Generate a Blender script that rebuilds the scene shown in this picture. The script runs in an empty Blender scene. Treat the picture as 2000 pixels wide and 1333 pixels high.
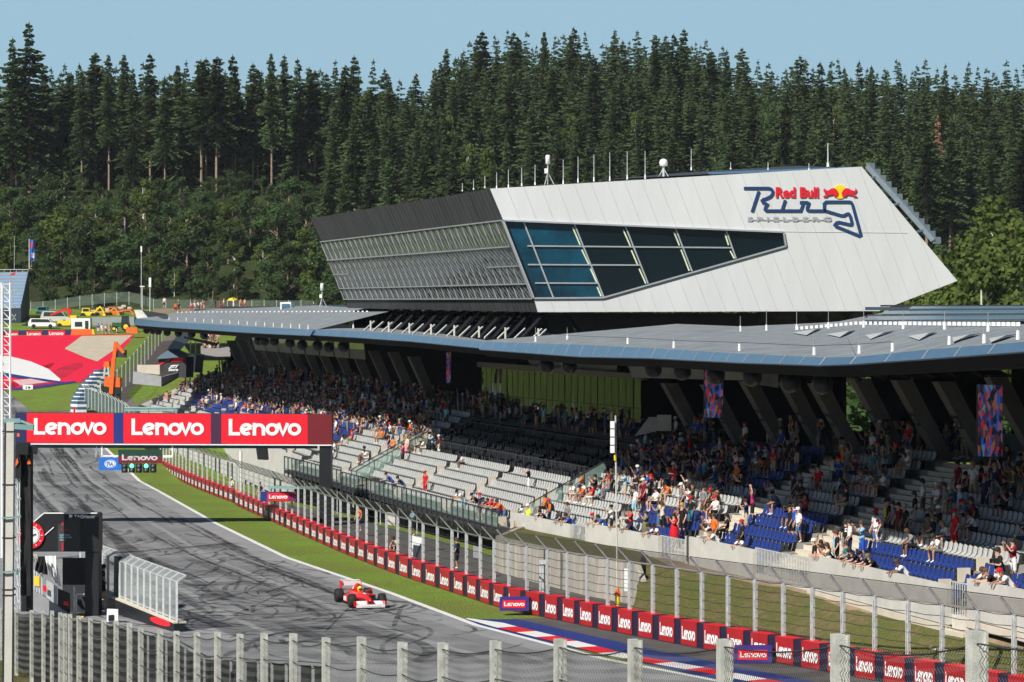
import bpy, bmesh, math, random
from mathutils import Vector, Matrix, noise
rnd = random.Random(11)
SC = bpy.context.scene
COL = SC.collection
rad = math.radians
V = Vector

# ------------------------------------------------------------------ camera, sky, sun, exposure
CAMH, FPX, HZ = 12.0, 5000.0, 700.0          # eye height, focal length and horizon row measured on the photograph
cam = bpy.data.cameras.new('camera'); camo = bpy.data.objects.new('camera', cam); COL.objects.link(camo)
camo.location = (0, 0, CAMH); camo.rotation_euler = (rad(90), 0, 0)
cam.sensor_width = 36; cam.lens = 90; cam.shift_y = (HZ-666.5)/2000
cam.clip_start = 0.5; cam.clip_end = 6000
SC.camera = camo
SUN_AZ, SUN_EL = 217, 40                      # compass angle clockwise from +Y, elevation
w = bpy.data.worlds.new('World'); SC.world = w; w.use_nodes = True
nt = w.node_tree; bg = nt.nodes['Background']
sky = nt.nodes.new('ShaderNodeTexSky'); sky.sky_type = 'NISHITA'; sky.sun_disc = False
sky.sun_elevation = rad(SUN_EL); sky.sun_rotation = rad(SUN_AZ); sky.altitude = 700
sky.air_density = .75; sky.dust_density = .25; sky.ozone_density = 2.0
nt.links.new(sky.outputs[0], bg.inputs[0]); bg.inputs[1].default_value = 0.05
sl = bpy.data.lights.new('sun', 'SUN'); sl.energy = 5.0; sl.angle = rad(0.5); sl.color = (1, .955, .87)
so = bpy.data.objects.new('sun', sl); COL.objects.link(so)
sdir = V((math.sin(rad(SUN_AZ))*math.cos(rad(SUN_EL)), math.cos(rad(SUN_AZ))*math.cos(rad(SUN_EL)), math.sin(rad(SUN_EL))))
so.rotation_euler = sdir.to_track_quat('Z', 'Y').to_euler(); so.location = sdir*200
SC.view_settings.view_transform = 'Standard'; SC.view_settings.look = 'None'
SC.view_settings.exposure = 0.18; SC.view_settings.gamma = 1
try:
    SC.cycles.max_bounces = 6; SC.cycles.transparent_max_bounces = 24
except Exception: pass

def P(px, py, Y): return V(((px-1000)*Y/FPX, Y, CAMH-(py-HZ)*Y/FPX))
def G(px, py, z=0.0): return P(px, py, (CAMH-z)*FPX/(py-HZ))
def lerp(a, b, t): return a+(b-a)*t
def pw(x, nodes):
    if x <= nodes[0][0]: return nodes[0][1]
    for (a, b), (c, d) in zip(nodes, nodes[1:]):
        if x <= c: return b+(d-b)*(x-a)/(c-a)
    return nodes[-1][1]

# ------------------------------------------------------------------ materials
MATS = {}
def mat(name, col, rough=.6, metal=0., spec=.4, var=.12, vscale=2., bump=0., bscale=30., emit=0., alpha=1., randobj=0., trans=0., col2=None, tscale=(1,1,1)):
    if name in MATS: return MATS[name]
    m = bpy.data.materials.new(name); m.use_nodes = True; t = m.node_tree; N = t.nodes; L = t.links
    b = N['Principled BSDF']; b.inputs['Roughness'].default_value = rough; b.inputs['Metallic'].default_value = metal
    b.inputs['Specular IOR Level'].default_value = spec
    c = tuple(col)+(1,)
    b.inputs['Base Color'].default_value = c
    tc = N.new('ShaderNodeTexCoord'); mp = N.new('ShaderNodeMapping'); mp.inputs['Scale'].default_value = tscale
    L.new(tc.outputs['Object'], mp.inputs[0])
    if var > 0 or col2:
        n = N.new('ShaderNodeTexNoise'); n.inputs['Scale'].default_value = vscale; n.inputs['Detail'].default_value = 5; n.inputs['Roughness'].default_value = .65
        L.new(mp.outputs[0], n.inputs['Vector'])
        r = N.new('ShaderNodeValToRGB'); r.color_ramp.elements[0].position = .32; r.color_ramp.elements[1].position = .68
        d = tuple(x*(1-var) for x in col); u = tuple(min(1, x*(1+var)) for x in col)
        if col2: d, u = col, col2
        r.color_ramp.elements[0].color = d+(1,) if isinstance(d, tuple) else tuple(d)+(1,)
        r.color_ramp.elements[1].color = tuple(u)+(1,)
        L.new(n.outputs['Fac'], r.inputs[0]); out = r.outputs[0]
        if randobj > 0:
            oi = N.new('ShaderNodeObjectInfo'); hs = N.new('ShaderNodeHueSaturation')
            mr = N.new('ShaderNodeMapRange'); mr.inputs['To Min'].default_value = 1-randobj; mr.inputs['To Max'].default_value = 1+randobj
            mh = N.new('ShaderNodeMapRange'); mh.inputs['To Min'].default_value = .5-.035*randobj; mh.inputs['To Max'].default_value = .5+.02*randobj
            L.new(oi.outputs['Random'], mr.inputs[0]); L.new(oi.outputs['Random'], mh.inputs[0])
            L.new(mr.outputs[0], hs.inputs['Value']); L.new(mh.outputs[0], hs.inputs['Hue']); L.new(out, hs.inputs['Color']); out = hs.outputs[0]
        L.new(out, b.inputs['Base Color'])
    if bump > 0:
        n2 = N.new('ShaderNodeTexNoise'); n2.inputs['Scale'].default_value = bscale; n2.inputs['Detail'].default_value = 4
        L.new(mp.outputs[0], n2.inputs['Vector'])
        bp = N.new('ShaderNodeBump'); bp.inputs['Strength'].default_value = bump; bp.inputs['Distance'].default_value = .05
        L.new(n2.outputs['Fac'], bp.inputs['Height']); L.new(bp.outputs[0], b.inputs['Normal'])
    if emit > 0:
        b.inputs['Emission Color'].default_value = c; b.inputs['Emission Strength'].default_value = emit
    if trans > 0: b.inputs['Transmission Weight'].default_value = trans
    if alpha < 1:
        b.inputs['Alpha'].default_value = alpha
    MATS[name] = m
    return m

# ------------------------------------------------------------------ mesh builder
ROOT = {}                                     # thing -> its matrix
def rootmat(o):
    while o is not None:
        if o.name in ROOT: return ROOT[o.name]
        o = o.parent
    return Matrix.Identity(4)
class MB:
    def __init__(s): s.v = []; s.f = []; s.m = []
    def add(s, vs, fs, m=0):
        k = len(s.v); s.v += [tuple(x) for x in vs]; s.f += [tuple(i+k for i in f) for f in fs]; s.m += [m]*len(fs); return s
    def quad(s, a, b, c, d, m=0): return s.add([a, b, c, d], [(0, 1, 2, 3)], m)
    def box(s, c, size, rz=0., m=0, rot=None):
        M = rot.to_4x4() if rot else Matrix.Rotation(rz, 4, 'Z'); c = V(c); x, y, z = (d/2 for d in size)
        p = [c+(M @ V(q)) for q in ((-x,-y,-z),(x,-y,-z),(x,y,-z),(-x,y,-z),(-x,-y,z),(x,-y,z),(x,y,z),(-x,y,z))]
        return s.add(p, [(3,2,1,0),(4,5,6,7),(0,1,5,4),(1,2,6,5),(2,3,7,6),(3,0,4,7)], m)
    def beam(s, a, b, wd, h, m=0, up=(0,0,1)):
        a = V(a); b = V(b); d = (b-a).normalized(); u = V(up)
        if abs(d.dot(u)) > .97: u = V((0, 1, 0)) if abs(d.y) < .9 else V((1, 0, 0))
        r = d.cross(u).normalized(); u = r.cross(d)
        o = [r*(-wd/2)-u*(h/2), r*(wd/2)-u*(h/2), r*(wd/2)+u*(h/2), r*(-wd/2)+u*(h/2)]
        return s.add([a+q for q in o]+[b+q for q in o], [(3,2,1,0),(4,5,6,7),(0,1,5,4),(1,2,6,5),(2,3,7,6),(3,0,4,7)], m)
    def tube(s, a, b, r0, r1=None, n=6, m=0, cap=True):
        r1 = r0 if r1 is None else r1; a = V(a); b = V(b); d = (b-a).normalized()
        u = V((0,0,1)) if abs(d.z) < .9 else V((1,0,0)); r = d.cross(u).normalized(); u = r.cross(d)
        vs = []
        for q, rr in ((a, r0), (b, r1)):
            for i in range(n):
                t = 2*math.pi*i/n; vs.append(q+(r*math.cos(t)+u*math.sin(t))*rr)
        fs = [(i, (i+1) % n, n+(i+1) % n, n+i) for i in range(n)]
        if cap: fs += [tuple(range(n-1, -1, -1)), tuple(range(n, 2*n))]
        return s.add(vs, fs, m)
    def path(s, pts, r, n=5, m=0):
        for a, b in zip(pts, pts[1:]): s.tube(a, b, r, r, n, m, False)
        return s
    def prism(s, pts, off, m=0, mside=None):
        n = len(pts); pts = [V(p) for p in pts]; off = V(off)
        s.add(pts+[p+off for p in pts], [tuple(range(n)), tuple(range(2*n-1, n-1, -1))], m)
        k = len(s.v)-2*n
        for i in range(n):
            s.f.append((k+i, k+n+i, k+n+(i+1) % n, k+(i+1) % n)); s.m.append(m if mside is None else mside)
        return s
    def lathe(s, prof, c, n=16, m=0, axis='Z'):
        c = V(c); k = len(prof); vs = []
        for (r, h) in prof:
            for i in range(n):
                t = 2*math.pi*i/n; x, y = r*math.cos(t), r*math.sin(t)
                vs.append(c+{'Z': V((x, y, h)), 'X': V((h, x, y)), 'Y': V((y, h, x))}[axis])
        fs = [(j*n+i, j*n+(i+1) % n, (j+1)*n+(i+1) % n, (j+1)*n+i) for j in range(k-1) for i in range(n)]
        fs += [tuple(range(n-1, -1, -1)), tuple(range((k-1)*n, k*n))]
        return s.add(vs, fs, m)
    def mesh(s, name, mats, smooth=False, M=None):
        me = bpy.data.meshes.new(name)
        vs = [M @ V(p) for p in s.v] if M is not None else s.v
        me.from_pydata([tuple(p) for p in vs], [], s.f)
        for x in mats: me.materials.append(x)
        if len(mats) > 1: me.polygons.foreach_set('material_index', s.m)
        if smooth: me.polygons.foreach_set('use_smooth', [True]*len(me.polygons))
        me.update(); return me
    def build(s, name, mats, parent=None, smooth=False, bevel=0.):
        if not isinstance(mats, (list, tuple)): mats = [mats]
        M = rootmat(parent).inverted() if parent is not None else None
        o = bpy.data.objects.new(name, s.mesh(name, mats, smooth, M)); COL.objects.link(o)
        if parent is not None: o.parent = parent
        if bevel > 0:
            b = o.modifiers.new('bevel', 'BEVEL'); b.width = bevel; b.segments = 2; b.limit_method = 'ANGLE'
        return o
def tag(o, label=None, cat=None, group=None, kind=None):
    if label: o['label'] = label
    if cat: o['category'] = cat
    if group: o['group'] = group
    if kind: o['kind'] = kind
    return o
def thing(name, label, cat, loc=(0,0,0), rz=0., group=None):
    o = bpy.data.objects.new(name, None); COL.objects.link(o); o.location = loc; o.rotation_euler = (0,0,rz)
    o.empty_display_size = .3
    ROOT[o.name] = Matrix.Translation(V(loc)) @ Matrix.Rotation(rz, 4, 'Z')
    return tag(o, label, cat, group)
def inst(name, me, parent, M=None):           # a copy of a part mesh in its thing's own space
    o = bpy.data.objects.new(name, me); COL.objects.link(o); o.parent = parent
    if M is not None: o.matrix_local = M
    return o
def struct(o): return tag(o, kind='structure')

# flat lettering made of thick strokes (heavy rounded sans), 2-D: list of polylines + width
def arc(cx, cy, r, a0, a1, n=14, ry=None):
    ry = r if ry is None else ry
    return [(cx+r*math.cos(rad(a0+(a1-a0)*i/n)), cy+ry*math.sin(rad(a0+(a1-a0)*i/n))) for i in range(n+1)]
def stroke_mesh(mb, lines, wd, T, th=.0, m=0):
    # T maps (x, y, lift) to a 3-D point
    T0 = T
    for li, ln in enumerate(lines):
        T = (lambda x, y, l, q=li: T0(x, y, l+.003*q))
        closed = abs(ln[0][0]-ln[-1][0])+abs(ln[0][1]-ln[-1][1]) < 1e-6
        pts = [V((a, b)) for a, b in (ln[:-1] if closed else ln)]; n = len(pts); Ls = []; Rs = []
        for i in range(n):
            p = pts[i]
            a = pts[i-1] if (i > 0 or closed) else None
            b = pts[(i+1) % n] if (i < n-1 or closed) else None
            if a is None: d = (b-p).normalized(); nn = V((-d.y, d.x)); k = 1
            elif b is None: d = (p-a).normalized(); nn = V((-d.y, d.x)); k = 1
            else:
                d1 = (p-a).normalized(); d2 = (b-p).normalized(); n1 = V((-d1.y, d1.x)); n2 = V((-d2.y, d2.x))
                nn = (n1+n2); nn = nn.normalized() if nn.length > 1e-6 else n1; k = min(1.6, 1/max(.3, nn.dot(n1)))
            Ls.append(p+nn*wd/2*k); Rs.append(p-nn*wd/2*k)
        rng = range(n if closed else n-1)
        for i in rng:
            j = (i+1) % n
            q = [Ls[i], Rs[i], Rs[j], Ls[j]]
            if th > 0: 
                top = [T(a.x, a.y, th) for a in q]; bot = [T(a.x, a.y, 0) for a in q]
                mb.add(top+bot, [(0,1,2,3), (0,3,7,4), (1,5,6,2), (0,4,5,1), (3,2,6,7)], m)
            else: mb.add([T(a.x, a.y, 0) for a in q], [(0,1,2,3)], m)
    return mb
# the six-letter word on the advertising boards; cap height 1, drawn from x = 0 to about 4.3
def word_lines():
    r = .285; c = .285+.1; out = []
    out.append([(.11, 1.03), (.11, .11), (.66, .11)])                               # L
    x = 1.03; out.append(arc(x, c, r, -50, -335, 18)); out.append([(x-r*.95, c-.09), (x+r*.97, c+.10)])   # e with its tilted bar
    x = 1.60; out.append([(x-.12, .0), (x-.12, .78)]); out.append([(x-.12, .40)]+arc(x+.14, .40, .26, 165, 0, 10)+[(x+.40, .0)])  # n
    x = 2.50; out.append(arc(x, c, r, 0, 360, 22))                                  # o
    x = 3.07; out.append([(x-.22, .77), (x+.05, .08), (x+.32, .77)])                # v
    x = 3.78; out.append(arc(x, c, r, 0, 360, 22))                                  # o
    return out
WORD = word_lines(); WORDW = 4.17
def word(mb, T, th=0., m=0, wd=.2): return stroke_mesh(mb, WORD, wd, T, th, m)
def font_mesh(txt, size=1., bold=.0, name='lettering'):
    c = bpy.data.curves.new('tmp', 'FONT'); c.body = txt; c.size = size; c.offset = bold; c.fill_mode = 'FRONT'; c.resolution_u = 3
    o = bpy.data.objects.new('tmp', c); COL.objects.link(o)
    dg = bpy.context.evaluated_depsgraph_get(); me = bpy.data.meshes.new_from_object(o.evaluated_get(dg)); me.name = name
    bpy.data.objects.remove(o); bpy.data.curves.remove(c)
    return me
def add_text(mb, txt, T, height, x0=0, width=None, bold=.02, m=0):
    # T(x, y): text plane to 3-D; height = cap height
    me = font_mesh(txt, 1., bold); vs = [v.co for v in me.vertices]
    if not vs: return mb
    x1 = min(v.x for v in vs); x2 = max(v.x for v in vs); k = height/.72
    kx = k if width is None else width/(x2-x1)
    mb.add([T(x0+(v.x-x1)*kx, v.y*k) for v in vs], [tuple(p.vertices) for p in me.polygons], m)
    bpy.data.meshes.remove(me); return mb
# ------------------------------------------------------------------ shared materials
ASPH = mat('asphalt', (.275,.28,.288), .85, var=.16, vscale=.35, bump=.3, bscale=40)
ASPH2 = mat('dark_asphalt', (.085,.083,.08), .9, var=.2, vscale=.5, bump=.3, bscale=30)
WHITEP = mat('white_paint', (.80,.80,.78), .55, var=.06, vscale=1.5)
REDP = mat('red_paint', (.72,.012,.022), .5, var=.07, vscale=.6)
BLUEP = mat('blue_paint', (.012,.035,.20), .6, var=.15, vscale=.8)
NAVY = mat('navy_vinyl', (.018,.022,.10), .5, var=.06)
PLUM = mat('plum_vinyl', (.055,.02,.06), .5, var=.06)
MAROON = mat('maroon_vinyl', (.17,.012,.02), .5, var=.08)
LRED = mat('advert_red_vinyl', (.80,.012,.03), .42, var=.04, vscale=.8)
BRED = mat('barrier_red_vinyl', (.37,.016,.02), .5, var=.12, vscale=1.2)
WTXT = mat('white_lettering', (.85,.85,.85), .5, var=.02)
STEEL = mat('galvanised_steel', (.56,.59,.60), .5, metal=.15, var=.18, vscale=6)
GPOST = mat('weathered_zinc', (.54,.545,.51), .55, metal=.15, var=.22, vscale=5, bump=.2, bscale=60)
WIRE = mat('fence_wire', (.055,.06,.06), .6, metal=.3, var=.15)
WIREL = mat('bright_wire', (.30,.32,.32), .5, metal=.4, var=.2, vscale=.7)
CONC = mat('concrete', (.29,.28,.26), .85, var=.12, vscale=.7, bump=.25, bscale=20)
CONCL = mat('pale_concrete', (.56,.55,.51), .85, var=.10, vscale=.8, bump=.2, bscale=15)
CONCW = mat('cream_concrete', (.62,.56,.46), .85, var=.10, vscale=.9)
CONCR = mat('board_marked_concrete', (.36,.335,.29), .9, var=.34, vscale=.9, bump=.3, bscale=12, tscale=(3,3,.35))
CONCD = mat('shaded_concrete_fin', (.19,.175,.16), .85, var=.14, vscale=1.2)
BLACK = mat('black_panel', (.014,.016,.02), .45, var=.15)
BLACKF = mat('black_fabric', (.018,.018,.02), .9, var=.3, vscale=3, bump=.4, bscale=8)
DGREY = mat('dark_grey_metal', (.05,.053,.06), .5, metal=.3, var=.15)
MIDG = mat('mid_grey_panel', (.30,.31,.32), .6, var=.1)
TEAL = mat('green_grey_pipe', (.22,.36,.35), .45, metal=.2, var=.1)
ORANGE = mat('orange_paint', (.82,.14,.02), .5, var=.06)
YELLOW = mat('yellow_paint', (.85,.62,.03), .5, var=.05)
RUBBER = mat('tyre_rubber', (.016,.016,.017), .75, var=.1)
GLASSD = mat('dark_window_glass', (.012,.02,.025), .04, spec=.9, var=0)
PANE = mat('green_glass', (.35,.50,.44), .08, spec=.6, var=.05, alpha=.45)
MESHP = mat('fine_wire_mesh', (.42,.46,.46), .6, metal=.2, var=.05, alpha=.5)
MESHD = mat('dark_debris_netting', (.16,.18,.18), .7, var=.1, alpha=.5)

def grass_mat(name, a, b, c):
    m = bpy.data.materials.new(name); m.use_nodes = True; t = m.node_tree; N = t.nodes; L = t.links; bs = N['Principled BSDF']
    bs.inputs['Roughness'].default_value = .9; bs.inputs['Specular IOR Level'].default_value = .15
    tc = N.new('ShaderNodeTexCoord')
    n1 = N.new('ShaderNodeTexNoise'); n1.inputs['Scale'].default_value = .16; n1.inputs['Detail'].default_value = 8; n1.inputs['Roughness'].default_value = .75
    n2 = N.new('ShaderNodeTexNoise'); n2.inputs['Scale'].default_value = 3.; n2.inputs['Detail'].default_value = 4
    mx = N.new('ShaderNodeMath'); mx.operation = 'MULTIPLY_ADD'; mx.inputs[1].default_value = .45
    L.new(tc.outputs['Object'], n1.inputs[0]); L.new(tc.outputs['Object'], n2.inputs[0])
    ad = N.new('ShaderNodeMath'); ad.operation = 'MULTIPLY'; ad.inputs[1].default_value = .6
    L.new(n1.outputs['Fac'], ad.inputs[0]); L.new(n2.outputs['Fac'], mx.inputs[0]); L.new(ad.outputs[0], mx.inputs[2])
    r = N.new('ShaderNodeValToRGB'); e = r.color_ramp.elements; e[0].position = .40; e[0].color = a+(1,); e[1].position = .68; e[1].color = c+(1,)
    q = r.color_ramp.elements.new(.53); q.color = b+(1,)
    L.new(mx.outputs[0], r.inputs[0]); L.new(r.outputs[0], bs.inputs['Base Color'])
    n3 = N.new('ShaderNodeTexNoise'); n3.inputs['Scale'].default_value = 9.; n3.inputs['Detail'].default_value = 3; L.new(tc.outputs['Object'], n3.inputs[0])
    bp = N.new('ShaderNodeBump'); bp.inputs['Strength'].default_value = .9; bp.inputs['Distance'].default_value = .25
    L.new(n3.outputs['Fac'], bp.inputs['Height']); L.new(bp.outputs[0], bs.inputs['Normal'])
    return m
GRASS = grass_mat('mown_grass', (.21,.195,.06), (.175,.265,.04), (.23,.375,.05))
GRASSDRY = grass_mat('dry_bank_grass', (.23,.165,.095), (.14,.14,.045), (.10,.15,.03))
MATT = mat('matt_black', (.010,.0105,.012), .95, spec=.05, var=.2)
FLOOR = grass_mat('forest_floor', (.03,.03,.015), (.04,.055,.018), (.06,.085,.025))
DIRT = mat('worn_earth', (.27,.20,.13), .95, var=.25, vscale=.8, bump=.4, bscale=6)
GRAVEL = mat('gravel', (.50,.44,.34), .95, var=.12, vscale=.6, bump=.4, bscale=8)

# ------------------------------------------------------------------ terrain
YN = [-40, 60, 120, 180, 250, 300, 340, 370, 450, 520]
ZN = [0, 0, 0, 0, 0, 2, 5.5, 9, 16.3, 22]
LEFT = list(zip(YN, ZN))
def terr(x, y):
    z = pw(y, LEFT)
    if y > 520:
        zl = pw(y, [(520,22),(600,51),(640,56),(760,54),(1500,40)])
        zr = pw(y, [(520,22),(600,47),(650,65),(700,75),(780,76),(1500,60)])
        zm = pw(y, [(520,22),(600,47),(650,60),(700,65),(780,64),(1500,55)])
        px = 1000+x*FPX/y
        t = max(0, min(1, (px-740)/230)); t = t*t*(3-2*t)
        u = max(0, min(1, (px-1330)/200)); u = u*u*(3-2*u)
        z = lerp(lerp(zl, zr, t), zm, u)
        z += 1.6*noise.noise(V((x*.02, y*.02, 3)))*min(1, (y-520)/40)
    return z
mb = MB()
ys = YN+[540+i*20 for i in range(0, 16)]+[900, 1050, 1300, 1700, 2600]
xs = [-1500, -900, -600, -450]+[-360+20*i for i in range(37)]+[450, 600, 900, 1500]
for y in ys:
    for x in xs: mb.v.append((x, y, terr(x, y)))
nx = len(xs)
for j in range(len(ys)-1):
    for i in range(nx-1):
        k = j*nx+i; mb.f.append((k, k+1, k+nx+1, k+nx)); mb.m.append(1 if ys[j] >= 520 else 0)
struct(mb.build('ground', [GRASS, FLOOR]))

# hillside on the infield, out of the picture to the left: what the glazing mirrors
hl = MB(); HX = [-130,-170,-230,-320,-480]; HY = list(range(-260, 330, 30))
for y in HY:
    for i, x in enumerate(HX): hl.v.append((x-.12*max(0, y), y, (-.2, 9, 22, 30, 20)[i]*(1+.15*noise.noise(V((x*.01, y*.012, 5))))))
hl.f = [(j*5+i, (j+1)*5+i, (j+1)*5+i+1, j*5+i+1) for j in range(len(HY)-1) for i in range(4)]; hl.m = [0]*len(hl.f)
struct(hl.build('hill', FLOOR, None, True))
def drape(name, poly, lift, m, mats=None, kind='structure'):
    bm = bmesh.new(); vs = [bm.verts.new((p[0], p[1], 0)) for p in poly]; bm.faces.new(vs)
    bmesh.ops.triangulate(bm, faces=bm.faces[:])
    for y in YN[1:]:
        bmesh.ops.bisect_plane(bm, geom=bm.verts[:]+bm.edges[:]+bm.faces[:], plane_co=(0, y, 0), plane_no=(0, 1, 0), dist=1e-5)
    for v in bm.verts: v.co.z = terr(v.co.x, v.co.y)+lift
    bmesh.ops.recalc_face_normals(bm, faces=bm.faces[:])
    for f in bm.faces:
        if f.normal.z < 0: f.normal_flip()
    me = bpy.data.meshes.new(name); bm.to_mesh(me); bm.free(); me.materials.append(m)
    o = bpy.data.objects.new(name, me); COL.objects.link(o); tag(o, kind=kind); return o
def GT(px, py):                               # where the sight line of a photo point meets the left terrain
    lo, hi = 20., 700.
    for _ in range(60):
        mid = (lo+hi)/2; q = P(px, py, mid)
        if q.z > terr(q.x, mid): lo = mid
        else: hi = mid
    return P(px, py, (lo+hi)/2)

# right-hand white line of the main straight (photo points on the flat ground)
LINE = [G(*p) for p in ((1700,1390),(1371,1325),(1180,1288),(1082,1262),(930,1222),(760,1158),(560,1090),(420,1022),(310,960),(146,873))]
LINE = [LINE[0]+V((18,-26,0)), LINE[0]+V((6.5,-10,0))]+LINE
far = LINE[-1]+V((-12, 38, 0)); 
ROADR = [(p.x+.15, p.y) for p in LINE]+[(GT(63,800).x, GT(63,800).y), (GT(19,771).x, GT(19,771).y)]
ROADL = [(-86, 376), (-79, 330), (-70, 250), (-58, 180), (-48, 120), (-34, 60), (-10, -20)]
drape('track', ROADR+ROADL, .012, ASPH)
def strip(name, pts, w0, w1, lift, m, kind='structure'):
    n = len(pts); L_ = []; R_ = []
    for i in range(n):
        d = (V(pts[min(i+1, n-1)])-V(pts[max(i-1, 0)])); d.z = 0; d.normalize(); nn = V((-d.y, d.x, 0))
        L_.append(V(pts[i])+nn*w0); R_.append(V(pts[i])+nn*w1)
    return drape(name, [(p.x, p.y) for p in L_]+[(p.x, p.y) for p in reversed(R_)], lift, m, kind=kind)
strip('edge_line', LINE, -.17, .17, .020, WHITEP)
# kerb on the exit: red and white blocks with a blue strip beside it
kp = [G(*p) for p in ((905,1210),(960,1226),(1082,1256),(1180,1282),(1371,1316),(1700,1380))]+[LINE[1]+V((.9,0,0)), LINE[0]+V((.9,0,0))]
mb = MB(); dist = 0; q = []
for a, b in zip(kp, kp[1:]):
    n = max(1, int((b-a).length/.4))
    for i in range(n): q.append(a.lerp(b, i/n))
q.append(kp[-1])
for i in range(len(q)-1):
    d = (q[i+1]-q[i]).normalized(); nn = V((d.y, -d.x, 0)); nn = nn if nn.x > 0 else -nn
    def wdt(k): return min(.95, .12+k*.14)
    t = q[i].y; s0, s1 = i, i+1
    a0 = q[i]+nn*(.1); a1 = q[i+1]+nn*.1; b0 = q[i]+nn*(.1+wdt(i)); b1 = q[i+1]+nn*(.1+wdt(i+1))
    up = V((0,0,.045)); lo_ = V((0,0,.03))
    col = 0 if i < 7 else (1 if (i//5) % 2 == 0 else 0)
    mb.quad(a0+lo_, a1+lo_, b1+up, b0+up, col); mb.quad(b0+up, b1+up, b1+nn*.02, b0+nn*.02, col)
struct(mb.build('kerb', [WHITEP, REDP]))
W0 = [(890,1210),(1010,1210),(1110,1232),(1260,1266),(1450,1305),(1760,1365),(1760,1398),(1371,1322),(1082,1258)]
drape('runoff_blue', [tuple(G(*p).xy) for p in W0], .008, BLUEP)
W1 = [(1000,1209),(1076,1207),(1180,1230),(1340,1260),(1640,1315),(2000,1385),(2100,1420),(1760,1400),(1450,1306),(1260,1267),(1110,1233)]
drape('runoff_asphalt', [tuple(G(*p).xy) for p in W1], .005, ASPH2)
# faint painted grid lines across the straight
gl = MB()
for (a, b) in (((96,893),(170,893)),((93,940),(252,938)),((196,1011),(372,1006))):
    A, B = G(*a), G(*b); gl.quad(A+V((0,0,.018)), B+V((0,0,.018)), B+V((0,.28,.018)), A+V((0,.28,.018)))
struct(gl.build('grid_line', mat('worn_white_paint', (.42,.42,.41), .7, var=.2)))

# black rubber left on the road: long launch streaks, doughnuts and squiggles, thin ribbons 4 mm above the asphalt
TYRE = bpy.data.materials.new('tyre_rubber_marks'); TYRE.use_nodes = True
t = TYRE.node_tree; N = t.nodes; L = t.links; b = N['Principled BSDF']; b.inputs['Base Color'].default_value = (.035,.035,.038,1); b.inputs['Roughness'].default_value = .75
tc = N.new('ShaderNodeTexCoord'); n = N.new('ShaderNodeTexNoise'); n.inputs['Scale'].default_value = .9; n.inputs['Detail'].default_value = 6
r = N.new('ShaderNodeValToRGB'); r.color_ramp.elements[0].position = .35; r.color_ramp.elements[0].color = (.05,.05,.05,1); r.color_ramp.elements[1].position = .7; r.color_ramp.elements[1].color = (.68,.68,.68,1)
L.new(tc.outputs['Object'], n.inputs[0]); L.new(n.outputs['Fac'], r.inputs[0]); L.new(r.outputs[0], b.inputs['Alpha'])
tm = MB(); lay = [0]
def ribbon(pts, wd):
    lay[0] = (lay[0]+1) % 9; z = .024+.0015*lay[0]; pts = [V((p[0], p[1], 0)) for p in pts]; n = len(pts); o = []
    for i in range(n):
        d = (pts[min(i+1, n-1)]-pts[max(i-1, 0)]); d.normalize(); nn = V((-d.y, d.x, 0)); k = wd*(.35 if i in (0, n-1) else 1)/2
        A_, B_ = pts[i]+nn*k, pts[i]-nn*k; o.append((V((A_.x, A_.y, z+terr(A_.x, A_.y))), V((B_.x, B_.y, z+terr(B_.x, B_.y)))))
    for a, c in zip(o, o[1:]): tm.quad(a[0], a[1], c[1], c[0])
def poly_px(*pp): return [G(*p) for p in pp]
def smooth(pts, k=6):
    out = []
    for i in range(len(pts)-1):
        p0 = pts[max(i-1, 0)]; p1 = pts[i]; p2 = pts[i+1]; p3 = pts[min(i+2, len(pts)-1)]
        for j in range(k):
            s = j/k; out.append(.5*((2*p1)+(p2-p0)*s+(2*p0-5*p1+4*p2-p3)*s*s+(3*p1-p0-3*p2+p3)*s**3))
    return out+[pts[-1]]
# broad rubbered lanes, then the racing-start streaks running with the track
RUBB = TYRE.copy(); RUBB.name = 'rubbered_lane'; RUBB.node_tree.nodes['Noise Texture'].inputs['Scale'].default_value = .12
for q in RUBB.node_tree.nodes:
    if q.type == 'VALTORGB': q.color_ramp.elements[0].color = (.02,.02,.02,1); q.color_ramp.elements[1].color = (.34,.34,.34,1)
keep = tm; tm = MB()
def right_edge(y): return pw(-y, sorted((-p.y, p.x) for p in LINE))
for o_, wd in ((-3.6,1.6),(-5.6,1.5),(-9.2,1.7),(-11.4,1.6),(-7.4,3.2),(-2.2,1.2)): ribbon([V((right_edge(y)+o_, y, -.008)) for y in range(394, 94, -6)], wd)
struct(tm.build('rubbered_lane', RUBB)); tm = keep
def right_edge(y): return pw(-y, sorted((-p.y, p.x) for p in LINE))
for off0, y0, y1, wd, reps in ((-3.4,345,150,.42,12),(-5.6,340,160,.42,12),(-9.0,300,150,.5,12),(-11.2,290,150,.45,10),(-7.4,330,185,.3,5),(-2.3,250,140,.25,7)):
    for k in range(reps):
        ya = rnd.uniform(y0, y1); l = rnd.uniform(12, 60); o = off0+rnd.gauss(0, .45); ph = rnd.uniform(0, 6); am = rnd.uniform(0, .35)
        pts = [V((right_edge(ya-l*i/10)+o+am*math.sin(ph+i*.55), ya-l*i/10, 0)) for i in range(11) if ya-l*i/10 > 118]
        if len(pts) > 3: ribbon(pts, wd*rnd.uniform(.4, 1.2))
for _ in range(46):                            # short launch marks by each grid slot
    y = rnd.uniform(150, 320); x = right_edge(y)-rnd.uniform(1.5, 12.5); l = rnd.uniform(3, 12); sk = rnd.uniform(-.35, .45)
    ribbon(smooth([V((x, y, 0)), V((x+(.25+sk*.5)*l*.5, y-l*.5, 0)), V((x+(.25+sk)*l, y-l, 0))], 4), rnd.uniform(.18, .4))
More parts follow.
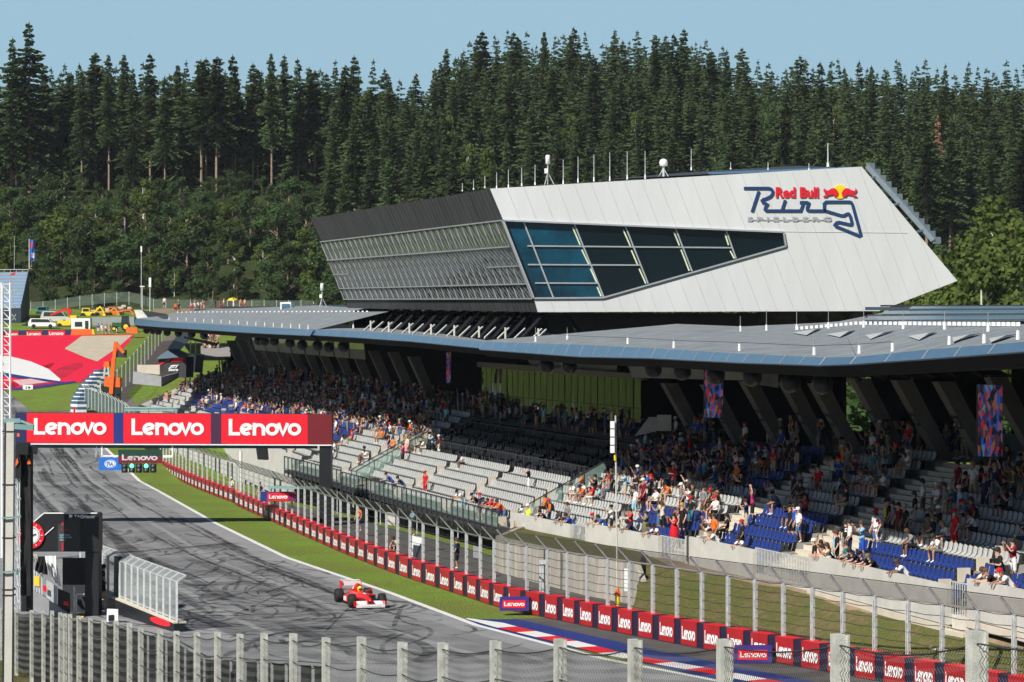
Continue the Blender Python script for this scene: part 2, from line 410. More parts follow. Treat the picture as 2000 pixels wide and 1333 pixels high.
def arcribbon(c, r, a0, a1, wd, ry=None, rot=0):
    ry = r if ry is None else ry; pts = []
    for i in range(25):
        a = rad(a0+(a1-a0)*i/24); x, y = r*math.cos(a), ry*math.sin(a); pts.append(V((c.x+x*math.cos(rot)-y*math.sin(rot), c.y+x*math.sin(rot)+y*math.cos(rot), 0)))
    pts = [p for p in pts if p.x < right_edge(p.y)-.3]
    if len(pts) > 5: ribbon(pts, wd)
for c, n in ((G(560,1190), 9), (G(470,1150), 8), (G(690,1225), 8), (G(400,1190), 7), (G(800,1240), 5), (G(610,1150), 6), (G(330,1120), 5), (G(540,1235), 6)):
    for k in range(n):
        a0 = rnd.uniform(0, 360); cc = c+V((rnd.gauss(0, 2.2), rnd.gauss(0, 5), 0)); rr = rnd.uniform(2.2, 6.0)
        arcribbon(cc, rr, a0, a0+rnd.uniform(55, 170), rnd.uniform(.12, .34), rr*rnd.uniform(1.0, 2.4), rnd.uniform(-.5, .7))
arcribbon(G(690,1275), 3.1, -40, 150, .55, 6.); arcribbon(G(560,1290), 2.6, 10, 170, .5, 6.5); arcribbon(G(640,1262), 3.4, 60, 200, .35, 7); arcribbon(G(585,1185), 5.2, -95, 60, .3, 4.2, .3); arcribbon(G(600,1190), 6.0, -120, 40, .28, 4.8, .3); arcribbon(G(460,1210), 4.0, 100, 250, .45, 5)
for (x0, y0, x1, y1, n) in ((330,1050,620,1128,26), (230,1060,640,1150,30), (420,1130,860,1210,26), (210,1090,420,1190,16)):   # fast hooks along the edge
    for k in range(n):
        q = rnd.random(); c = G(lerp(x0, x1, q)+rnd.gauss(0, 30), lerp(y0, y1, q)+rnd.gauss(0, 8)); a = rnd.uniform(0, 360)
        arcribbon(c, rnd.uniform(.9, 2.4), a, a+rnd.uniform(50, 130), rnd.uniform(.08, .18), rnd.uniform(1.5, 5), rnd.uniform(-.3, .5))
for k in range(110):                           # crossing slides
    c = G(rnd.uniform(230, 860), rnd.uniform(1085, 1240)); a = rnd.uniform(-.35, .45)+(0 if rnd.random() < .75 else 1.3); l = rnd.uniform(2, 9); d = V((math.cos(a), math.sin(a)*1.6, 0))
    if c.x+abs(d.x)*l*.5 > right_edge(c.y)-.6: continue
    ribbon(smooth([c-d*l*.5, c+V((0, rnd.gauss(0, .7), 0)), c+d*l*.5], 4), rnd.uniform(.08, .24))
struct(tm.build('tyre_marks', TYRE))

# pale evening sky standing far behind the hills
m = MB(); n = 24
for i in range(n+1):
    a = rad(-34+68*i/n); m.v += [(4200*math.sin(a), 4200*math.cos(a), -150), (4200*math.sin(a), 4200*math.cos(a), 1500)]
m.f = [(2*i, 2*i+2, 2*i+3, 2*i+1) for i in range(n)]; m.m = [0]*n
SKM = bpy.data.materials.new('clear_sky'); SKM.use_nodes = True; q = SKM.node_tree.nodes; q.remove(q['Principled BSDF']); em = q.new('ShaderNodeEmission'); em.inputs[0].default_value = (.345,.545,.68,1); em.inputs[1].default_value = .88; SKM.node_tree.links.new(em.outputs[0], q['Material Output'].inputs[0])
struct(m.build('sky', SKM))
# ------------------------------------------------------------------ forest
SPR = mat('spruce_needles', (.028,.050,.024), .8, spec=.12, col2=(.105,.150,.055), vscale=1.1, randobj=.28)
SPR.node_tree.nodes['Principled BSDF'].inputs['Subsurface Weight'].default_value = 0
BARK = mat('pale_bark', (.30,.22,.16), .9, var=.25, vscale=1.5)
BIRCHB = mat('birch_bark', (.62,.60,.54), .8, var=.2, vscale=2)
LEAFA = mat('broad_leaves', (.036,.072,.028), .7, spec=.2, col2=(.100,.160,.050), vscale=1.2, randobj=.30)
LEAFB = mat('light_leaves', (.055,.095,.02), .7, spec=.2, col2=(.16,.21,.045), vscale=1.2, randobj=.25)
LEAFD = mat('dark_oak_leaves', (.016,.036,.018), .7, spec=.2, col2=(.045,.075,.03), vscale=1.0, randobj=.2)
DEADN = mat('dead_needles', (.16,.09,.05), .9, spec=.1, col2=(.30,.17,.10), vscale=1.2)
def translucent(m, k):
    t = m.node_tree; N = t.nodes; L = t.links; b = N['Principled BSDF']; src = b.inputs['Base Color'].links[0].from_socket; tr = N.new('ShaderNodeBsdfTranslucent'); L.new(src, tr.inputs['Color']); mx = N.new('ShaderNodeMixShader'); mx.inputs[0].default_value = k
    o = N['Material Output']; L.new(b.outputs[0], mx.inputs[1]); L.new(tr.outputs[0], mx.inputs[2]); L.new(mx.outputs[0], o.inputs[0])
translucent(SPR, .36); translucent(LEAFA, .46); translucent(LEAFB, .42); translucent(LEAFD, .35)
def spruce_meshes(seed, H=30., R0=3.4, t0=.2, dens=1.0, needles=SPR, bare=False):
    r = random.Random(seed); c = MB(); tk = MB()
    lean = r.uniform(-.25, .25)
    def axis(z): return V((lean*(z/H)**2, 0, z))
    for i in range(6): tk.tube(axis(H*i/6.2), axis(H*(i+1)/6.2), .30*(1-i/6.4), .30*(1-(i+1)/6.4), 6, 0, False)
    n = int(46*dens); ph = r.uniform(0, 6)
    for i in range(n):
        t = t0+(1-t0)*(i/n)**.92; z = H*t; u = (1-t)/(1-t0)
        Lb = R0*1.12*(u**.8)*r.uniform(.62, 1.25)*(1+.28*math.sin(i*.55+ph*3))+.22
        nb = 7 if u > .25 else 5
        for k in range(nb):
            if r.random() < .14+.25*max(0, math.sin(i*.4+k*1.9+ph)): continue
            a = ph+i*2.4+k*2*math.pi/nb+r.uniform(-.3, .3); L1 = Lb*r.uniform(.65, 1.15); dr = lerp(.05, -.55, min(1, u*1.3))+r.uniform(-.15, .12)
            d = V((math.cos(a), math.sin(a), 0)); s = V((-math.sin(a), math.cos(a), 0)); p0 = axis(z+r.uniform(-.42,.42))
            nseg = 2 if bare else max(2, int(L1/.62))
            if bare: 
                c.tube(p0, p0+d*L1+V((0,0,dr*L1*.8)), .05, .015, 3, 0, False)
            for j in range(nseg):
                f = (j+.35)/nseg; q = p0+d*(L1*f)+V((0, 0, dr*L1*f+.10*L1*f*f)); wd = (.30+.62*(1-f))*r.uniform(.6, 1.25)*min(1, .4+L1/2.2); ln = L1/nseg*1.25
                if bare: wd *= .3
                for sg in (-1, 1):
                    tip = q+d*(ln*.8)+s*(sg*wd)+V((0,0,-.30*wd-r.uniform(0, .35)))
                    c.add([q-d*(ln*.2), q+d*(ln*.7)+V((0,0,r.uniform(-.05,.12))), tip, q+s*(sg*wd*.8)+V((0,0,-.25-r.uniform(0,.3)))], [(0,1,2,3)])
    for k in range(4):
        a = k*1.57; c.add([axis(H*.965), axis(H*1.012), axis(H*.95)+V((math.cos(a)*.28, math.sin(a)*.28, 0))], [(0,1,2)])
    return c.mesh('crown', [needles]), tk.mesh('trunk', [BARK])
def leafy_meshes(seed, H=12., Rc=4., clumps=16, leaf=.42, per=95, foliage=None, bark=None, tall=1.0, trunkh=.35):
    r = random.Random(seed); c = MB(); tk = MB()
    top = V((r.uniform(-.4, .4), r.uniform(-.4, .4), H*.82)); mid = V((r.uniform(-.3, .3), r.uniform(-.2, .2), H*trunkh))
    tk.tube((0,0,-.3), mid, .022*H, .016*H, 6, 0, False); tk.tube(mid, top, .016*H, .004*H, 5, 0, False)
    for k in range(clumps):
        u = r.random(); z = lerp(H*trunkh*.8, H*.93, u); rr = Rc*math.sin(math.pi*min(1, max(.08, (z/H-trunkh*.55)/(1.0-trunkh*.5))))**.7
        a = r.uniform(0, 6.28); q = rr*math.sqrt(r.random())*.85; cc = V((q*math.cos(a), q*math.sin(a), z)); cr = r.uniform(.22, .40)*Rc
        tk.tube(V((0, 0, max(H*trunkh*.7, z-cr*1.5))), cc, .006*H, .002*H, 4, 0, False)
        for j in range(per):
            d = V((r.gauss(0,1), r.gauss(0,1), r.gauss(0,.8*tall))).normalized()*cr*(r.random()**.4); p = cc+d
            nrm = (d.normalized()+V((r.uniform(-.8,.8), r.uniform(-.8,.8), r.uniform(-.3,1)))).normalized(); x = nrm.orthogonal().normalized(); y = nrm.cross(x); l = leaf*r.uniform(.6, 1.3); th = r.uniform(0, 6.28)
            x, y = x*math.cos(th)+y*math.sin(th), y*math.cos(th)-x*math.sin(th)
            c.add([p-x*l*.6, p+y*l*.42, p+x*l*.6, p-y*l*.42-nrm*.1*l], [(0,1,2,3)])
    return c.mesh('crown', [foliage or LEAFA]), tk.mesh('trunk', [bark or BARK])
def plant(name, label, cat, group, ms, loc, s=1., sz=None, rz=None):
    o = thing(name, label, cat, loc, 0, group); o.rotation_euler.z = rnd.uniform(0, 6.28) if rz is None else rz
    o.scale = (s, s, sz or s); inst('trunk', ms[1], o); inst('crown', ms[0], o); return o
SPM = [spruce_meshes(100+i, 30, rr, t0) for i, (rr, t0) in enumerate(((4.3,.10),(4.0,.30),(5.0,.08),(3.4,.20),(4.6,.42),(4.1,.06),(3.3,.36),(5.4,.16)))]
TF = 'spruces of the hillside forest'
cnt = 0
def put_spruce(px, Y, h, label='dark spruce standing close among the spruces of the forest on the hill', group=TF, ms=None):
    x = (px-1000)*Y/FPX; s = h/30
    return plant('spruce_tree', label, 'tree', group, ms or SPM[rnd.choice((1,4,6,1,4,3,0)) if px < 700 and Y > 596 else rnd.randrange(8)], (x, Y, terr(x, Y)-.3), s*rnd.uniform(.82, 1.25), s)
for Y, x0, x1, st in ((605,-30,650,46),(624,-20,700,48),(534,655,1000,54),(556,640,1010,56),(556,1560,2060,50),(580,640,2060,52),(608,660,2060,50),(636,690,2060,50),(664,760,1600,48),(690,860,1460,46)):
    px = x0+rnd.uniform(0, 20)
    while px < x1:
        hh = rnd.uniform(21, 31)
        if Y > 600 and px < 700: hh = rnd.uniform(26.5, 33.5)
        if Y == 636 and px > 1450 : hh = rnd.uniform(22, 29)
        if not (85 < px < 118 and Y < 630): put_spruce(px, Y+rnd.uniform(-9, 9), hh); cnt += 1
        px += st*rnd.uniform(.62, 1.4)
put_spruce(22, 598, 37, 'spruce rising above the left edge of the skyline, the lower of a tall pair', None)
put_spruce(58, 600, 40, 'tallest spruce, towering over the skyline at the far left', None)
MIXED = []
wood = MB(); wtr = [spruce_meshes(300+i, 30, rr, .08, .62) for i, rr in enumerate((4.6,5.2,4.2))]
def put_wood(px, Y, h):
    x = (px-1000)*Y/FPX; k = h/30; me = wtr[rnd.randrange(3)][0]; a = rnd.uniform(0, 6.28); M = Matrix.Translation((x, Y, terr(x, Y)-.3)) @ Matrix.Rotation(a, 4, 'Z') @ Matrix.Diagonal((k*rnd.uniform(.95,1.2), k*1.05, k, 1)); wood.add([M @ v.co for v in me.vertices], [tuple(p.vertices) for p in me.polygons])
for Y, x0, x1, st, h0, h1 in ((634,-20,700,34,26,31),(644,100,740,30,27,31.5),(664,100,780,30,27,32),(650,700,2060,40,20,27),(622,680,2060,40,18,25),(595,660,2060,42,16,23),(568,650,2060,42,14,21),(545,640,1010,42,13,20),(680,820,2060,24,23,28),(700,860,1420,22,23,27.5),(652,-20,700,34,25,31),(636,640,2060,34,18,26),(664,760,2060,30,22,28),(608,650,2060,36,17,24),(582,650,2060,38,15,22),(690,1380,2060,26,20,25)):
    px = x0
    while px < x1: put_wood(px+rnd.uniform(-12, 12), Y+rnd.uniform(-6, 6), rnd.uniform(h0, h1)); px += st
for Y in (548, 585, 625):
    px = -1750
    while px < -60: put_wood(px, Y+rnd.uniform(-8, 8), rnd.uniform(22, 30)); px += rnd.uniform(45, 80)
tag(wood.build('far_spruce_wood', SPR), kind='stuff')
for k in range(34):
    px = rnd.uniform(640, 2040); Y = rnd.uniform(548, 650); x = (px-1000)*Y/FPX
    MIXED.append((px, Y, x))
ds = spruce_meshes(400, 30, 2.6, .25, .8, DEADN, True)
put_spruce(1832, 590, 25, 'dying spruce with bare rust brown branches above the green forest', None, ds)
LM = [leafy_meshes(500+i, 12, rc, cl, .44, 115, foliage=f, bark=bk, trunkh=th) for i, (rc, cl, f, bk, th) in enumerate(((4.2,26,LEAFA,None,.08),(3.6,22,LEAFA,None,.06),(4.6,30,LEAFA,None,.10),(2.8,16,LEAFB,BIRCHB,.25),(4.0,26,LEAFB,None,.08)))]
OM = [leafy_meshes(520+i, 16, rc, cl, .5, 100, LEAFD) for i, (rc, cl) in enumerate(((6.,20),(5.,18),(6.5,24)))]
for px, Y, x in MIXED: plant('leafy_tree', 'paler broadleaf tree scattered among the spruces of the hillside', 'tree', 'broadleaf trees among the spruces', LM[rnd.choice((0,1,3,4))], (x, Y, terr(x, Y)-.3), rnd.uniform(.85, 1.15), rnd.uniform(1.3, 2.0))
for Y, x0, x1, st, h0, h1 in ((592,-20,640,44,4,7),(578,-20,660,40,6,11),(564,-20,690,42,8,12),(548,-10,700,42,9,14),(533,60,700,40,9,16),(524,70,700,42,6,11)):
    px = x0+rnd.uniform(0, 25)
    while px < x1:
        h = rnd.uniform(h0, h1); k = rnd.choice((0,0,1,1,2,2,3,4)); y = Y+rnd.uniform(-6, 6); x = (px-1000)*y/FPX
        plant(('birch_tree' if k == 3 else 'leafy_tree'), ('slim pale green birch with a white trunk below the spruces' if k == 3 else 'bright green young broadleaf tree on the slope below the spruces' if k == 4 else 'dense green broadleaf tree on the slope below the spruces'), 'tree',
              'birches below the spruces' if k == 3 else 'bright broadleaf trees below the spruces' if k == 4 else 'dense broadleaf trees below the spruces', LM[k], (x, y, terr(x, y)-.3), h/12*rnd.uniform(.9, 1.2), h/12)
        px += st*rnd.uniform(.6, 1.4)
for Y, st, h0, h1 in ((500,50,10,15),(470,54,10,14),(430,60,8,12),(392,64,7,10)):
    px = 655 if Y > 400 else 1080
    while px < 2050:
        h = rnd.uniform(h0, h1); k = rnd.choice((0,1,2,2)); y = Y+rnd.uniform(-9, 9); x = (px-1000)*y/FPX
        plant('leafy_tree', 'dense green broadleaf tree in the wooded strip behind the grandstand roof', 'tree', 'broadleaf trees behind the grandstand', LM[k], (x, y, terr(x, y)-.3), h/12*rnd.uniform(1.0, 1.3), h/12); px += st*rnd.uniform(.7, 1.3)
for px, Y, h in ((1540,182,11),(1575,196,12.5),(1612,178,11.5),(1640,200,13.5),(1668,186,13),(1695,178,12.5),(1728,198,13),(1765,188,12),(1650,225,14),(1690,230,14.5),(1600,230,14),(1950,150,9),(1990,160,10)):
    x = (px-1000)*Y/FPX; plant('leafy_tree', 'sunny bushy tree seen through the gap between the grandstand fins', 'tree', 'bushy trees behind the fins', LM[rnd.choice((0,2,4))], (x, Y, terr(x, Y)-.3), h/12*1.25, h/12)
for px, Y, h in ((1520,690,17),(1580,700,19),(1625,700,18),(1672,690,16),(1545,670,15),(1905,660,19),(1940,665,17),(1985,660,16),(690,655,26),(735,655,25)):
    x = (px-1000)*Y/FPX; plant('broadleaf_tree', 'round dark broadleaf tree breaking the spruce skyline', 'tree', 'round broadleaf trees on the skyline', OM[rnd.randrange(3)], (x, Y, terr(x, Y)-.3), h/16, h/16)
for i, (px, Y, h) in enumerate(((1835,330,16),(1875,310,18),(1925,300,22),(1965,320,24),(2005,300,23),(1900,345,22),(1985,350,26),(1780,345,13),(1725,350,12),(2050,330,25),(1850,360,19),(1940,370,27),(1690,350,11.5),(1755,365,13),(1815,372,17))):
    x = (px-1000)*Y/FPX; plant('leafy_tree', 'sunny light green broadleaf tree rising just behind the right grandstand roof', 'tree', 'light green trees behind the grandstand', LM[3 if i % 3 else 4], (x, Y, terr(x, Y)-.3+1), h/12*.95, h/12)
# ------------------------------------------------------------------ barrier along the straight, with its advertising panels
WL = [G(*p) for p in ((307,917),(380,953),(459,984))]
WL2 = [G(*p) for p in ((459,987),(520,1014),(591,1046),(680,1085),(780,1124),(900,1163),(985,1190),(1075,1209),(1180,1231),(1340,1262),(1500,1292),(1640,1318),(1800,1347),(2000,1384),(2150,1412))]
def resample(pts, step):
    out = [pts[0].copy()]; acc = 0.
    for a, b in zip(pts, pts[1:]):
        l = (b-a).length; s = step-acc
        while s <= l: out.append(a.lerp(b, s/l)); s += step
        acc = l-(s-step)
    return out
def nrm2(d): d = V((d.x, d.y, 0)).normalized(); return V((-d.y, d.x, 0))   # left of the direction
bar = thing('track_barrier', 'long low barrier wrapped in red advertising panels along the grass verge', 'barrier', tuple(WL2[4]))
WH = 1.05
npan = 0
for pts in (smooth(WL, 8), smooth(WL2, 8)):
    cw = MB()
    for a, b in zip(pts, pts[1:]):
        nn = nrm2(b-a); nn = nn if nn.x < 0 else -nn
        a2, b2 = a-nn*.55, b-nn*.55; u = V((0,0,WH))
        cw.quad(a, b, b+u, a+u); cw.quad(a+u, b+u, b2+u, a2+u); cw.quad(b2, a2, a2+u, b2+u)
    a, b = pts[0], pts[1]; nn = nrm2(b-a); nn = nn if nn.x < 0 else -nn; cw.quad(a, a-nn*.55, a-nn*.55+V((0,0,WH)), a+V((0,0,WH)))
    a, b = pts[-1], pts[-2]; nn = nrm2(b-a); nn = nn if nn.x < 0 else -nn; cw.quad(a, a-nn*.55, a-nn*.55+V((0,0,WH)), a+V((0,0,WH)))
    cw.build('barrier_wall', mat('barrier_dark_vinyl', (.018,.018,.045), .5, var=.1), bar)
for pts in (smooth(WL, 8), smooth(WL2, 8)):
    q = resample(pts, .05); qq = [q[0]]; acc = 0.; prev_ = q[0]
    for p in q[1:]:
        acc += (p-prev_).length; prev_ = p
        if acc >= pw(-p.y, [(-135,2.85),(-116,1.75)]): qq.append(p); acc = 0.
    for a, b in zip(qq, qq[1:]):
        PL_ = (b-a).length
        nn = nrm2(b-a); nn = nn if nn.x < 0 else -nn
        d = (b-a).normalized(); A = a+d*PL_*.13+nn*.03; B = a+d*PL_*.83+nn*.03; npan += 1
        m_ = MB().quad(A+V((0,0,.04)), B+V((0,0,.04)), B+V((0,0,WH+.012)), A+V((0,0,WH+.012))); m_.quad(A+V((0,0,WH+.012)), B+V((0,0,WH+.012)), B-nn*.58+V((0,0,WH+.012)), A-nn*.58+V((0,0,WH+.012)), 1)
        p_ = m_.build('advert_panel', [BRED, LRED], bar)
        k = PL_*.6/WORDW
        wm = MB(); word(wm, lambda x, y, l: A+d*(PL_*.05+x*k)+V((0,0,.27+y*.52))+nn*(.006+l), wd=.215)
        wm.build('lettering', WTXT, p_)
end = MB(); e = WL[-1]; end.box(e+V((.3,-.1,.55)), (.5,.5,1.1)); end.build('end_pad', ORANGE, bar)

# ------------------------------------------------------------------ debris fence on the barrier: every post its own part
fen = thing('debris_fence', 'tall steel debris fence with bent post tops behind the advertising barrier', 'fence', tuple(WL2[5]))
fp = MB(); 
def fence_run(pts, step, H, h2=.95, z0=0., netting=False, back=.35):
    q0 = resample(pts, .05); q = [q0[0]]; acc = 0.; prev_ = q0[0]
    for p in q0[1:]:
        acc += (p-prev_).length; prev_ = p
        if acc >= pw(-p.y, [(-135,step),(-116,step*.68)]): q.append(p); acc = 0.
    tops = []; tips = []
    for i, a in enumerate(q):
        d = (q[min(i+1, len(q)-1)]-q[max(i-1, 0)]).normalized(); nn = nrm2(d); nn = nn if nn.x < 0 else -nn
        p = a-nn*back+V((0,0,z0)); t = p+V((0,0,H)); tip = t+nn*.62+V((0,0,h2*.72)); m = MB()
        m.beam(p-d*.06, t-d*.06, .03, .13, 0, tuple(nn)); m.beam(p+d*.06, t+d*.06, .03, .13, 0, tuple(nn))
        k = int(H/.32)
        for j in range(k):                      # lattice web
            s = -1 if j % 2 else 1; m.beam(p+d*.055*s+V((0,0,H*j/k)), p-d*.055*s+V((0,0,H*(j+1)/k)), .03, .03, 0, tuple(nn))
        m.beam(t, tip, .09, .06); m.build('post', STEEL, fen); tops.append(t); tips.append(tip)
    c = MB(); nt_ = MB()
    for (t0, p0), (t1, p1) in zip(zip(tops, tips), zip(tops[1:], tips[1:])):
        for j in range(8):
            u = V((0,0,-H*j/8.2)); mid = (t0+t1)/2+u-V((0,0,.05)); c.tube(t0+u, mid, .014, .014, 4, 0, False); c.tube(mid, t1+u, .014, .014, 4, 0, False)
        c.tube(p0, p1, .018, .018, 4, 0, False); c.tube(t0+V((0,0,.03)), t1+V((0,0,.03)), .035, .035, 4, 1, False)
        nt_.quad(t0, t1, p1-V((0,0,.03)), p0-V((0,0,.03)))
    c.build('cable', [WIRE, CONCL], fen); nt_.build('overhang_netting', MESHD, fen)
W2s = smooth(WL2, 8)
fence_run(smooth(WL, 8), 3.6, 3.3); fence_run(W2s, 2.9, 3.1)
gatep = MB(); e = WL[-1]+V((.6,-1.2,0)); gatep.tube(e, e+V((0,0,4.4)), .12, .12, 8); gatep.build('gate_post', WHITEP, fen)

# ------------------------------------------------------------------ grandstand
class Block:
    def __init__(s, px0, Y0, z0, px1, Y1, z1, rows=12, seat=None, wall=True, name=''):
        s.a = V(((px0-1000)*Y0/FPX, Y0, z0)); s.b = V(((px1-1000)*Y1/FPX, Y1, z1)); s.rows = rows; s.name = name; s.wall = wall
        s.px0, s.px1 = px0, px1
        d = s.b-s.a; s.L = V((d.x, d.y, 0)).length; s.d = V((d.x, d.y, 0))/s.L; s.n = V((-s.d.y, s.d.x, 0))
        if s.n.x < 0: s.n = -s.n                # into the stand
    def pt(s, u, off, dz=0):                    # u along the front in metres, off = depth into the stand
        z = lerp(s.a.z, s.b.z, u/s.L); p = s.a+s.d*u+s.n*off; return V((p.x, p.y, z+dz))
TR, RI = .8, .42
def FY(px): return pw(px, [(270,325),(560,215),(700,193),(1000,155),(1044,150),(1148,141.5),(1345,127.5),(1587,112),(1857,97),(2050,89),(2300,80)])
BL = []
for px0, px1, z0, z1, rows, nm in ((270,345,4.9,4.5,12,'far'),(347,440,4.3,3.9,12,'far'),(442,574,3.7,3.0,12,'far'),(576,688,2.75,2.35,12,'middle'),(691,1000,2.25,1.62,6,'middle'),
                                   (1003,1118,1.65,1.6,12,'near'),(1150,1290,1.86,1.82,12,'near'),(1346,1476,2.1,2.05,12,'near'),(1588,1857,2.38,2.36,12,'near'),(1899,2310,2.75,2.7,12,'near')):
    BL.append(Block(px0, FY(px0), z0, px1, FY(px1), z1, rows, name=nm))
GA = [(BL[5].b, BL[6].a), (BL[6].b, BL[7].a), (BL[7].b, BL[8].a), (BL[8].b, BL[9].a)]
stand = thing('grandstand', 'long covered grandstand with concrete tiers, blue and white seats and slanted concrete fins', 'grandstand', tuple(BL[6].a))
SEATW = mat('white_seat_plastic', (.46,.47,.46), .45, var=.10); SEATB = mat('blue_seat_plastic', (.016,.042,.22), .45, var=.10)
SEATN = mat('navy_seat_plastic', (.02,.04,.11), .4, var=.1)
SEATK = mat('black_seat_plastic', (.014,.016,.02), .5, spec=.25, var=.1)
# one seat shell, local: x along the row, y into the stand, z up
def seat_mb(mb, M, m=0):
    prof = [(.02,.40),(.16,.385),(.34,.40),(.40,.52),(.46,.80)]; vs = []
    for (y, z) in prof:
        for x, dz in ((-.21,.03),(0,0),(.21,.03)): vs.append(M @ V((x, y+(.04 if x else 0)*(z > .45), z+dz*(z < .45))))
    vs.append(M @ V((0,.475,.86)))
    fs = [(3*j+i, 3*j+i+1, 3*j+i+4, 3*j+i+3) for j in range(4) for i in range(2)]+[(12,13,15),(13,14,15)]
    mb.add(vs, fs, m); mb.add([M @ V(p) for p in ((-.2,.05,.0),(.2,.05,.0),(.2,.05,.40),(-.2,.05,.40))], [(0,1,2,3)], 2)
    return mb
seat_me = {}
for k, mm in ((0, SEATW), (1, SEATB)): seat_me[k] = seat_mb(MB(), Matrix.Identity(4)).mesh('seat', [mm, mm, DGREY])
st_mb = MB(); seats_mb = MB(); near_seats = []
def seat_color(bi, row, px):
    if bi == 9: return 1 if row <= 1 or (row == 2 and px < 1880) else 0
    if bi == 8: return 1 if row <= 2 else (1 if row == 3 and px < 1700 else 0)
    if bi == 7: return 1 if row <= 4 else 0
    if bi == 6: return (1 if (px > 1235 and row <= 3) else 0) if row < 7 else 1
    if bi == 5: return 0 if row < 8 else 1
    if bi in (0, 1, 2): return 1 if 2 < row < 7 and px > 370 else 0
    return 0
wallm = MB(); allseats = []
for bi, B in enumerate(BL):
    n0 = 0
    # connecting stepped aisle: extend the concrete across to the next block
    for r in range(B.rows):
        o0 = TR*r; z = RI*r
        ue0, ue1 = (-.35, B.L+.35)
        st_mb.quad(B.pt(ue0, o0, z), B.pt(ue1, o0, z), B.pt(ue1, o0+TR, z), B.pt(ue0, o0+TR, z))
        st_mb.quad(B.pt(ue0, o0+TR, z), B.pt(ue1, o0+TR, z), B.pt(ue1, o0+TR, z+RI), B.pt(ue0, o0+TR, z+RI))
        n = int((B.L-.4)/.5)
        for i in range(n):
            u = .3+i*.5; p = B.pt(u, o0+.28, z)
            if i % 26 == 25 or i % 26 == 24: continue              # gangways
            px = 1000+p.x*FPX/p.y
            if bi == 4 and r == 0 and px < 730: continue
            c = seat_color(bi, r, px); M = Matrix.Translation(p) @ Matrix(((B.d.x, B.n.x, 0, 0), (B.d.y, B.n.y, 0, 0), (0, 0, 1, 0), (0, 0, 0, 1)))
            allseats.append((p.y, c, M, px))
    w0 = B.pt(0, B.rows*TR, B.rows*RI)
    # gangway steps and their end blocks
    n = int((B.L-.4)/.5)
    for r in range(B.rows-1):
        for i in range(24, n, 26):
            u = .3+i*.5+.25; p = B.pt(u, TR*r+.6, RI*r+.1)
            st_mb.box(p, (.9, .4, .2), math.atan2(B.d.y, B.d.x)); st_mb.box(B.pt(u-.55, TR*r+.35, RI*r+.27), (.14, .5, .55), math.atan2(B.d.y, B.d.x), 1)
allseats.sort(key=lambda s: s[0])
vis = [s for s in allseats if -20 < s[3] < 2020]; hid = [s for s in allseats if not -20 < s[3] < 2020]
for s in vis[:100]:
    inst('seat', seat_me[s[1]], stand, ROOT[stand.name].inverted() @ s[2])
for s in vis[100:]+hid: seat_mb(seats_mb, s[2], s[1])
so_ = seats_mb.build('seats', [SEATW, SEATB, DGREY], stand); tag(so_, kind='stuff')
# aisles between the near blocks: stepped concrete filling
for i in range(len(BL)-1):
    A, C = BL[i], BL[i+1]; rws = 12 if i == 3 else min(A.rows, C.rows)
    for r in range(rws*2):
        o, z = TR*r/2, RI*r/2-.03; p, q = A.pt(A.L, o, z), C.pt(0, o, z); p1, q1 = A.pt(A.L, o+TR/2, z), C.pt(0, o+TR/2, z); zm = min(p.z, q.z) if i >= 5 else None
        if zm is not None: p.z = q.z = p1.z = q1.z = zm
        u = V((0,0,RI/2)); st_mb.quad(p, q, q1, p1, 1); st_mb.quad(p1, q1, q1+u, p1+u, 1); 
        if r == 0: st_mb.quad(p-V((0,0,1.6)), q-V((0,0,1.6)), q, p, 1)
st_mb.build('tier', [CONC, CONCW], stand)
# front walls
for bi, B in enumerate(BL):
    fw = MB()
    if bi >= 5:
        for (o, z1, z0, th, m) in ((0., 1.05, -.45, .18, 0), (-.05, -.49, -.75, .2, 1)):
            A, C = B.pt(-.1, -o-.02, z1), B.pt(B.L+.1, -o-.02, z1)
            pts = [B.pt(-.1, o, z0), B.pt(B.L+.1, o, z0), B.pt(B.L+.1, o, z1), B.pt(-.1, o, z1)]
            fw.prism(pts, -B.n*th, m)
        fw.prism([B.pt(-.1, .03, -.50), B.pt(B.L+.1, .03, -.50), B.pt(B.L+.1, .03, -.44), B.pt(-.1, .03, -.44)], -B.n*.12, 2)
        fw.prism([B.pt(-.1, -.10, -.80), B.pt(B.L+.1, -.10, -.80), B.pt(B.L+.1, -.10, -.5), B.pt(-.1, -.10, -.5)], -B.n*.1, 1)
    elif bi <= 2:
        fw.prism([B.pt(-.2, 0, -3), B.pt(B.L+.2, 0, -3), B.pt(B.L+.2, 0, .95), B.pt(-.2, 0, .95)], -B.n*.18, 0)
        if bi == 0: fw.prism([B.pt(-.25, 0, -3), B.pt(-.25, 10, 1), B.pt(-.25, 10, 5.6), B.pt(-.25, 0, 1.0)], -B.d*.2, 0)
    if fw.v: fw.build('front_wall', [CONCL, CONCW, BLACK], stand)
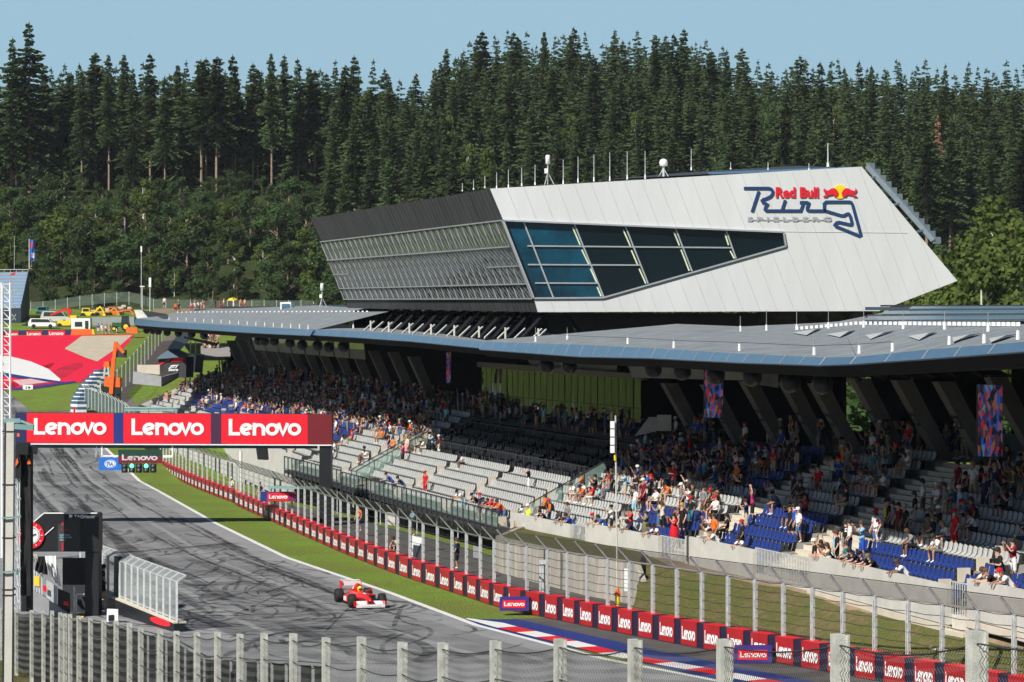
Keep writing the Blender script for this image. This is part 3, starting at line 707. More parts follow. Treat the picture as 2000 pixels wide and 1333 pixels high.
# gates of vertical bars in the openings
for gi, (a, b) in enumerate(GA):
    g = MB(); d = b-a; nb = max(5, int(d.length/.2)); zt = max(a.z, b.z)+.2
    for i in range(nb+1):
        p = a.lerp(b, i/nb); g.tube(V((p.x, p.y, a.z-.7)), V((p.x, p.y, zt+.6)), .025, .025, 4)
    g.beam(V((a.x, a.y, zt+.6)), V((b.x, b.y, zt+.6)), .05, .05); g.beam(V((a.x, a.y, a.z-.6)), V((b.x, b.y, a.z-.6)), .05, .05); g.build('gate_bars', STEEL, stand)
    s = MB(); L_ = d.length; s.box((a+b)/2+V((0,0,-1.3)), (L_, .8, 1.0), math.atan2(d.y, d.x)); s.box((a+b)/2+V((0,0,-1.7))-BL[6].n*.6, (L_*.8, .8, .6), math.atan2(d.y, d.x)); s.build('entrance_step', CONCW, stand)
# glass fronted terrace rail of the middle part, floor slab and black void below
B = BL[4]; A0 = BL[3]
rail = MB(); rg = MB(); under = MB()
for Bk in (A0, B):
    n = int(Bk.L/1.25)
    for i in range(n+1):
        u = Bk.L*i/n; rail.beam(Bk.pt(u, -.9, -.55), Bk.pt(u, -.9, 1.12), .07, .22)
    rail.beam(Bk.pt(0, -.9, 1.12), Bk.pt(Bk.L, -.9, 1.12), .09, .06); rail.beam(Bk.pt(0, -.9, .12), Bk.pt(Bk.L, -.9, .12), .05, .05)
    rg.quad(Bk.pt(0, -.86, .15), Bk.pt(Bk.L, -.86, .15), Bk.pt(Bk.L, -.86, 1.08), Bk.pt(0, -.86, 1.08))
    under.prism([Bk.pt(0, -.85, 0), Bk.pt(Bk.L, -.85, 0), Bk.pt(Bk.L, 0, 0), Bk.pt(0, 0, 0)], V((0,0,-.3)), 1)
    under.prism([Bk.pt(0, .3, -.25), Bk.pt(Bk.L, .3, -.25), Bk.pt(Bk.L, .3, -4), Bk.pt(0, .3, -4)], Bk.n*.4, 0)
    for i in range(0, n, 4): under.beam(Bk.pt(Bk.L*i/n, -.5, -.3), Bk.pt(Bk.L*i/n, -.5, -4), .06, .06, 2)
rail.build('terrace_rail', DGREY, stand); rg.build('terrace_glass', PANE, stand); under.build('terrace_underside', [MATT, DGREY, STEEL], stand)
# glass balustrades climbing the two gangways that bound the white block
for (Bk, u, k) in ((BL[4], .0, 7), (BL[5], .3, 7), (BL[4], -1.6, 7)):
    g = MB(); f = MB()
    a, b = Bk.pt(u, .2, .15), Bk.pt(u, .2+k*TR, .15+k*RI); g.quad(a, b, b+V((0,0,1.0)), a+V((0,0,1.0))); f.beam(a+V((0,0,1.05)), b+V((0,0,1.05)), .06, .06)
    for i in range(5): q = a.lerp(b, i/4); f.beam(q-V((0,0,.2)), q+V((0,0,1.05)), .05, .05)
    g.build('balustrade_glass', PANE, stand); f.build('balustrade_frame', DGREY, stand)
# black hospitality tiers behind the white block
hb = MB(); hs = MB()
for r in range(7):
    o0, z = 6*TR+r*1.15, 6*RI+.2+r*.42
    hb.quad(B.pt(0, o0, z), B.pt(B.L+8, o0, z), B.pt(B.L+8, o0+1.15, z), B.pt(0, o0+1.15, z)); hb.quad(B.pt(0, o0, z-.5), B.pt(B.L+8, o0, z-.5), B.pt(B.L+8, o0, z), B.pt(0, o0, z))
    n = int((B.L+6)/.62)
    for i in range(n):
        if i % 22 > 19 or (r < 4 and (i*7+r*3) % 11 > 8): continue
        p = B.pt(.5+i*.62, o0+.45, z); M = Matrix.Translation(p) @ Matrix(((B.d.x, B.n.x, 0, 0), (B.d.y, B.n.y, 0, 0), (0, 0, 1, 0), (0, 0, 0, 1))); seat_mb(hs, M, 0)
    if r in (0, 3, 6):
        for i in range(int(B.L/2)): hb.beam(B.pt(i*2., o0+.03, z), B.pt(i*2., o0+.03, z+1.0), .04, .04, 1)
        hb.beam(B.pt(0, o0+.03, z+1.0), B.pt(B.L, o0+.03, z+1.0), .05, .05, 1)
hb.prism([B.pt(-.12, 4.8, -1), B.pt(-.12, 17.3, -1), B.pt(-.12, 17.3, 5.1), B.pt(-.12, 9.6, 5.1), B.pt(-.12, 4.8, 2.6)], -B.d*.25)
hb.build('hospitality_tier', [MATT, DGREY], stand); tag(hs.build('black_seats', [SEATK, SEATK, DGREY], stand), kind='stuff')
# concourse behind the rows, back wall
cc = MB()
ends = []
for Bk in BL:
    if Bk.rows < 12: continue
    o = 12*TR; z = 12*RI
    cc.quad(Bk.pt(-1.5, o, z), Bk.pt(Bk.L+1.5, o, z), Bk.pt(Bk.L+1.5, o+9, z), Bk.pt(-1.5, o+9, z)); ends.append((Bk, o+9, z))
for (A, o, z), (C, o2, z2) in zip(ends, ends[1:]):
    cc.quad(A.pt(A.L-1, 11*TR, z-.05), C.pt(1, 11*TR, z-.05), C.pt(1, o, z-.05), A.pt(A.L-1, o, z-.05))
    cc.quad(A.pt(A.L-1, o-.2, z-.1), C.pt(1, o-.2, z-.1), C.pt(1, o-.2, z+1.0), A.pt(A.L-1, o-.2, z+1.0))
cc.build('concourse_floor', CONC, stand)
A, C = BL[3], BL[5]
for k, (o0, o1) in enumerate(((4.6, 18.),)):
    m = MB(); m.quad(A.pt(A.L-.5, o0, 2.0), C.pt(1, o0, 2.2), C.pt(1, o1, 5.0), A.pt(A.L-.5, o1, 5.0)); m.build('hospitality_base', BLACK, stand)
bw = MB()
for i, (Bk, o, z) in enumerate(ends):
    n = max(4, int(Bk.L/1.6)); us = [-1.5+(Bk.L+3)*k/n for k in range(n+1)]
    for u0, u1 in zip(us, us[1:]):
        q = Bk.pt((u0+u1)/2, o, z); px = 1000+q.x*FPX/q.y; h = 1.0 if (1532 < px < 1560 or 1588 < px < 1628 or 1655 < px < 1712) else 6.5
        bw.prism([Bk.pt(u0, o, z-.3), Bk.pt(u1, o, z-.3), Bk.pt(u1, o, z+h), Bk.pt(u0, o, z+h)], Bk.n*.3)
p_, q_ = BL[3].pt(BL[3].L+1.4, 18.8), B.pt(0, 17.3); bw.prism([V((p_.x,p_.y,0)), V((q_.x,q_.y,0)), V((q_.x,q_.y,11)), V((p_.x,p_.y,11))], V((.1,.4,0)))
bw.prism([B.pt(0, 17.2, 3), B.pt(B.L+9, 17.2, 3), B.pt(B.L+9, 17.2, 10.5), B.pt(0, 17.2, 10.5)], B.n*.3)
B0 = BL[0]; bw.prism([B0.pt(-.4, 9.6, -1), B0.pt(-.4, 18.6, -1), B0.pt(-.4, 18.6, 10.5), B0.pt(-.4, 13.0, 10.5), B0.pt(-.4, 11.0, 6.2)], -B0.d*.3)
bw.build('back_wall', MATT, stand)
# rear light wells: pale panels and slabs seen between the fins
# slanted fins, leaning out over the rows, each with its letter board
def on_stand(px, off, dz):
    for Bk in BL:
        if Bk.rows == 12 and Bk.px0-40 <= px <= Bk.px1+40:
            pass
    best = None
    for Bk in BL:
        for i in range(0, 120):
            u = Bk.L*(i/119*1.3-.15); q = Bk.pt(u, off, dz); e = abs(1000+q.x*FPX/q.y-px)
            if Bk.rows < 12: e += 15
            if best is None or e < best[0]: best = (e, Bk, u)
    return best[1], best[2]
letters = {1480: 'M', 1560: 'M', 1675: 'N', 1745: 'N', 1905: 'O'}
for i, pxb in enumerate((478,500,522,546,572,600,630,660,694,730,768,808,850,1370,1452,1530,1610,1670,1755,1840,1925,2030,2140)):
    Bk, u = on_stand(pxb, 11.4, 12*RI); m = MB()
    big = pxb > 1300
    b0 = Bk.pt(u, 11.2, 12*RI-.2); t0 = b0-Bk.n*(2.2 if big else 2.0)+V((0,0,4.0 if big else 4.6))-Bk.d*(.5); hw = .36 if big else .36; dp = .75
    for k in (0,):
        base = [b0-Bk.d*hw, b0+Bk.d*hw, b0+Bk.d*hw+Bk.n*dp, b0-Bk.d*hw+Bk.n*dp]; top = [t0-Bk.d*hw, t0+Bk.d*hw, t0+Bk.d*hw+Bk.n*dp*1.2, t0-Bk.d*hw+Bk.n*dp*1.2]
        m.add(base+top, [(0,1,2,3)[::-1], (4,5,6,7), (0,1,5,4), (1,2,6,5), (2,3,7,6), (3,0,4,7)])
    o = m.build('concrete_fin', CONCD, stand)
    if big and i >= 14:
        lt = {14:'L',15:'M',16:'M',17:'N',18:'N',19:'O',20:'O'}.get(i)
        if lt:
            c = b0.lerp(t0, .52); up = (t0-b0).normalized(); fn = up.cross(Bk.d); fn = fn if fn.dot(Bk.n) < 0 else -fn
            right = Bk.d if Bk.d.y < 0 else -Bk.d
            bd = MB(); bd.quad(c-right*.36-up*.36+fn*.012, c+right*.36-up*.36+fn*.012, c+right*.36+up*.36+fn*.012, c-right*.36+up*.36+fn*.012)
            bo = bd.build('letter_board', BLACK, o); tx = MB(); add_text(tx, lt, lambda x, y: c+right*(-.2+x)+up*(-.22+y)+fn*.02, .44, 0, .4, .03); tx.build('lettering', MIDG, bo)
# tall glazed front of the hospitality box
gx = MB(); gf = MB(); A = P(940,797,203); A1 = P(940,715,203); C = P(1252,826,163); C1 = P(1252,741,163)
ng = 26
for i in range(ng):
    a, b = A.lerp(C, i/ng), A.lerp(C, (i+1)/ng); a1, b1 = A1.lerp(C1, i/ng), A1.lerp(C1, (i+1)/ng); j = (noise.noise(V((i*1.7,0.3,0))))*.07; nn = V((.0, j, 0))
    K = 7
    w_ = lambda u, v: V((noise.noise(V((i*1.3+u*1.1, v*2.3, 2.)))*.035, noise.noise(V((i*1.3+u*1.1, v*2.3, 9.)))*.03, 0))
    for k in range(K):
        for q in range(2):
            f = lambda u, v: a.lerp(b, u).lerp(a1.lerp(b1, u), v)+w_(u, v)
            gx.quad(f(q/2, k/K), f((q+1)/2, k/K), f((q+1)/2, (k+1)/K), f(q/2, (k+1)/K))
    gf.beam(a+V((-.012,-.003,0)), a1+V((-.012,-.003,0)), .022 if i % 5 else .05, .02)
gf.beam(A.lerp(A1, .33)-V((0,.06,0)), C.lerp(C1, .33)-V((0,.06,0)), .05, .05)
GBOX = mat('mirror_glazing', (.016,.022,.026), .06, metal=0, spec=.1, var=0)
gx.build('glazing', GBOX, stand, True); gf.build('glazing_bar', BLACK, stand)
hd = MB(); hd.beam(A1+V((-.2,-.2,.12)), C1+V((.3,-.2,.12)), .3, .4); hd.build('glazing_head', mat('bronze_trim', (.17,.12,.12), .5, metal=.3), stand)
# pale soffit boxes above the glazing and beyond it
sf = MB(); 
for (x0, x1, y0, y1, Y0, Y1) in ((1040,1205,700,724,190,170),(1235,1475,712,738,165,140),(1480,1520,712,752,146,142)):
    sf.quad(P(x0, y1, Y0), P(x1, y1+6, Y1), P(x1, y0, Y1), P(x0-10, y0, Y0))
sf.build('soffit_panel', MIDG, stand)
# long glazed media gallery hung under the far roof
mg = MB(); mf = MB()
A, C = P(490,655,262), P(712,668,222); A1, C1 = P(498,684,262), P(716,703,222)
A = P(488,652,262); mg.quad(A1, C1, C, A)
for i in range(9):
    a, b = A.lerp(C, i/8), A1.lerp(C1, i/8); mf.beam(a+V((-.05,-.05,0)), b+V((-.05,-.05,0)), .09, .05)
mgm = MB(); mgm.quad(A1.lerp(A, .55)-V((.02,.02,0)), C1.lerp(C, .55)-V((.02,.02,0)), C-V((.02,.02,0)), A-V((.02,.02,0)))
mg.build('gallery_panel', mat('gallery_grey', (.22,.20,.19), .7), stand); mgm.build('gallery_glazing', mat('gallery_glass', (.30,.30,.26), .15, metal=.6, var=.3, vscale=.8), stand); mf.build('gallery_frame', BLACK, stand)

# ------------------------------------------------------------------ roofs
MEMB = mat('roof_membrane', (.22,.245,.265), .75, var=.22, vscale=.8, bump=.6, bscale=1.1)
FASC = mat('blue_grey_fascia', (.10,.19,.30), .35, metal=.35, var=.07, vscale=1.5)  # blue of the base colour stands for sky reflected in the sloped fascia
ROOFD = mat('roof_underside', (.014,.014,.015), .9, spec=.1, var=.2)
SKYL = mat('skylight_band', (.10,.16,.22), .2, metal=.5, var=.1)
def edge(nodes): return [(P(px, yt, Y), P(px, yb, Y)) for px, yt, yb, Y in nodes]
def roof(nm, nodes, backs, seam=True):
    E = edge(nodes); f = MB(); mbm = MB(); un = MB(); sm = MB()
    for (t0, b0), (t1, b1) in zip(E, E[1:]):
        inn = nrm2(t1-t0); inn = inn if inn.x > 0 else -inn
        f.prism([b0, b1, t1+inn*.28, t0+inn*.28], V((0,0,-.05))+inn*.05, 0)
        L_ = (t1-t0).length; n = max(1, int(L_/2.5))
        for i in range(n+1):
            s = i/n; a = b0.lerp(b1, s)+V((0,0,.012))-inn*.004; c = t0.lerp(t1, s)+inn*.28+V((0,0,.012)); sm.beam(a, c, .05, .012)
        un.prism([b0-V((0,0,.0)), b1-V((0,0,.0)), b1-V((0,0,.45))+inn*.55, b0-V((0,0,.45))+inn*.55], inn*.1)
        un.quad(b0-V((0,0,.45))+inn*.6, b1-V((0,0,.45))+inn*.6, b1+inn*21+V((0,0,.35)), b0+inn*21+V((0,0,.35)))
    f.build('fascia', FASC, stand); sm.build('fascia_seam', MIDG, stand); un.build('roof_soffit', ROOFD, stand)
    n = len(E)
    for i in range(n-1):
        t0, t1 = E[i][0], E[i+1][0]; inn = nrm2(t1-t0); inn = inn if inn.x > 0 else -inn
        t0, t1 = t0+inn*.3+V((0,0,-.03)), t1+inn*.3+V((0,0,-.03)); k0, k1 = backs[i], backs[i+1]
        K = 8
        for j in range(K):
            a, b, c, d = t0.lerp(k0, j/K), t1.lerp(k1, j/K), t1.lerp(k1, (j+1)/K), t0.lerp(k0, (j+1)/K); mbm.quad(a, b, c, d)
    return mbm
rb = [(945,666,300)] 
R1N = [(936,668,683,160),(1130,674,697,139),(1270,681,700,126),(1450,692,709,110),(1600,699,714,100),(1660,697,712,98),(1800,683,702,92),(2000,667,687,84),(2250,647,668,76)]
R1B = [P(940,666,162),P(1130,650,160),P(1322,633,158),P(1450,638,152),P(1600,631,146),P(1640,628,143),P(1750,606,136),P(2000,602,124),P(2280,596,112)]
roof('right', R1N, R1B).build('roof_membrane', MEMB, stand, True)
R2N = [(597,643,654,206),(700,648,660,192),(800,655,667,178),(965,671,683,158)]
R2B = [P(620,642,210),P(740,641,205),P(860,652,192),P(985,670,163)]
roof('middle', R2N, R2B).build('roof_membrane', MEMB, stand, True)
R3N = [(262,622,635,318),(310,628,639,296),(360,631,642,276),(480,638,650,238),(605,645,656,204)]
R3B = [P(286,612,330),P(330,613,322),P(420,604,306),P(620,597,262),P(770,606,222)]
roof('far', R3N, R3B).build('roof_membrane', MEMB, stand, True)
rb = MB(); rb.prism([P(262,606,319), P(277,606,319), P(290,622,316), P(268,624,318)], V((.3,3,0)), 0); rb.prism([P(290,622,316), P(277,606,319), P(327,614,316), P(330,624,300)], V((0,0,-.2)), 1); rb.build('roof_end_wing', [CONCL, DGREY], stand)
# things standing on the membranes: found by dropping the photo's sight line on the roof surfaces
from mathutils.bvhtree import BVHTree
RV, RF = [], []
for o in stand.children:
    if o.name.startswith('roof_membrane'):
        k = len(RV); RV += [ROOT[stand.name] @ v.co for v in o.data.vertices]; RF += [tuple(i+k for i in p.vertices) for p in o.data.polygons]
RT = BVHTree.FromPolygons(RV, RF)
def on_roof(px, py, lift=.03):
    d = (P(px, py, 100)-V((0,0,CAMH))).normalized(); h = RT.ray_cast(V((0,0,CAMH)), d)
    return None if h[0] is None else h[0]+V((0,0,lift))
PALEM = mat('pale_membrane', (.44,.46,.47), .7); DARKM = mat('shaded_membrane', (.15,.16,.175), .75)
for (xa, ya, xb, yb) in ((1605,643,1575,657),(1672,646,1640,661),(1748,648,1700,665),(1830,650,1795,667),(1918,653,1862,671),(1990,655,1935,672)):
    a, b, c, e = on_roof(xa, ya, .05), on_roof(xb, yb, .05), on_roof(xa-58, ya+9, .05), on_roof(xb-4, yb, .05)
    if None in (a, b, c): continue
    m = MB(); r_ = a.lerp(b, .45)+V((0,0,.09)); m.add([a, b, c, r_], [(0,3,2),(3,1,2),(0,1,3)]); m.build('membrane_fold', PALEM, stand)
for i in range(46):
    cl = MB(); px = 1556+i*9.6; y_ = 646-min(12, i)*.85+max(0, i-12)*.10; p = on_roof(px, y_)
    if p is not None: cl.box(p+V((0,0,.08)), (.13,.25,.16)); cl.build('roof_cleat', WTXT, stand)
for i in range(46):
    cl = MB(); px = 330+i*8.6; p = on_roof(px, 611.5-i*.02)
    if p is not None: cl.box(p+V((0,0,.06)), (.16,.3,.12)); cl.build('roof_cleat', WTXT, stand)
for (x0, x1, y0, y1, m) in ((1690,2010,626,634,0),(1690,2010,623,625.5,1),(1722,2010,615,622,0),(1735,2010,612.5,614.5,1),(1775,2010,607,612,0)):
    a, b, c, e = (on_roof(x, y, .12) for x, y in ((x0,y1),(x1,y1),(x1,y0),(x0+6,y0)))
    if None in (a, b, c, e): continue
    k = MB(); k.prism([a, b, c, e], V((0,0,.1))); k.build('skylight_band', [SKYL, DGREY][m], stand)
for (x0, x1, y0, y1, Y0, Y1, m) in ((600,690,596,602,275,262,0),(380,672,604,608,318,270,0),(430,676,599,603,322,272,1),(1690,2060,600,606,142,128,0),(1720,2060,596,599,144,130,1)):
    a, b = P(x0, y1, Y0), P(x1, y1, Y1); c, d = P(x1, y0, Y1), P(x0, y0, Y0); sk = MB(); sk.prism([a, b, c, d], V((.05, .5, 0))); sk.build('skylight_band', [SKYL, DGREY][m], stand)
for px, yb, yt in ((1108,664,640),(1226,672,645),(1316,680,641),(1444,686,640),(1590,694,650),(1678,691,648),(1743,687,660),(1556,646,605),(1618,642,606),(1687,640,606),(1764,643,608),(1845,644,608),(1930,648,610),(1922,671,640),(1988,664,640),(1854,674,650),(1446,648,618),(1497,646,605),(1046,668,640),(690,642,628)):
    a = on_roof(px, yb, 0.)
    if a is None: continue
    b = P(px, yt, a.y); rp = MB(); rp.tube(a, a+V((0,0,.32)), .07, .055, 6, 0); rp.tube(a, b, .02, .014, 4, 1); rp.build('roof_stanchion', [WTXT, MIDG], stand)
for i in range(17):
    px = 330+i*17.; y_ = 627+i*1.15; a = on_roof(px, y_-2, 0.)
    if a is None: continue
    rp = MB(); rp.tube(a, a+V((0,0,.36)), .05, .04, 6, 0); rp.build('roof_stanchion', [WTXT], stand)
rw_ = MB(); pr = None
for px, py in ((1060,662),(1150,668),(1226,671),(1316,677),(1444,682),(1590,690),(1678,687),(1743,683)):
    a = on_roof(px, py, .3)
    if a is None: pr = None; continue
    if pr is not None: rw_.tube(pr, a, .012, .012, 4)
    pr = a
rw_.build('safety_line', DGREY, stand)
# small white braces along the middle roof edge
for i, px in enumerate((711,728,746,764,786,806,828,851,873,897,921,946,972,1003,1036,1044)):
    Y = 196-i*2.3; y_ = 644+i*1.35; a = P(px, y_+2, Y); br = MB(); br.beam(a, a+V((.75,1.0,.72)), .1, .1)
    if i % 2 == 0: br.beam(a+V((.5,0,0)), a+V((.5,0,.75)), .12, .12)
    br.build('roof_brace', CONCL, stand)
# black loudspeakers hung along the roof edge
for px, py, Y in ((1068,705,150),(1112,706,146),(1276,711,130),(1333,715,127),(1398,722,118),(1470,724,114),(1545,735,110),(1607,737,106),(286,641,318),(298,642,314),(309,643,310),(326,645,300),(348,646,290),(374,648,285),(398,650,268),(505,660,240),(516,661,236),(535,661,232),(566,664,226),(590,668,218),(620,669,212),(642,672,206),(670,671,202)):
    s = thing('loudspeaker', 'black loudspeaker hanging under the grandstand roof edge', 'speaker', tuple(P(px, py, Y)), 0, 'loudspeakers under the roof edge')
    c = P(px, py, Y)+V((0,0,-.28)); m = MB(); m.lathe([(.12,-.35),(.40,-.1),(.46,.15),(.30,.38),(.1,.45)], c, 10, 0, 'Y'); m.build('speaker_horn', BLACK, s, True)
    m = MB(); m.tube(c+V((0,.1,.2)), c+V((0,.2,.95)), .05, .05, 6); m.build('hanger', DGREY, s)
# two colourful video screens and the small hanging one
SCRM = bpy.data.materials.new('screen_picture_glow'); SCRM.use_nodes = True
t = SCRM.node_tree; N = t.nodes; L = t.links; b = N['Principled BSDF']; b.inputs['Roughness'].default_value = .4
tc = N.new('ShaderNodeTexCoord'); mp = N.new('ShaderNodeMapping'); mp.inputs['Scale'].default_value = (5.5,5.5,2.0); L.new(tc.outputs['Object'], mp.inputs[0])
nz = N.new('ShaderNodeTexNoise'); nz.inputs['Scale'].default_value = 3; nz.inputs['Detail'].default_value = 3; L.new(mp.outputs[0], nz.inputs['Vector'])
ad = N.new('ShaderNodeMixRGB'); ad.blend_type = 'ADD'; ad.inputs[0].default_value = .35; L.new(mp.outputs[0], ad.inputs[1]); L.new(nz.outputs['Color'], ad.inputs[2])
vo = N.new('ShaderNodeTexVoronoi'); vo.inputs['Scale'].default_value = 1.6; L.new(ad.outputs[0], vo.inputs['Vector'])
rp0 = N.new('ShaderNodeValToRGB'); rp0.color_ramp.interpolation = 'CONSTANT'; e = rp0.color_ramp.elements; e[0].color = (.01,.01,.03,1); e[1].position = .9; e[1].color = (.05,.04,.08,1)
for ps, c in ((.18,(.03,.10,.45,1)),(.34,(.10,.03,.06,1)),(.45,(.45,.03,.06,1)),(.56,(.30,.13,.20,1)),(.66,(.10,.28,.50,1)),(.76,(.35,.12,.05,1)),(.84,(.02,.04,.2,1))): q = e.new(ps); q.color = c
sp_ = N.new('ShaderNodeSeparateColor'); L.new(vo.outputs['Color'], sp_.inputs[0]); L.new(sp_.outputs[0], rp0.inputs[0]); L.new(rp0.outputs[0], b.inputs['Base Color']); L.new(rp0.outputs[0], b.inputs['Emission Color']); b.inputs['Emission Strength'].default_value = .28
def video(x0, y0, x1, y1, Y, lab, seed):
    r = random.Random(seed); c = P((x0+x1)/2, y1, Y); s = thing('video_screen', lab, 'screen', tuple(c)); m = MB(); m.prism([P(x0-1, y1+1, Y), P(x1+1, y1+1, Y), P(x1+1, y0-1, Y), P(x0-1, y0-1, Y)], V((0,.25,0))); m.build('screen_case', BLACK, s)
    m = MB(); m.quad(P(x0, y1, Y-.02), P(x1, y1, Y-.02), P(x1, y0, Y-.02), P(x0, y0, Y-.02)); m.build('screen_picture', SCRM, s)
video(1376,716,1412,816,138,'tall narrow video screen showing a bright crowd, beside the leftmost near fin', 3)
video(1910,752,1958,892,112,'large tall video screen showing blue and red shapes, among the right fins', 8)
video(872,688,880,748,205,'slim video screen far back beside the hospitality glazing', 13)
# odds and ends on the concourse
m = MB(); m.prism([P(1284,842,150), P(1311,842,150), P(1311,811,150), P(1284,811,150)], V((0,.3,0))); m.prism([P(1240,852,148), P(1284,842,148), P(1284,815,148), P(1268,815,148)], V((0,.3,0)), 1)
o = m.build('concourse_parapet', [CONCL, MIDG], stand)
ct = MB(); cp = MB()                            # frames of the roof behind the right fins
for i in range(9):
    px = 1640+i*48; cp.beam(P(px, 722-i*1.5, 118), P(px+40, 742-i*1.2, 112), .12, .12); cp.beam(P(px, 735, 116), P(px+48, 735, 114), .1, .1)
cp.build('roof_truss', ROOFD, stand)
# ------------------------------------------------------------------ bank, service road and walls between barrier and grandstand
def surf(name, rows, m, kind='structure'):      # rows of 3-D points, equal length -> one sheet
    mb = MB(); n = len(rows[0])
    for r_ in rows: mb.v += [tuple(p) for p in r_]
    for j in range(len(rows)-1):
        for i in range(n-1): mb.f.append((j*n+i, j*n+i+1, (j+1)*n+i+1, (j+1)*n+i)); mb.m.append(0)
    o = mb.build(name, m, None, True); tag(o, kind=kind); return o
def FP(px, dz=0., off=0.):                     # point on the stand's front line
    Y = FY(px); p = V(((px-1000)*Y/FPX, Y, 0)); d = V(((px+5-1000)*FY(px+5)/FPX-p.x, FY(px+5)-Y, 0)).normalized(); n = V((-d.y, d.x, 0)); n = n if n.x > 0 else -n
    p = p-n*off; p.z = dz; return p
bx = [1262,1300,1345,1400,1470,1587,1700,1857,1980,2100,2300]
top = [FP(x, 1.75, -.05) for x in bx]; K = 14
bot = []
wr = resample(smooth(WL2, 8), .25)
for i, x in enumerate(bx):
    s = lerp(1200, 2150, i/(len(bx)-1)); q = min(wr, key=lambda p: abs(1000+p.x*FPX/p.y-s)); d = V((.9, .4, 0)); bot.append(q+V((.62, .1, .02)))
rows = []
for j in range(K+1):
    t_ = j/K; rows.append([a.lerp(b, t_)+V((0,0,.45*math.sin(math.pi*t_)*(1-t_)+.10*noise.noise(V((a.x+t_*7, a.y*.3, 1)))*math.sin(math.pi*t_))) for a, b in zip(top, bot)])
rows = [[V(q) for q in smooth(r_, 5)] for r_ in rows]
surf('grass_bank', rows, GRASSDRY)
dn = len(rows[0]); dt = []
for k in range(6):
    r_ = []
    for i in range(dn):
        x = rows[0][i].x; ext = max(.02, .17+.16*noise.noise(V((x*.45, 2, 1)))+.10*noise.noise(V((x*1.7, 5, 1)))) * min(1, i/8.)
        t_ = ext*k/5; f = t_*K; j = min(K-1, int(f)); r_.append(rows[j][i].lerp(rows[j+1][i], f-j)+V((0,-.012,.035 if k < 5 else -.02)))
    dt.append(r_)
surf('worn_path', dt, DIRT)
# service road
sr = [V((p.x, p.y, 0))+V((.6, .1, 0)) for p in wr if 560 < 1000+p.x*FPX/p.y < 1270][::6]
sr2 = [FP(x, 0, 1.2) for x in (1250,1150,1050,950,850,750,650,560)]
drape('service_road', [tuple(p.xy) for p in sr]+[tuple(p.xy) for p in (sr2 if sr[0].y > sr[-1].y else sr2[::-1])], .03, ASPH2)
# board-marked retaining wall holding the grass terrace in front of the stand
rw = thing('retaining_wall', 'weathered board marked concrete retaining wall below the grass strip, seen through the debris fence', 'wall', tuple(G(1100, 1146)))
rp_ = [G(*p) for p in ((1266,1190),(1240,1183),(1141,1164),(1060,1143),(985,1123),(968,1117))]+[G(968,1117)+V((1.5,9,0))]
m = MB()
for k, (a, b) in enumerate(zip(rp_, rp_[1:])):
    za = 2.0 if k > 0 else .35; nn = nrm2(b-a); nn = nn if nn.x > 0 else -nn; zb = 2.0 
    m.prism([a, b, b+V((0,0,zb)), a+V((0,0,za))], nn*.3)
m.build('wall_face', CONCR, rw)
m = MB()
for px, py in ((1000,1124),(1032,1135),(1065,1144),(1098,1153),(1130,1160),(1172,1169)): a = G(px, py)+V((-.06,-.04,0)); m.beam(a, a+V((0,0,1.95)), .05, .05)
m.build('joint_bar', DGREY, rw)
tz = [[p+V((.15,0,1.97)) for p in rp_[1:6]], [FP(x, 1.9, .1) for x in (1262,1180,1110,1045,1010)]]
tz = [tz[0], [a.lerp(b, .5)+V((0,0,.06)) for a, b in zip(*tz)], tz[1]]
surf('grass_terrace', tz, GRASSDRY)
surf('grass_terrace', [[G(1266,1190)+V((.1,0,.3)), rp_[1]+V((.15,0,1.97))], [FP(1275, 1.75, .1), FP(1262, 1.9, .1)]], GRASSDRY)
# grey concrete walls and grass left of the terrace, behind the far fence
lw = thing('concrete_wall', 'pale concrete retaining wall with a grass slope above it, left of the black terrace', 'wall', tuple(P(500, 960, 225)))
m = MB(); q = [P(574,962,216), P(520,935,232), P(455,905,252), P(400,886,268), P(330,862,290)]
for a, b in zip(q, q[1:]): m.prism([V((a.x,a.y,0)), V((b.x,b.y,0)), b, a], V((.3,.05,0)))
m.build('wall_face', CONCL, lw)
m = MB(); 
for a, b in zip(q, q[1:]):
    for j in range(7): p = a.lerp(b, j/7); m.beam(V((p.x-.1, p.y, 0)), V((p.x-.1, p.y, p.z)), .12, .1)
m.build('pilaster', DGREY, lw)
surf('grass_slope', [[p+V((.25,0,0)) for p in q], [P(574,938,219), P(530,900,234), P(470,876,255), P(410,850,270), P(345,815,296)]], GRASS)

# ------------------------------------------------------------------ control tower over the roof
TY = 185.
def T2(px, py, dy=0.): return P(px, py, TY+dy)
tw = thing('control_tower', 'cantilevered white and dark grey race control building with slanted windows above the grandstand roof', 'control tower', tuple(P(1200, 660, TY)))
CLAD = mat('white_cladding', (.60,.615,.63), .5, tscale=(1,1,.14), var=.055, bump=.05, bscale=.6, vscale=.35)
CLADK = mat('dark_cladding', (.050,.050,.058), .55, metal=.25, var=.28, vscale=.5, tscale=(1,1,.15))
A_, Bt, Rr, Bb, Lb = (957,369), (1683,326), (1870,549), (1717,608), (1050,610)
win = [(983,431),(1530,454),(1535,481),(1178,582),(1043,583)]
wf = MB()
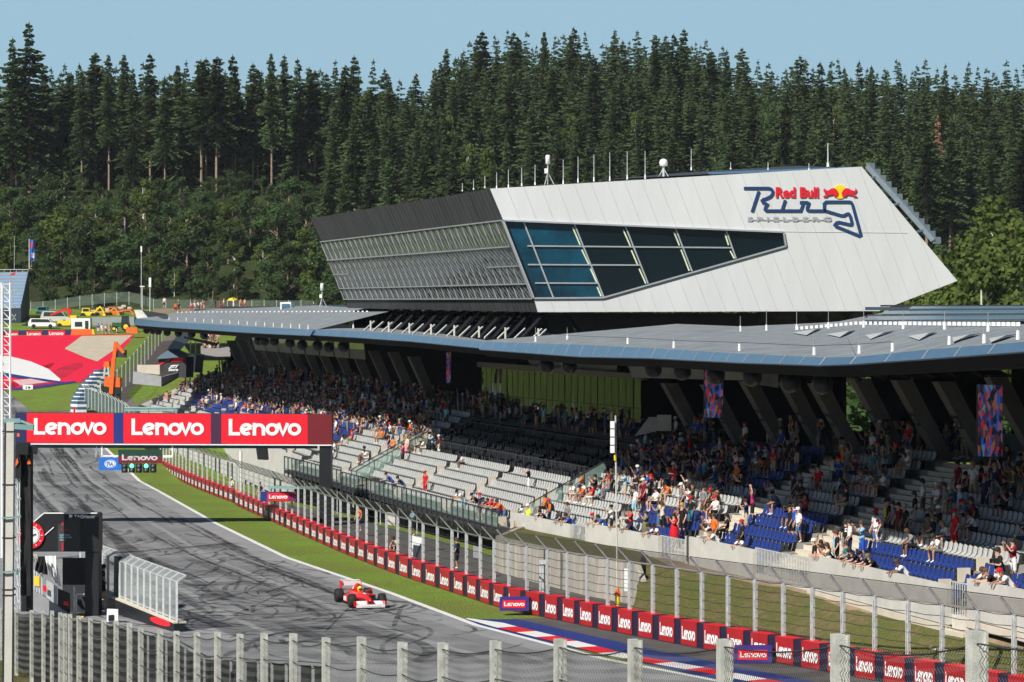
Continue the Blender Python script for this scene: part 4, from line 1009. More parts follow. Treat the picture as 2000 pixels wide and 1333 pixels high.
# white face cut around the window, as convex pieces
pcs = [[A_,Bt,(1530,454),(983,431)], [Bt,Rr,(1535,481),(1530,454)], [Rr,Bb,(1178,582),(1535,481)], [Bb,Lb,(1043,583),(1178,582)]]
for pc in pcs: wf.add([T2(*p) for p in pc], [(3,2,1,0)])
back = lambda p, d=16: T2(*p)+V((0, d, 0))
BK = [(957,380),(1660,345),(1800,545),(1690,600),(1050,602)]
outl = [A_,Bt,Rr,Bb,Lb]
bkp = [P(px, py, TY+17) for px, py in ((985,372),(1640,338),(1800,548),(1690,606),(1075,606))]
n = 5
for i in range(n):
    j = (i+1) % n
    if i == 4: continue
    wf.quad(T2(*outl[i]), T2(*outl[j]), bkp[j], bkp[i])
wf.add(bkp, [(0,1,2,3,4)])
wf.build('white_cladding', CLAD, tw)
sm = MB(); sl_ = 93/241.
def seam(x, y, y2): 
    if y2-y > 3: sm.beam(T2(x+(y-369)*sl_, y, -.012), T2(x+(y2-369)*sl_, y2, -.012), .045, .02)
def ytop(x): return 369+(x-957)*(326-369)/(1683-957.)
import itertools
for i in range(1, 27):
    x0 = 957+i*33.5                              # x on the y=369 level
    y0 = 369
    for _ in range(4): y0 = ytop(x0+(y0-369)*sl_)
    y1 = None
    for yy in range(int(y0)+1, 612):
        x = x0+(yy-369)*sl_
        # leave the outline / enter the window
        inw = (431 <= yy <= 583) and x > 983+(yy-431)*60/152 and yy > 431+(x-983)*23/547 and (yy < 582-(x-1178)*101/357 if x > 1178 else yy < 583) and x < 1534
        out = (x > 1683+(yy-326)*187/223 if yy < 549 else (x > 1870-(yy-549)*153/59)) or yy > 609
        if y1 is None and not inw and not out and yy > y0: y1 = yy
        if y1 is not None and (inw or out): seam(x0, y1+(0 if y1 > y0+2 else 0), yy-1); y1 = None
    if y1: seam(x0, y1, 609)
sm.beam(T2(1530,453,-.012), T2(1772,455.5,-.012), .04, .02)
sm.build('cladding_seam', mat('seam_grey', (.47,.48,.49), .6), tw)
# window: recessed glass, sloped frame, mullions
ww = MB(); d = .35
ww.add([T2(*p)+V((0, d, 0)) for p in win], [(4,3,2,1,0)]); ww.build('window_glass', mat('dark_tinted_glass', (.002,.008,.012), .05, spec=.3, var=0), tw)
wb_ = MB(); wb_.add([T2(*p)+V((0, d-.02, 0)) for p in ((983,431),(1122,437),(1180,582),(1043,583))], [(3,2,1,0)]); wb_.build('blue_glass', mat('blue_reflection_tint', (.003,.012,.018), .05, spec=.3, col2=(.006,.085,.15), vscale=.16), tw)  # left panes: the blue reflection is put into the glass colour
# lit interior edge: pale blinds and floors behind the glass are reflections only, the frame carries the colour
FR = mat('window_frame_metal', (.42,.45,.48), .4, metal=.4, var=.08)
wfm = MB()
for a, b in zip(win, win[1:]+win[:1]):
    wfm.beam(T2(*a)+V((0,.05,0)), T2(*b)+V((0,.05,0)), .12, .42, 0, (0,1,0))
mul = [((1030,480.5),(1431,484)),((1031,517),(1250,518)),((1045,553),(1170,553.5))]
for a, b in mul: wfm.beam(T2(*a)+V((0,d-.1,0)), T2(*b)+V((0,d-.1,0)), .10, .12, 0, (0,1,0))
for a, b in (((1023,434),(1081,582)),((1122,438),(1180,582)),((1222,443),(1266,554)),((1320,447),(1352,530)),((1419,451),(1438,505))): wfm.beam(T2(*a)+V((0,d-.14,0)), T2(*b)+V((0,d-.14,0)), .11, .12, 0, (0,1,0))
wfm.build('window_frame', FR, tw)
wl = MB()
for a, b in (((1119,444),(1134,479)),((1137,488),(1152,519)),((1154,525),(1166,552)),((1167,561),(1175,579)),((1218,449),(1232,481)),((1234,489),(1246,517)),((1249,525),(1262,554)),((1317,453),(1328,480)),((1331,488),(1347,529)),((1417,457),(1424,479)),((1427,490),(1435,505))):
    wl.beam(T2(*a)+V((-.02,d-.12,0)), T2(*b)+V((-.02,d-.12,0)), .10, .06, 0, (0,1,0))
wl.build('glazing_edge', mat('pale_green_edge', (.62,.70,.45), .5), tw)
# dark long facade running away along the track: bands between near and far edge lines
NE = {'t':(957,369),'c':(983,431),'m1':(998,482),'m2':(1014,520),'m3':(1029,555),'b':(1042,584),'z':(1050,610)}
FE = {'t':(606,427),'c':(628,473),'m1':(641,509),'m2':(652,537),'m3':(665,564),'b':(674,585),'z':(679,602)}
FYD = 232.
def D(k, s, off=0., dz=0.):
    a = T2(*NE[k]); b = P(*FE[k], FYD); p = a.lerp(b, s); return p+V((-.93*off, -.36*off, dz))
df = MB()
for ka, kb in (('t','c'),('b','z')):
    for i in range(24): df.quad(D(kb, i/24), D(ka, i/24), D(ka, (i+1)/24), D(kb, (i+1)/24))
df.quad(D('z',0), D('z',1), D('z',1)+V((8,9,.2)), D('z',0)+V((1,17,.2)), 0)
df.quad(D('t',0), D('t',1), D('t',1)+V((8,6,0)), D('t',0)+V((1,17,-.2)), 0)
df.quad(D('t',1), D('z',1), D('z',1)+V((8,9,.2)), D('t',1)+V((8,6,0)), 0)
df.build('dark_cladding', CLADK, tw)
ds = MB(); rr = random.Random(5)
for i in range(1, 58):
    s = i/58.+rr.uniform(-.004, .004)
    for ka, kb in (('t','c'),('b','z')):
        ds.beam(D(ka, s, .015), D(kb, s, .015), .05, .02)
ds.build('cladding_seam', mat('dark_seam', (.11,.11,.12), .5, metal=.3), tw)
# glazed bands with vertical mullions; each pane a little out of true, so the reflections break up
GLB = mat('curtain_glass', (.145,.165,.175), .16, metal=.75, var=.25, vscale=.35)
gl = MB(); gm = MB()
ks = ['c','m1','m2','m3','b']; n = 32
for ka, kb in zip(ks, ks[1:]):
    for i in range(n):
        a, b, c, d_ = D(kb, i/n), D(ka, i/n), D(ka, (i+1)/n), D(kb, (i+1)/n)
        K = 4; off = lambda: V((rr.uniform(-.05,.05), rr.uniform(-.02,.02), 0))
        grid = [[a.lerp(d_, x/K).lerp(b.lerp(c, x/K), y/K)+(V((noise.noise(V((i*3.1+x*.83, y*.9, 7.3)))*.09, 0, 0)) if 0 < x < K and 0 < y < K else V((0,0,0))) for x in range(K+1)] for y in range(K+1)]
        for y in range(K):
            for x in range(K): gl.quad(grid[y][x], grid[y+1][x], grid[y+1][x+1], grid[y][x+1])
for i in range(n+1): gm.beam(D('c', i/n, .10), D('b', i/n, .10), .085, .08)
dgm = MB()  # thin rods drawn in place of a diagonal pattern reflected in the glazing
for ka, kb, h in zip(ks, ks[1:], (.9, 1.15, .8, .6)):
    for i in range(n):
        for f in (0., .5): dgm.beam(D(ka, min(1, (i+f+h)/n), .085), D(kb, min(1, (i+f*.9)/n), .085), .030, .02)
dgm.build('diagonal_rod', mat('reflection_silver', (.22,.24,.245), .5, metal=.3), tw)
for k in ('c','m1','m3','b'): gm.beam(D(k, 0, .12), D(k, 1, .12), .10, .10)
gm.beam(D('m2', 0, .05), D('m2', .14, .05), .08, .08); gm.beam(D('m2', .9, .05), D('m2', 1, .05), .08, .08)
gl.build('curtain_glazing', GLB, tw, True); gm.build('curtain_mullion', mat('mullion_grey', (.30,.31,.32), .5, metal=.3), tw)
# roof edge clutter: dark low roof, louvre frame on the sloping end
rf = MB()
rf.prism([P(1170,352,TY+4), P(1500,334,TY+4), P(1672,329,TY+4), P(1560,324,TY+12), P(1330,338,TY+12)], V((0,2,.05))); rf.prism([P(1380,337,TY+3), P(1660,326,TY+3), P(1670,330,TY+3), P(1390,341,TY+3)], V((0,1,0)), 1)
rf.build('roof_plant', [DGREY, FASC], tw)
lv = MB(); a, b = P(1693,325,TY+1.5), P(1822,470,TY+1.5); lv.beam(a, b, .35, .2, 0, (0,1,0))
for i in range(13):
    p = a.lerp(b, i/12); lv.beam(p, p+V((.62, .3, .02)), .08, .5, 0)
for t_ in (.14, .5, .86): p = a.lerp(b, t_); lv.beam(p, p+V((-.9, -.6, -.25)), .14, .14)
lv.build('louvre_frame', mat('louvre_steel', (.30,.36,.42), .45, metal=.4), tw)
# core and raking struts below
co = MB(); co.prism([P(1110,612,TY+5), P(1484,612,TY+5), P(1478,640,TY+5), P(1150,672,TY+5)], V((0,9,0))); co.prism([P(1060,612,TY+8), P(1110,612,TY+8), P(1130,668,TY+8), P(1080,664,TY+8)], V((0,6,0))); co.build('tower_core', BLACK, tw)
stt = MB()
for i in range(15):
    s = .03+i*.062; a = D('z', s)+V((1.2, 1.2, 0)); px = 1000+a.x*FPX/a.y; b = P(px-48, 662-max(0, (980-px))*.05, a.y-6); stt.beam(a, b, .28, .28)
    if i % 2: c = a+V((1.6, 3, 0)); stt.beam(c, V((c.x, c.y, c.z-2.6)), .22, .22)
stt.build('strut', BLACK, tw)
m = MB(); m.prism([P(690,668,236), P(1120,672,214), P(1120,612,214), P(690,606,236)], V((0,3,0))); m.build('lower_storey', mat('storey_dark', (.02,.022,.026), .5), tw)
m = MB()
for j, (ya, yb) in enumerate(((640,634),(630,625),(621,617))):
    for i in range(16):
        x0 = 760+i*15+j*9; m.prism([P(x0,ya,226-i*.9), P(x0+10,ya+.3,225.4-i*.9), P(x0+16,yb+.3,225.4-i*.9), P(x0+6,yb,226-i*.9)], V((0,.1,0)))
m.build('storey_window', mat('pale_louvre', (.34,.42,.48), .35, metal=.3), tw)
m = MB(); m.prism([P(1480,642,204), P(1640,634,204), P(1705,622,204), P(1705,606,204), P(1480,606,204)], V((0,2,0))); m.build('rear_gallery', mat('rear_gallery_cladding', (.10,.065,.05), .5, var=.7, vscale=1.3), tw)
# the sign on the white face: lettering, circuit outline and the two animals before a yellow disc
SB = mat('sign_blue', (.012,.045,.14), .45, var=.03); SR = mat('sign_red', (.66,.012,.03), .45, var=.03); SY = mat('sign_yellow', (.90,.60,.01), .45, var=.03); SG = mat('sign_grey', (.36,.37,.39), .5, var=.03)
def Z3(x, y, l=0.): return T2(1400+x/3.702, 280+y/3.702)+V((0, -.02-l, 0))
sg = thing('ring_sign', 'blue circuit shaped lettering with red words and two red animals on the white facade', 'sign', tuple(Z3(600, 500)))
m = MB()
ring = [[(195,326),(372,326),(392,332),(404,348),(402,368),(388,386),(360,400),(338,406),(326,416),(334,430),(352,436),(364,444),(350,466),(348,480),(358,489),(606,489),(628,430),(600,429)],
        [(600,429),(652,429),(664,436),(652,470),(654,483),(668,489),(776,489),(776,438),(790,425),(958,425),(972,430),(980,446),(1040,662),(1028,670),(862,602),(852,592),(866,575),(884,572),(955,588),(972,588),(976,576),(962,524),(952,511),(936,513),(918,524),(900,524),(776,487)],
        [(303,348),(254,497)], [(494,412),(470,487)]]
T_ = lambda x, y, l: Z3(x, y, l)
stroke_mesh(m, ring, 21, T_, .07); m.build('circuit_line', SB, sg)
m = MB()
import bmesh as _b
add_text(m, 'Red Bull', lambda x, y: Z3(424+x, 391-y, .08), 72, 0, 312, .045); m.build('red_lettering', SR, sg)
m = MB(); add_text(m, 'S P I E L B E R G', lambda x, y: Z3(220+x, 565-y, .06), 32, 0, 608, .03); m.prism([Z3(225,560,.0), Z3(830,560,.0), Z3(830,553,.0), Z3(225,553,.0)], V((0,-.04,0))); m.build('grey_lettering', SG, sg)
m = MB(); m.prism([Z3(890+50*math.cos(i*.2618), 353+50*math.sin(i*.2618)) for i in range(24)], V((0,-.06,0))); m.build('yellow_disc', SY, sg)
m = MB()
bull = [(872,388),(880,362),(868,340),(850,326),(828,328),(806,342),(786,346),(778,334),(784,326),(772,330),(770,346),(778,360),(796,362),(786,374),(766,384),(770,390),(790,390),(806,378),(822,376),(838,372),(850,388)]
for sgn in (1, -1):
    pts = [Z3(890+(x-890)*sgn, y, .06) for x, y in bull]; m.prism(pts if sgn > 0 else pts[::-1], V((0,-.05,0)))
m.build('red_animal', SR, sg)
# aerials, mast sensors and weather posts on the roofs
def aerial(px, yb, yt, Y, lab, r0=.03):
    a, b = P(px, yb, Y), P(px, yt, Y); o = thing('lightning_rod', lab, 'rod', tuple(a), 0, 'thin rods along the tower roof'); m = MB(); m.tube(a, a+(b-a)*.16, r0*2, r0*1.6, 6, 0); m.build('rod_foot', WTXT, o); m = MB(); m.tube(a+(b-a)*.16, b, r0, r0*.7, 5, 0); m.build('rod', STEEL, o)
for px, yb, yt in ((903,374,358),(925,371,351),(947,368,344),(970,368,337),(993,367,331),(1019,364,328),(1045,362,322),(1100,360,312),(1129,357,307),(1160,355,302),(1191,354,298),(1225,351,296),(1260,350,296)): aerial(px, yb, yt, TY+1.5, 'thin grey lightning rod standing on the tower roof')
for px, yb, yt in ((1350,333,291),(1427,331,317),(1500,332,317),(1580,332,319)): aerial(px, yb, yt, TY+2, 'thin grey lightning rod standing on the tower roof')
aerial(1617,326,280,TY+2,'tall whip aerial with a thick foot near the right end of the tower roof',.05); COL.objects[-1].parent
def antenna(px, py, h, Y, lab, s=1.):
    b = P(px, py, Y); o = thing('sensor_mast', lab, 'antenna', tuple(b)); m = MB()
    for a in (0, 2.1, 4.2): m.tube(b+V((.45*s*math.cos(a), .45*s*math.sin(a), 0)), b+V((0,0,h*.42)), .03, .03, 5)
    m.tube(b, b+V((0,0,h*.75)), .045, .045, 6); m.build('tripod', STEEL, o)
    m = MB(); m.lathe([(.0,h*.68),(.16*s,h*.69),(.17*s,h*.96),(.12*s,h),(0,h)], b, 10); m.build('sensor_head', WTXT, o, True)
    m = MB(); m.box(b+V((-.12*s,-.05,h*.46)), (.25*s,.2,.35*s)); m.build('junction_box', WTXT, o)
antenna(1070,361,2.15,TY+1,'white cylinder antenna on a tripod on the tower roof')
antenna(629,600,2.3,250,'white sensor mast on a tripod on the far grandstand roof')
o = thing('radar_dome', 'squat white dome on a stand on the tower roof', 'antenna', tuple(P(1296,345,TY+3))); b = P(1296,345,TY+3)
m = MB(); m.lathe([(0,.75),(.28,.77),(.31,1.0),(.26,1.2),(.12,1.28),(0,1.3)], b, 12); m.build('dome', WTXT, o, True); m = MB(); m.tube(b, b+V((0,0,.8)), .09, .09, 6); m.tube(b+V((-.35,0,0)), b+V((0,0,.6)), .03, .03, 5); m.tube(b+V((.35,0,0)), b+V((0,0,.6)), .03, .03, 5); m.build('stand', STEEL, o)
b = P(557,608,268); o = thing('roof_screen_box', 'white framed box standing tilted on the far grandstand roof', 'box', tuple(b)); m = MB(); m.prism([P(548,610,268), P(569,610,268), P(568,590,268), P(547,591,268)], V((.3,.8,0))); m.build('box_frame', WTXT, o); m = MB(); m.prism([P(550,607,267.9), P(566,607,267.9), P(566,594,267.9), P(550,594,267.9)], V((0,.05,0))); m.build('box_panel', FASC, o)

# ------------------------------------------------------------------ start gantry
GY = 183.
def Q(px, py, dy=0.): return P(px, py, GY+dy)
ga = thing('start_gantry', 'start gantry with three big red word panels spanning the straight', 'gantry', tuple(G(636, 700+60000/GY)))
m = MB(); m.prism([Q(30,867), Q(648,870), Q(648,810), Q(30,806)], V((0,1.6,0))); m.build('beam', DGREY, ga)
for x0, x1, mm, txt in ((30,52,NAVY,0),(52,222,LRED,1),(222,241,mat('deep_blue_vinyl',(.012,.03,.20),.5,var=.04),0),(241,412,LRED,1),(412,432,PLUM,0),(432,601,LRED,1),(601,648,MAROON,0)):
    y0 = lambda x: 807+(x-30)*.005; m = MB(); m.prism([Q(x0+.15,865+(x0-30)*.005,-.06), Q(x1-.15,865+(x1-30)*.005,-.06), Q(x1-.15,y0(x1),-.06), Q(x0+.15,y0(x0),-.06)], V((0,.05,0)))
    p_ = m.build('advert_panel', mm, ga)
    if txt:
        c = (x0+x1)/2; k = 142/WORDW; xo = c-71+ (1 if x0 > 60 else 0); mm_ = MB(); word(mm_, lambda x, y, l: Q(xo+x*k, 849.5+(x0-30)*.004-y*31.5, -.075-l), .01, wd=.205); mm_.build('lettering', WTXT, p_)
m = MB(); m.beam(Q(60,867.5,-.1), Q(648,870,-.1), .12, .08); m.build('edge_strip', WTXT, ga)
m = MB(); m.beam(Q(60,872,.2), Q(620,873.5,.2), .2, .22); m.beam(Q(60,872,1.4), Q(620,873.5,1.4), .2, .2)
for i in range(12): m.beam(Q(70+i*46,871,.2), Q(70+i*46,875,.2), .1, .3)
m.build('lower_truss', mat('dark_teal_steel', (.03,.09,.11), .45, metal=.4), ga)
m = MB(); m.tube(Q(243,800,.8), Q(345,800,.8), .05, .05, 6); m.tube(Q(243,803,.8), Q(345,803,.8), .05, .05, 6)
for x in (244, 262, 290, 318, 345): m.tube(Q(x,798,.8), Q(x,809,.8), .05, .05, 6)
m.tube(Q(243,797,.8), Q(349,797,.8), .07, .07, 6); m.build('service_rail', TEAL, ga)
for x0, x1, nm in ((624,647,'leg'),(33,56,'leg')):
    m = MB(); a = Q(x0, 868); m.prism([Q(x0,868), Q(x1,868), V((Q(x1,0).x, GY, 0)), V((Q(x0,0).x, GY, 0))], V((0,1.5,0))); m.build(nm, BLACK, ga)
# hanging lights
lt = thing('start_lights', 'start light panel hanging under the gantry with two green lamps lit', 'traffic light', tuple(Q(272, 905)))
m = MB()
m.beam(Q(199,872,.1), Q(199,893,.1), .1, .1); m.beam(Q(199,891,.1), Q(337,891,.1), .1, .1); m.beam(Q(337,872,.1), Q(337,893,.1), .1, .1); m.beam(Q(318,892,.1), Q(337,892,.1), .16, .16); m.build('hanger', WTXT, lt)
m = MB(); m.prism([Q(231,905,-.1), Q(315,905,-.1), Q(315,879,-.1), Q(231,879,-.1)], V((0,.3,0)), 0); m.prism([Q(231,905,-.13), Q(315,905,-.13), Q(315,892,-.13), Q(231,892,-.13)], V((0,.02,0)), 1)
p_ = m.build('header_board', [mat('dark_green_board', (.015,.05,.035), .5), MAROON], lt); k = 70/WORDW; m = MB(); word(m, lambda x, y, l: Q(238+x*k, 899.5-y*11, -.15), wd=.2); m.build('lettering', mat('grey_lettering', (.62,.58,.62), .5), p_)
LGT = mat('green_lamp', (.10,.95,.55), .4, var=0, emit=1.6); LOFF = mat('unlit_lamp', (.05,.055,.055), .25, var=0)
for i in range(5):
    x = 243.5+i*14; m = MB(); m.box(Q(x, 914.5), (.42,.35,.66)); h = m.build('lamp_housing', BLACK, lt, False, .03)
    for j in range(2):
        on = (j == 0 and i in (1, 3)); m = MB(); m.lathe([(0,-.06),(.14,-.05),(.16,0),(.16,.05)], Q(x, 910.5+j*8, -.2), 12, 0, 'Y'); m.build('lamp', LGT if on else LOFF, h, True)
m = MB(); m.beam(Q(240,914), Q(303,914), .05, .05); m.build('cross_bar', STEEL, lt)
fs = thing('blue_sign', 'blue sign with a white round emblem beside the start lights', 'sign', tuple(Q(215, 906)))
m = MB(); m.prism([Q(193,919,-.05), Q(238,919,-.05), Q(238,894,-.05), Q(193,894,-.05)], V((0,.15,0))); m.build('sign_board', mat('sign_sky_blue', (.02,.16,.60), .5), fs)
m = MB(); m.prism([Q(215.5+11.5*math.cos(i*.2618), 906.5+8*math.sin(i*.2618), -.07) for i in range(24)], V((0,.01,0)), 0); stroke_mesh(m, [arc(215.5, 906.5, 9.3, 0, 360, 24, 6.4)], 1.0, lambda x, y, l: Q(x, y, -.085), 0, 1)
add_text(m, 'FIA', lambda x, y: Q(209.5+x, 910-y, -.09), 7, 0, 12, .03, 1); m.build('emblem', [WTXT, mat('sign_sky_blue', (0,0,0))], fs)
sp = thing('loudspeaker', 'black box loudspeaker hanging under the right end of the gantry beam', 'speaker', tuple(Q(511, 886))); m = MB(); m.prism([Q(503,898), Q(521,899), Q(519,875), Q(500,876)], V((.1,.5,0))); m.build('speaker_box', BLACK, sp); m = MB(); m.beam(Q(509,876,.2), Q(509,871,.2), .06, .06); m.build('hanger', DGREY, sp)
m = MB(); m.tube(Q(189,872), Q(189,880), .03, .03, 5); m.lathe([(.1,-.5),(.13,-.3),(.06,0)], Q(189,881), 8); ck = thing('gantry_camera', 'small camera hanging under the gantry beam left of the start lights', 'camera', tuple(Q(189,880))); m.build('camera_body', MIDG, ck)
# small overhead board on a bracket from the fence
ob = thing('overhead_board', 'small red and blue word board on a bracket arm over the verge', 'sign', tuple(P(543, 970, 180)))
m = MB(); m.prism([P(509,980,180), P(578,980,180), P(578,961,180), P(509,961,180)], V((0,.2,0)), 0); m.prism([P(522,979,179.95), P(564,979,179.95), P(564,963,179.95), P(522,963,179.95)], V((0,.03,0)), 1); m.prism([P(564.5,980,179.96), P(578,980,179.96), P(578,961,179.96), P(564.5,961,179.96)], V((0,.02,0)), 2)
p_ = m.build('board', [BLUEP, LRED, mat('violet_vinyl', (.20,.02,.10), .5)], ob); k = 36/WORDW; m = MB(); word(m, lambda x, y, l: P(525.5+x*k, 974.5-y*7.6, 179.9), wd=.23); m.build('lettering', WTXT, p_)
m = MB(); m.beam(P(524,952,180.2), P(622,953,178), .16, .2); m.beam(P(530,952,180.2), P(530,961,180.2), .1, .1); m.beam(P(562,952,180), P(562,961,180), .1, .1); m.build('bracket_arm', TEAL, ob)
for i, (x0, x1, y0, y1, lab) in enumerate(((976,1033,1167,1194,'low red and purple word board standing on the grass at the start of the kerb'),(1434,1508,1262,1297,'low red and purple word board beside the kerb, behind the foreground chain link'))):
    Y = 12*FPX/(y1-700)-2.2*(i == 0); vb = thing('verge_board', lab, 'sign', tuple(P((x0+x1)/2, y1, Y))); m = MB(); m.prism([P(x0,y1-.5,Y), P(x1,y1-.5,Y), P(x1,y0,Y), P(x0,y0,Y)], V((.05,.35,0)), 0); dx, dy = x1-x0, y1-y0
    m.prism([P(x0+dx*.1,y1-dy*.22,Y-.02), P(x1-dx*.12,y1-dy*.22,Y-.02), P(x1-dx*.12,y0+dy*.22,Y-.02), P(x0+dx*.1,y0+dy*.22,Y-.02)], V((0,.015,0)), 1); p_ = m.build('board', [mat('purple_vinyl', (.05,.03,.22), .5), LRED], vb)
    k = dx*.70/WORDW; m = MB(); word(m, lambda x, y, l: P(x0+dx*.15+x*k, y1-dy*.36-y*dy*.30, Y-.03), wd=.22); m.build('lettering', WTXT, p_)
# ------------------------------------------------------------------ pit side: timing portal, pit wall fence, masts
PY = 119.
def K(px, py, dy=0.): return P(px, py, PY+dy)
tp = thing('timing_portal', 'black timing portal with a red ringed clock and a poster screen beside the pit wall', 'portal', tuple(G(130, 700+60000/PY)))
m = MB(); m.prism([K(52,1078), K(193,1078), K(193,1006), K(190,1003), K(86,1003), K(66,1020), K(52,1022)], V((0,1.1,0))); m.build('header', BLACK, tp)
m = MB()
o = [(52,1022),(66,1020),(86,1003),(190,1003)]
for a, b in zip(o, o[1:]): m.beam(K(a[0],a[1]-.4,.0), K(b[0],b[1]-.4,.0), .06, .05)
m.build('white_edge', WTXT, tp)
m = MB(); m.prism([K(166,1078.5,.05), K(192.5,1078.5,.05), K(192.5,1204,.05), K(166,1204,.05)], V((0,.95,0))); m.build('leg', BLACK, tp)
m = MB(); m.prism([K(113,1078,-.02), K(157,1078,-.02), K(157,1010,-.02), K(140,1010,-.02), K(113,1026,-.02)], V((0,.01,0))); p_ = m.build('poster', mat('poster_grey', (.045,.047,.05), .5), tp)
m = MB(); m.prism([K(120,1076,-.03), K(124.5,1076,-.03), K(124.5,1060,-.03), K(120,1060,-.03)], V((0,.005,0))); m.prism([K(121,1027,-.03), K(124.5,1027,-.03), K(124.5,1019,-.03), K(120,1023,-.03)], V((0,.005,0))); add_text(m, 'A 2025', lambda x, y: K(118+x, 1037-y, -.03), 4.2, 0, 18, .02); m.build('red_mark', mat('poster_red', (.45,.02,.05), .5), p_)
m = MB(); add_text(m, 'AUSTRIAN', lambda x, y: K(116+x, 1047-y, -.03), 3.6, 0, 21, .02); add_text(m, 'GRAND PRIX', lambda x, y: K(116+x, 1051.8-y, -.03), 3.6, 0, 25, .02); add_text(m, '2025', lambda x, y: K(116+x, 1056.6-y, -.03), 3.2, 0, 10, .02); m.build('lettering', mat('poster_cyan', (.30,.52,.58), .5), p_)
m = MB(); add_text(m, 'TAGHeuer', lambda x, y: K(145+x, 1012.5-y, -.02), 6.6, 0, 41, .035)
m.prism([K(134.5,1005.5,-.02), K(141.5,1005.5,-.02), K(141,1010.5,-.02), K(138,1013.5,-.02), K(135,1010.5,-.02)], V((0,.01,0))); m.build('lettering', WTXT, tp)
ck = thing('clock_face', 'round clock dial with a red rim mounted on the black timing portal', 'clock', tuple(K(60,1046)))
m = MB(); m.lathe([(0,0),(26*.0238,0),(26*.0238,.08)], K(60,1046,-.1), 28, 0, 'Y'); m.build('rim', LRED, ck); m = MB(); m.lathe([(0,0),(18*.0238,0),(18*.0238,.03)], K(60,1046,-.13), 28, 0, 'Y'); m.build('dial', WTXT, ck)
m = MB(); m.beam(K(60,1047,-.16), K(70,1043,-.16), .05, .03); m.beam(K(60,1047,-.16), K(57,1036,-.16), .04, .03)
stroke_mesh(m, [arc(60,1046,15.5,0,360,24)], .8, lambda x, y, l: K(x, y, -.165)); m.build('hand', BLACK, ck)
m = MB(); m.beam(K(86,1047,-.02), K(105,1030,-.02), .06, .04); m.build('long_hand', WTXT, ck)
m = MB()
for i in range(12): a = i*.5236; m.beam(K(60+20*math.cos(a), 1046+20*math.sin(a), -.11), K(60+23.5*math.cos(a), 1046+23.5*math.sin(a), -.11), .06, .03)
m.build('hour_mark', WTXT, ck)
# interior of the portal: dark back, gates, cloths
m = MB(); m.prism([K(122,1090,1.6), K(166,1090,1.6), K(166,1200,1.6), K(122,1200,1.6)], V((0,.1,0))); m.build('rear_panel', mat('charcoal_panel', (.03,.032,.038), .6), tp)
def cloth(nm, lab, cat, pts, Y, m_, seed):
    r = random.Random(seed); a, b, c, d = [P(*p, Y) for p in pts]; mb = MB(); n = 8
    for j in range(n+1):
        for i in range(n+1):
            q = a.lerp(b, i/n).lerp(d.lerp(c, i/n), j/n); mb.v.append(tuple(q+V((0, .14*math.sin(i*1.9+j*.6+seed)*(.3+j/n), 0))))
    for j in range(n):
        for i in range(n): mb.f.append((j*(n+1)+i, j*(n+1)+i+1, (j+1)*(n+1)+i+1, (j+1)*(n+1)+i)); mb.m.append(0)
    return tag(mb.build(nm, m_, None, True), lab, cat)
cloth('white_sheet', 'crumpled white sheet hanging under the black timing portal', 'sheet', ((84,1086),(110,1086),(118,1146),(104,1134)), 118.6, WTXT, 1)
cloth('black_cover', 'black cover draped beside the white sheet under the portal', 'cover', ((74,1088),(88,1086),(93,1124),(68,1116)), 118.2, BLACKF, 2)
cloth('white_pennant', 'small folded white pennant left of the black cover', 'pennant', ((62,1083),(74,1083),(78,1100),(70,1098)), 118.4, CONCL, 4)
pg = thing('pit_gate', 'grey barred gates and yellow tipped rails under the timing portal', 'gate', tuple(G(100, 1205)))
m = MB()
for i in range(9): m.beam(K(92+i*2.4,1133+i*1.6,-.5), K(92+i*2.4,1175+i*2.2,-.5), .05, .05)
for i in range(5): m.beam(K(62+i*5,1110+i*3,-.6), K(62+i*5,1152+i*4,-.6), .06, .06)
m.beam(K(145,1145,-.4), K(145,1205,-.4), .06, .06); m.beam(K(149,1161,-.4), K(149,1206,-.4), .06, .06); m.beam(K(149,1161,-.4), K(165,1161,-.4), .06, .06); m.build('gate_bar', STEEL, pg)
m = MB(); m.prism([K(67,1144,-.7), K(77,1146,-.7), K(77,1126,-.7), K(67,1126,-.7)], V((0,.03,0))); m.prism([K(76,1195,-.7), K(81,1195,-.7), K(81,1162,-.7), K(76,1162,-.7)], V((0,.08,0))); m.prism([K(106,1200,-.7), K(114,1203,-.7), K(113,1188,-.7), K(107,1188,-.7)], V((0,.08,0))); m.prism([K(140,1207,-.7), K(163,1210,-.7), K(163,1204,-.7), K(140,1204,-.7)], V((0,.08,0))); m.build('yellow_plate', YELLOW, pg)
m = MB(); m.prism([K(59,1150,-.75), K(80,1162,-.75), K(140,1205,-.75), K(140,1225,-.75), K(59,1190,-.75)], V((0,.3,0))); m.build('kickboard', MIDG, pg)
m = MB(); m.prism([K(113,1150,-.45), K(136,1160,-.45), K(136,1206,-.45), K(113,1192,-.45)], V((0,.12,0))); o = m.build('advert_hoarding', BLACK, pg); m = MB(); m.prism([K(124,1182,-.47), K(134,1185,-.47), K(134,1176,-.47), K(124,1174,-.47)], V((0,.01,0))); m.prism([K(84,1154,-.75), K(91,1158,-.75), K(91,1146,-.75), K(84,1143,-.75)], V((0,.02,0))); m.build('red_patch', LRED, pg)
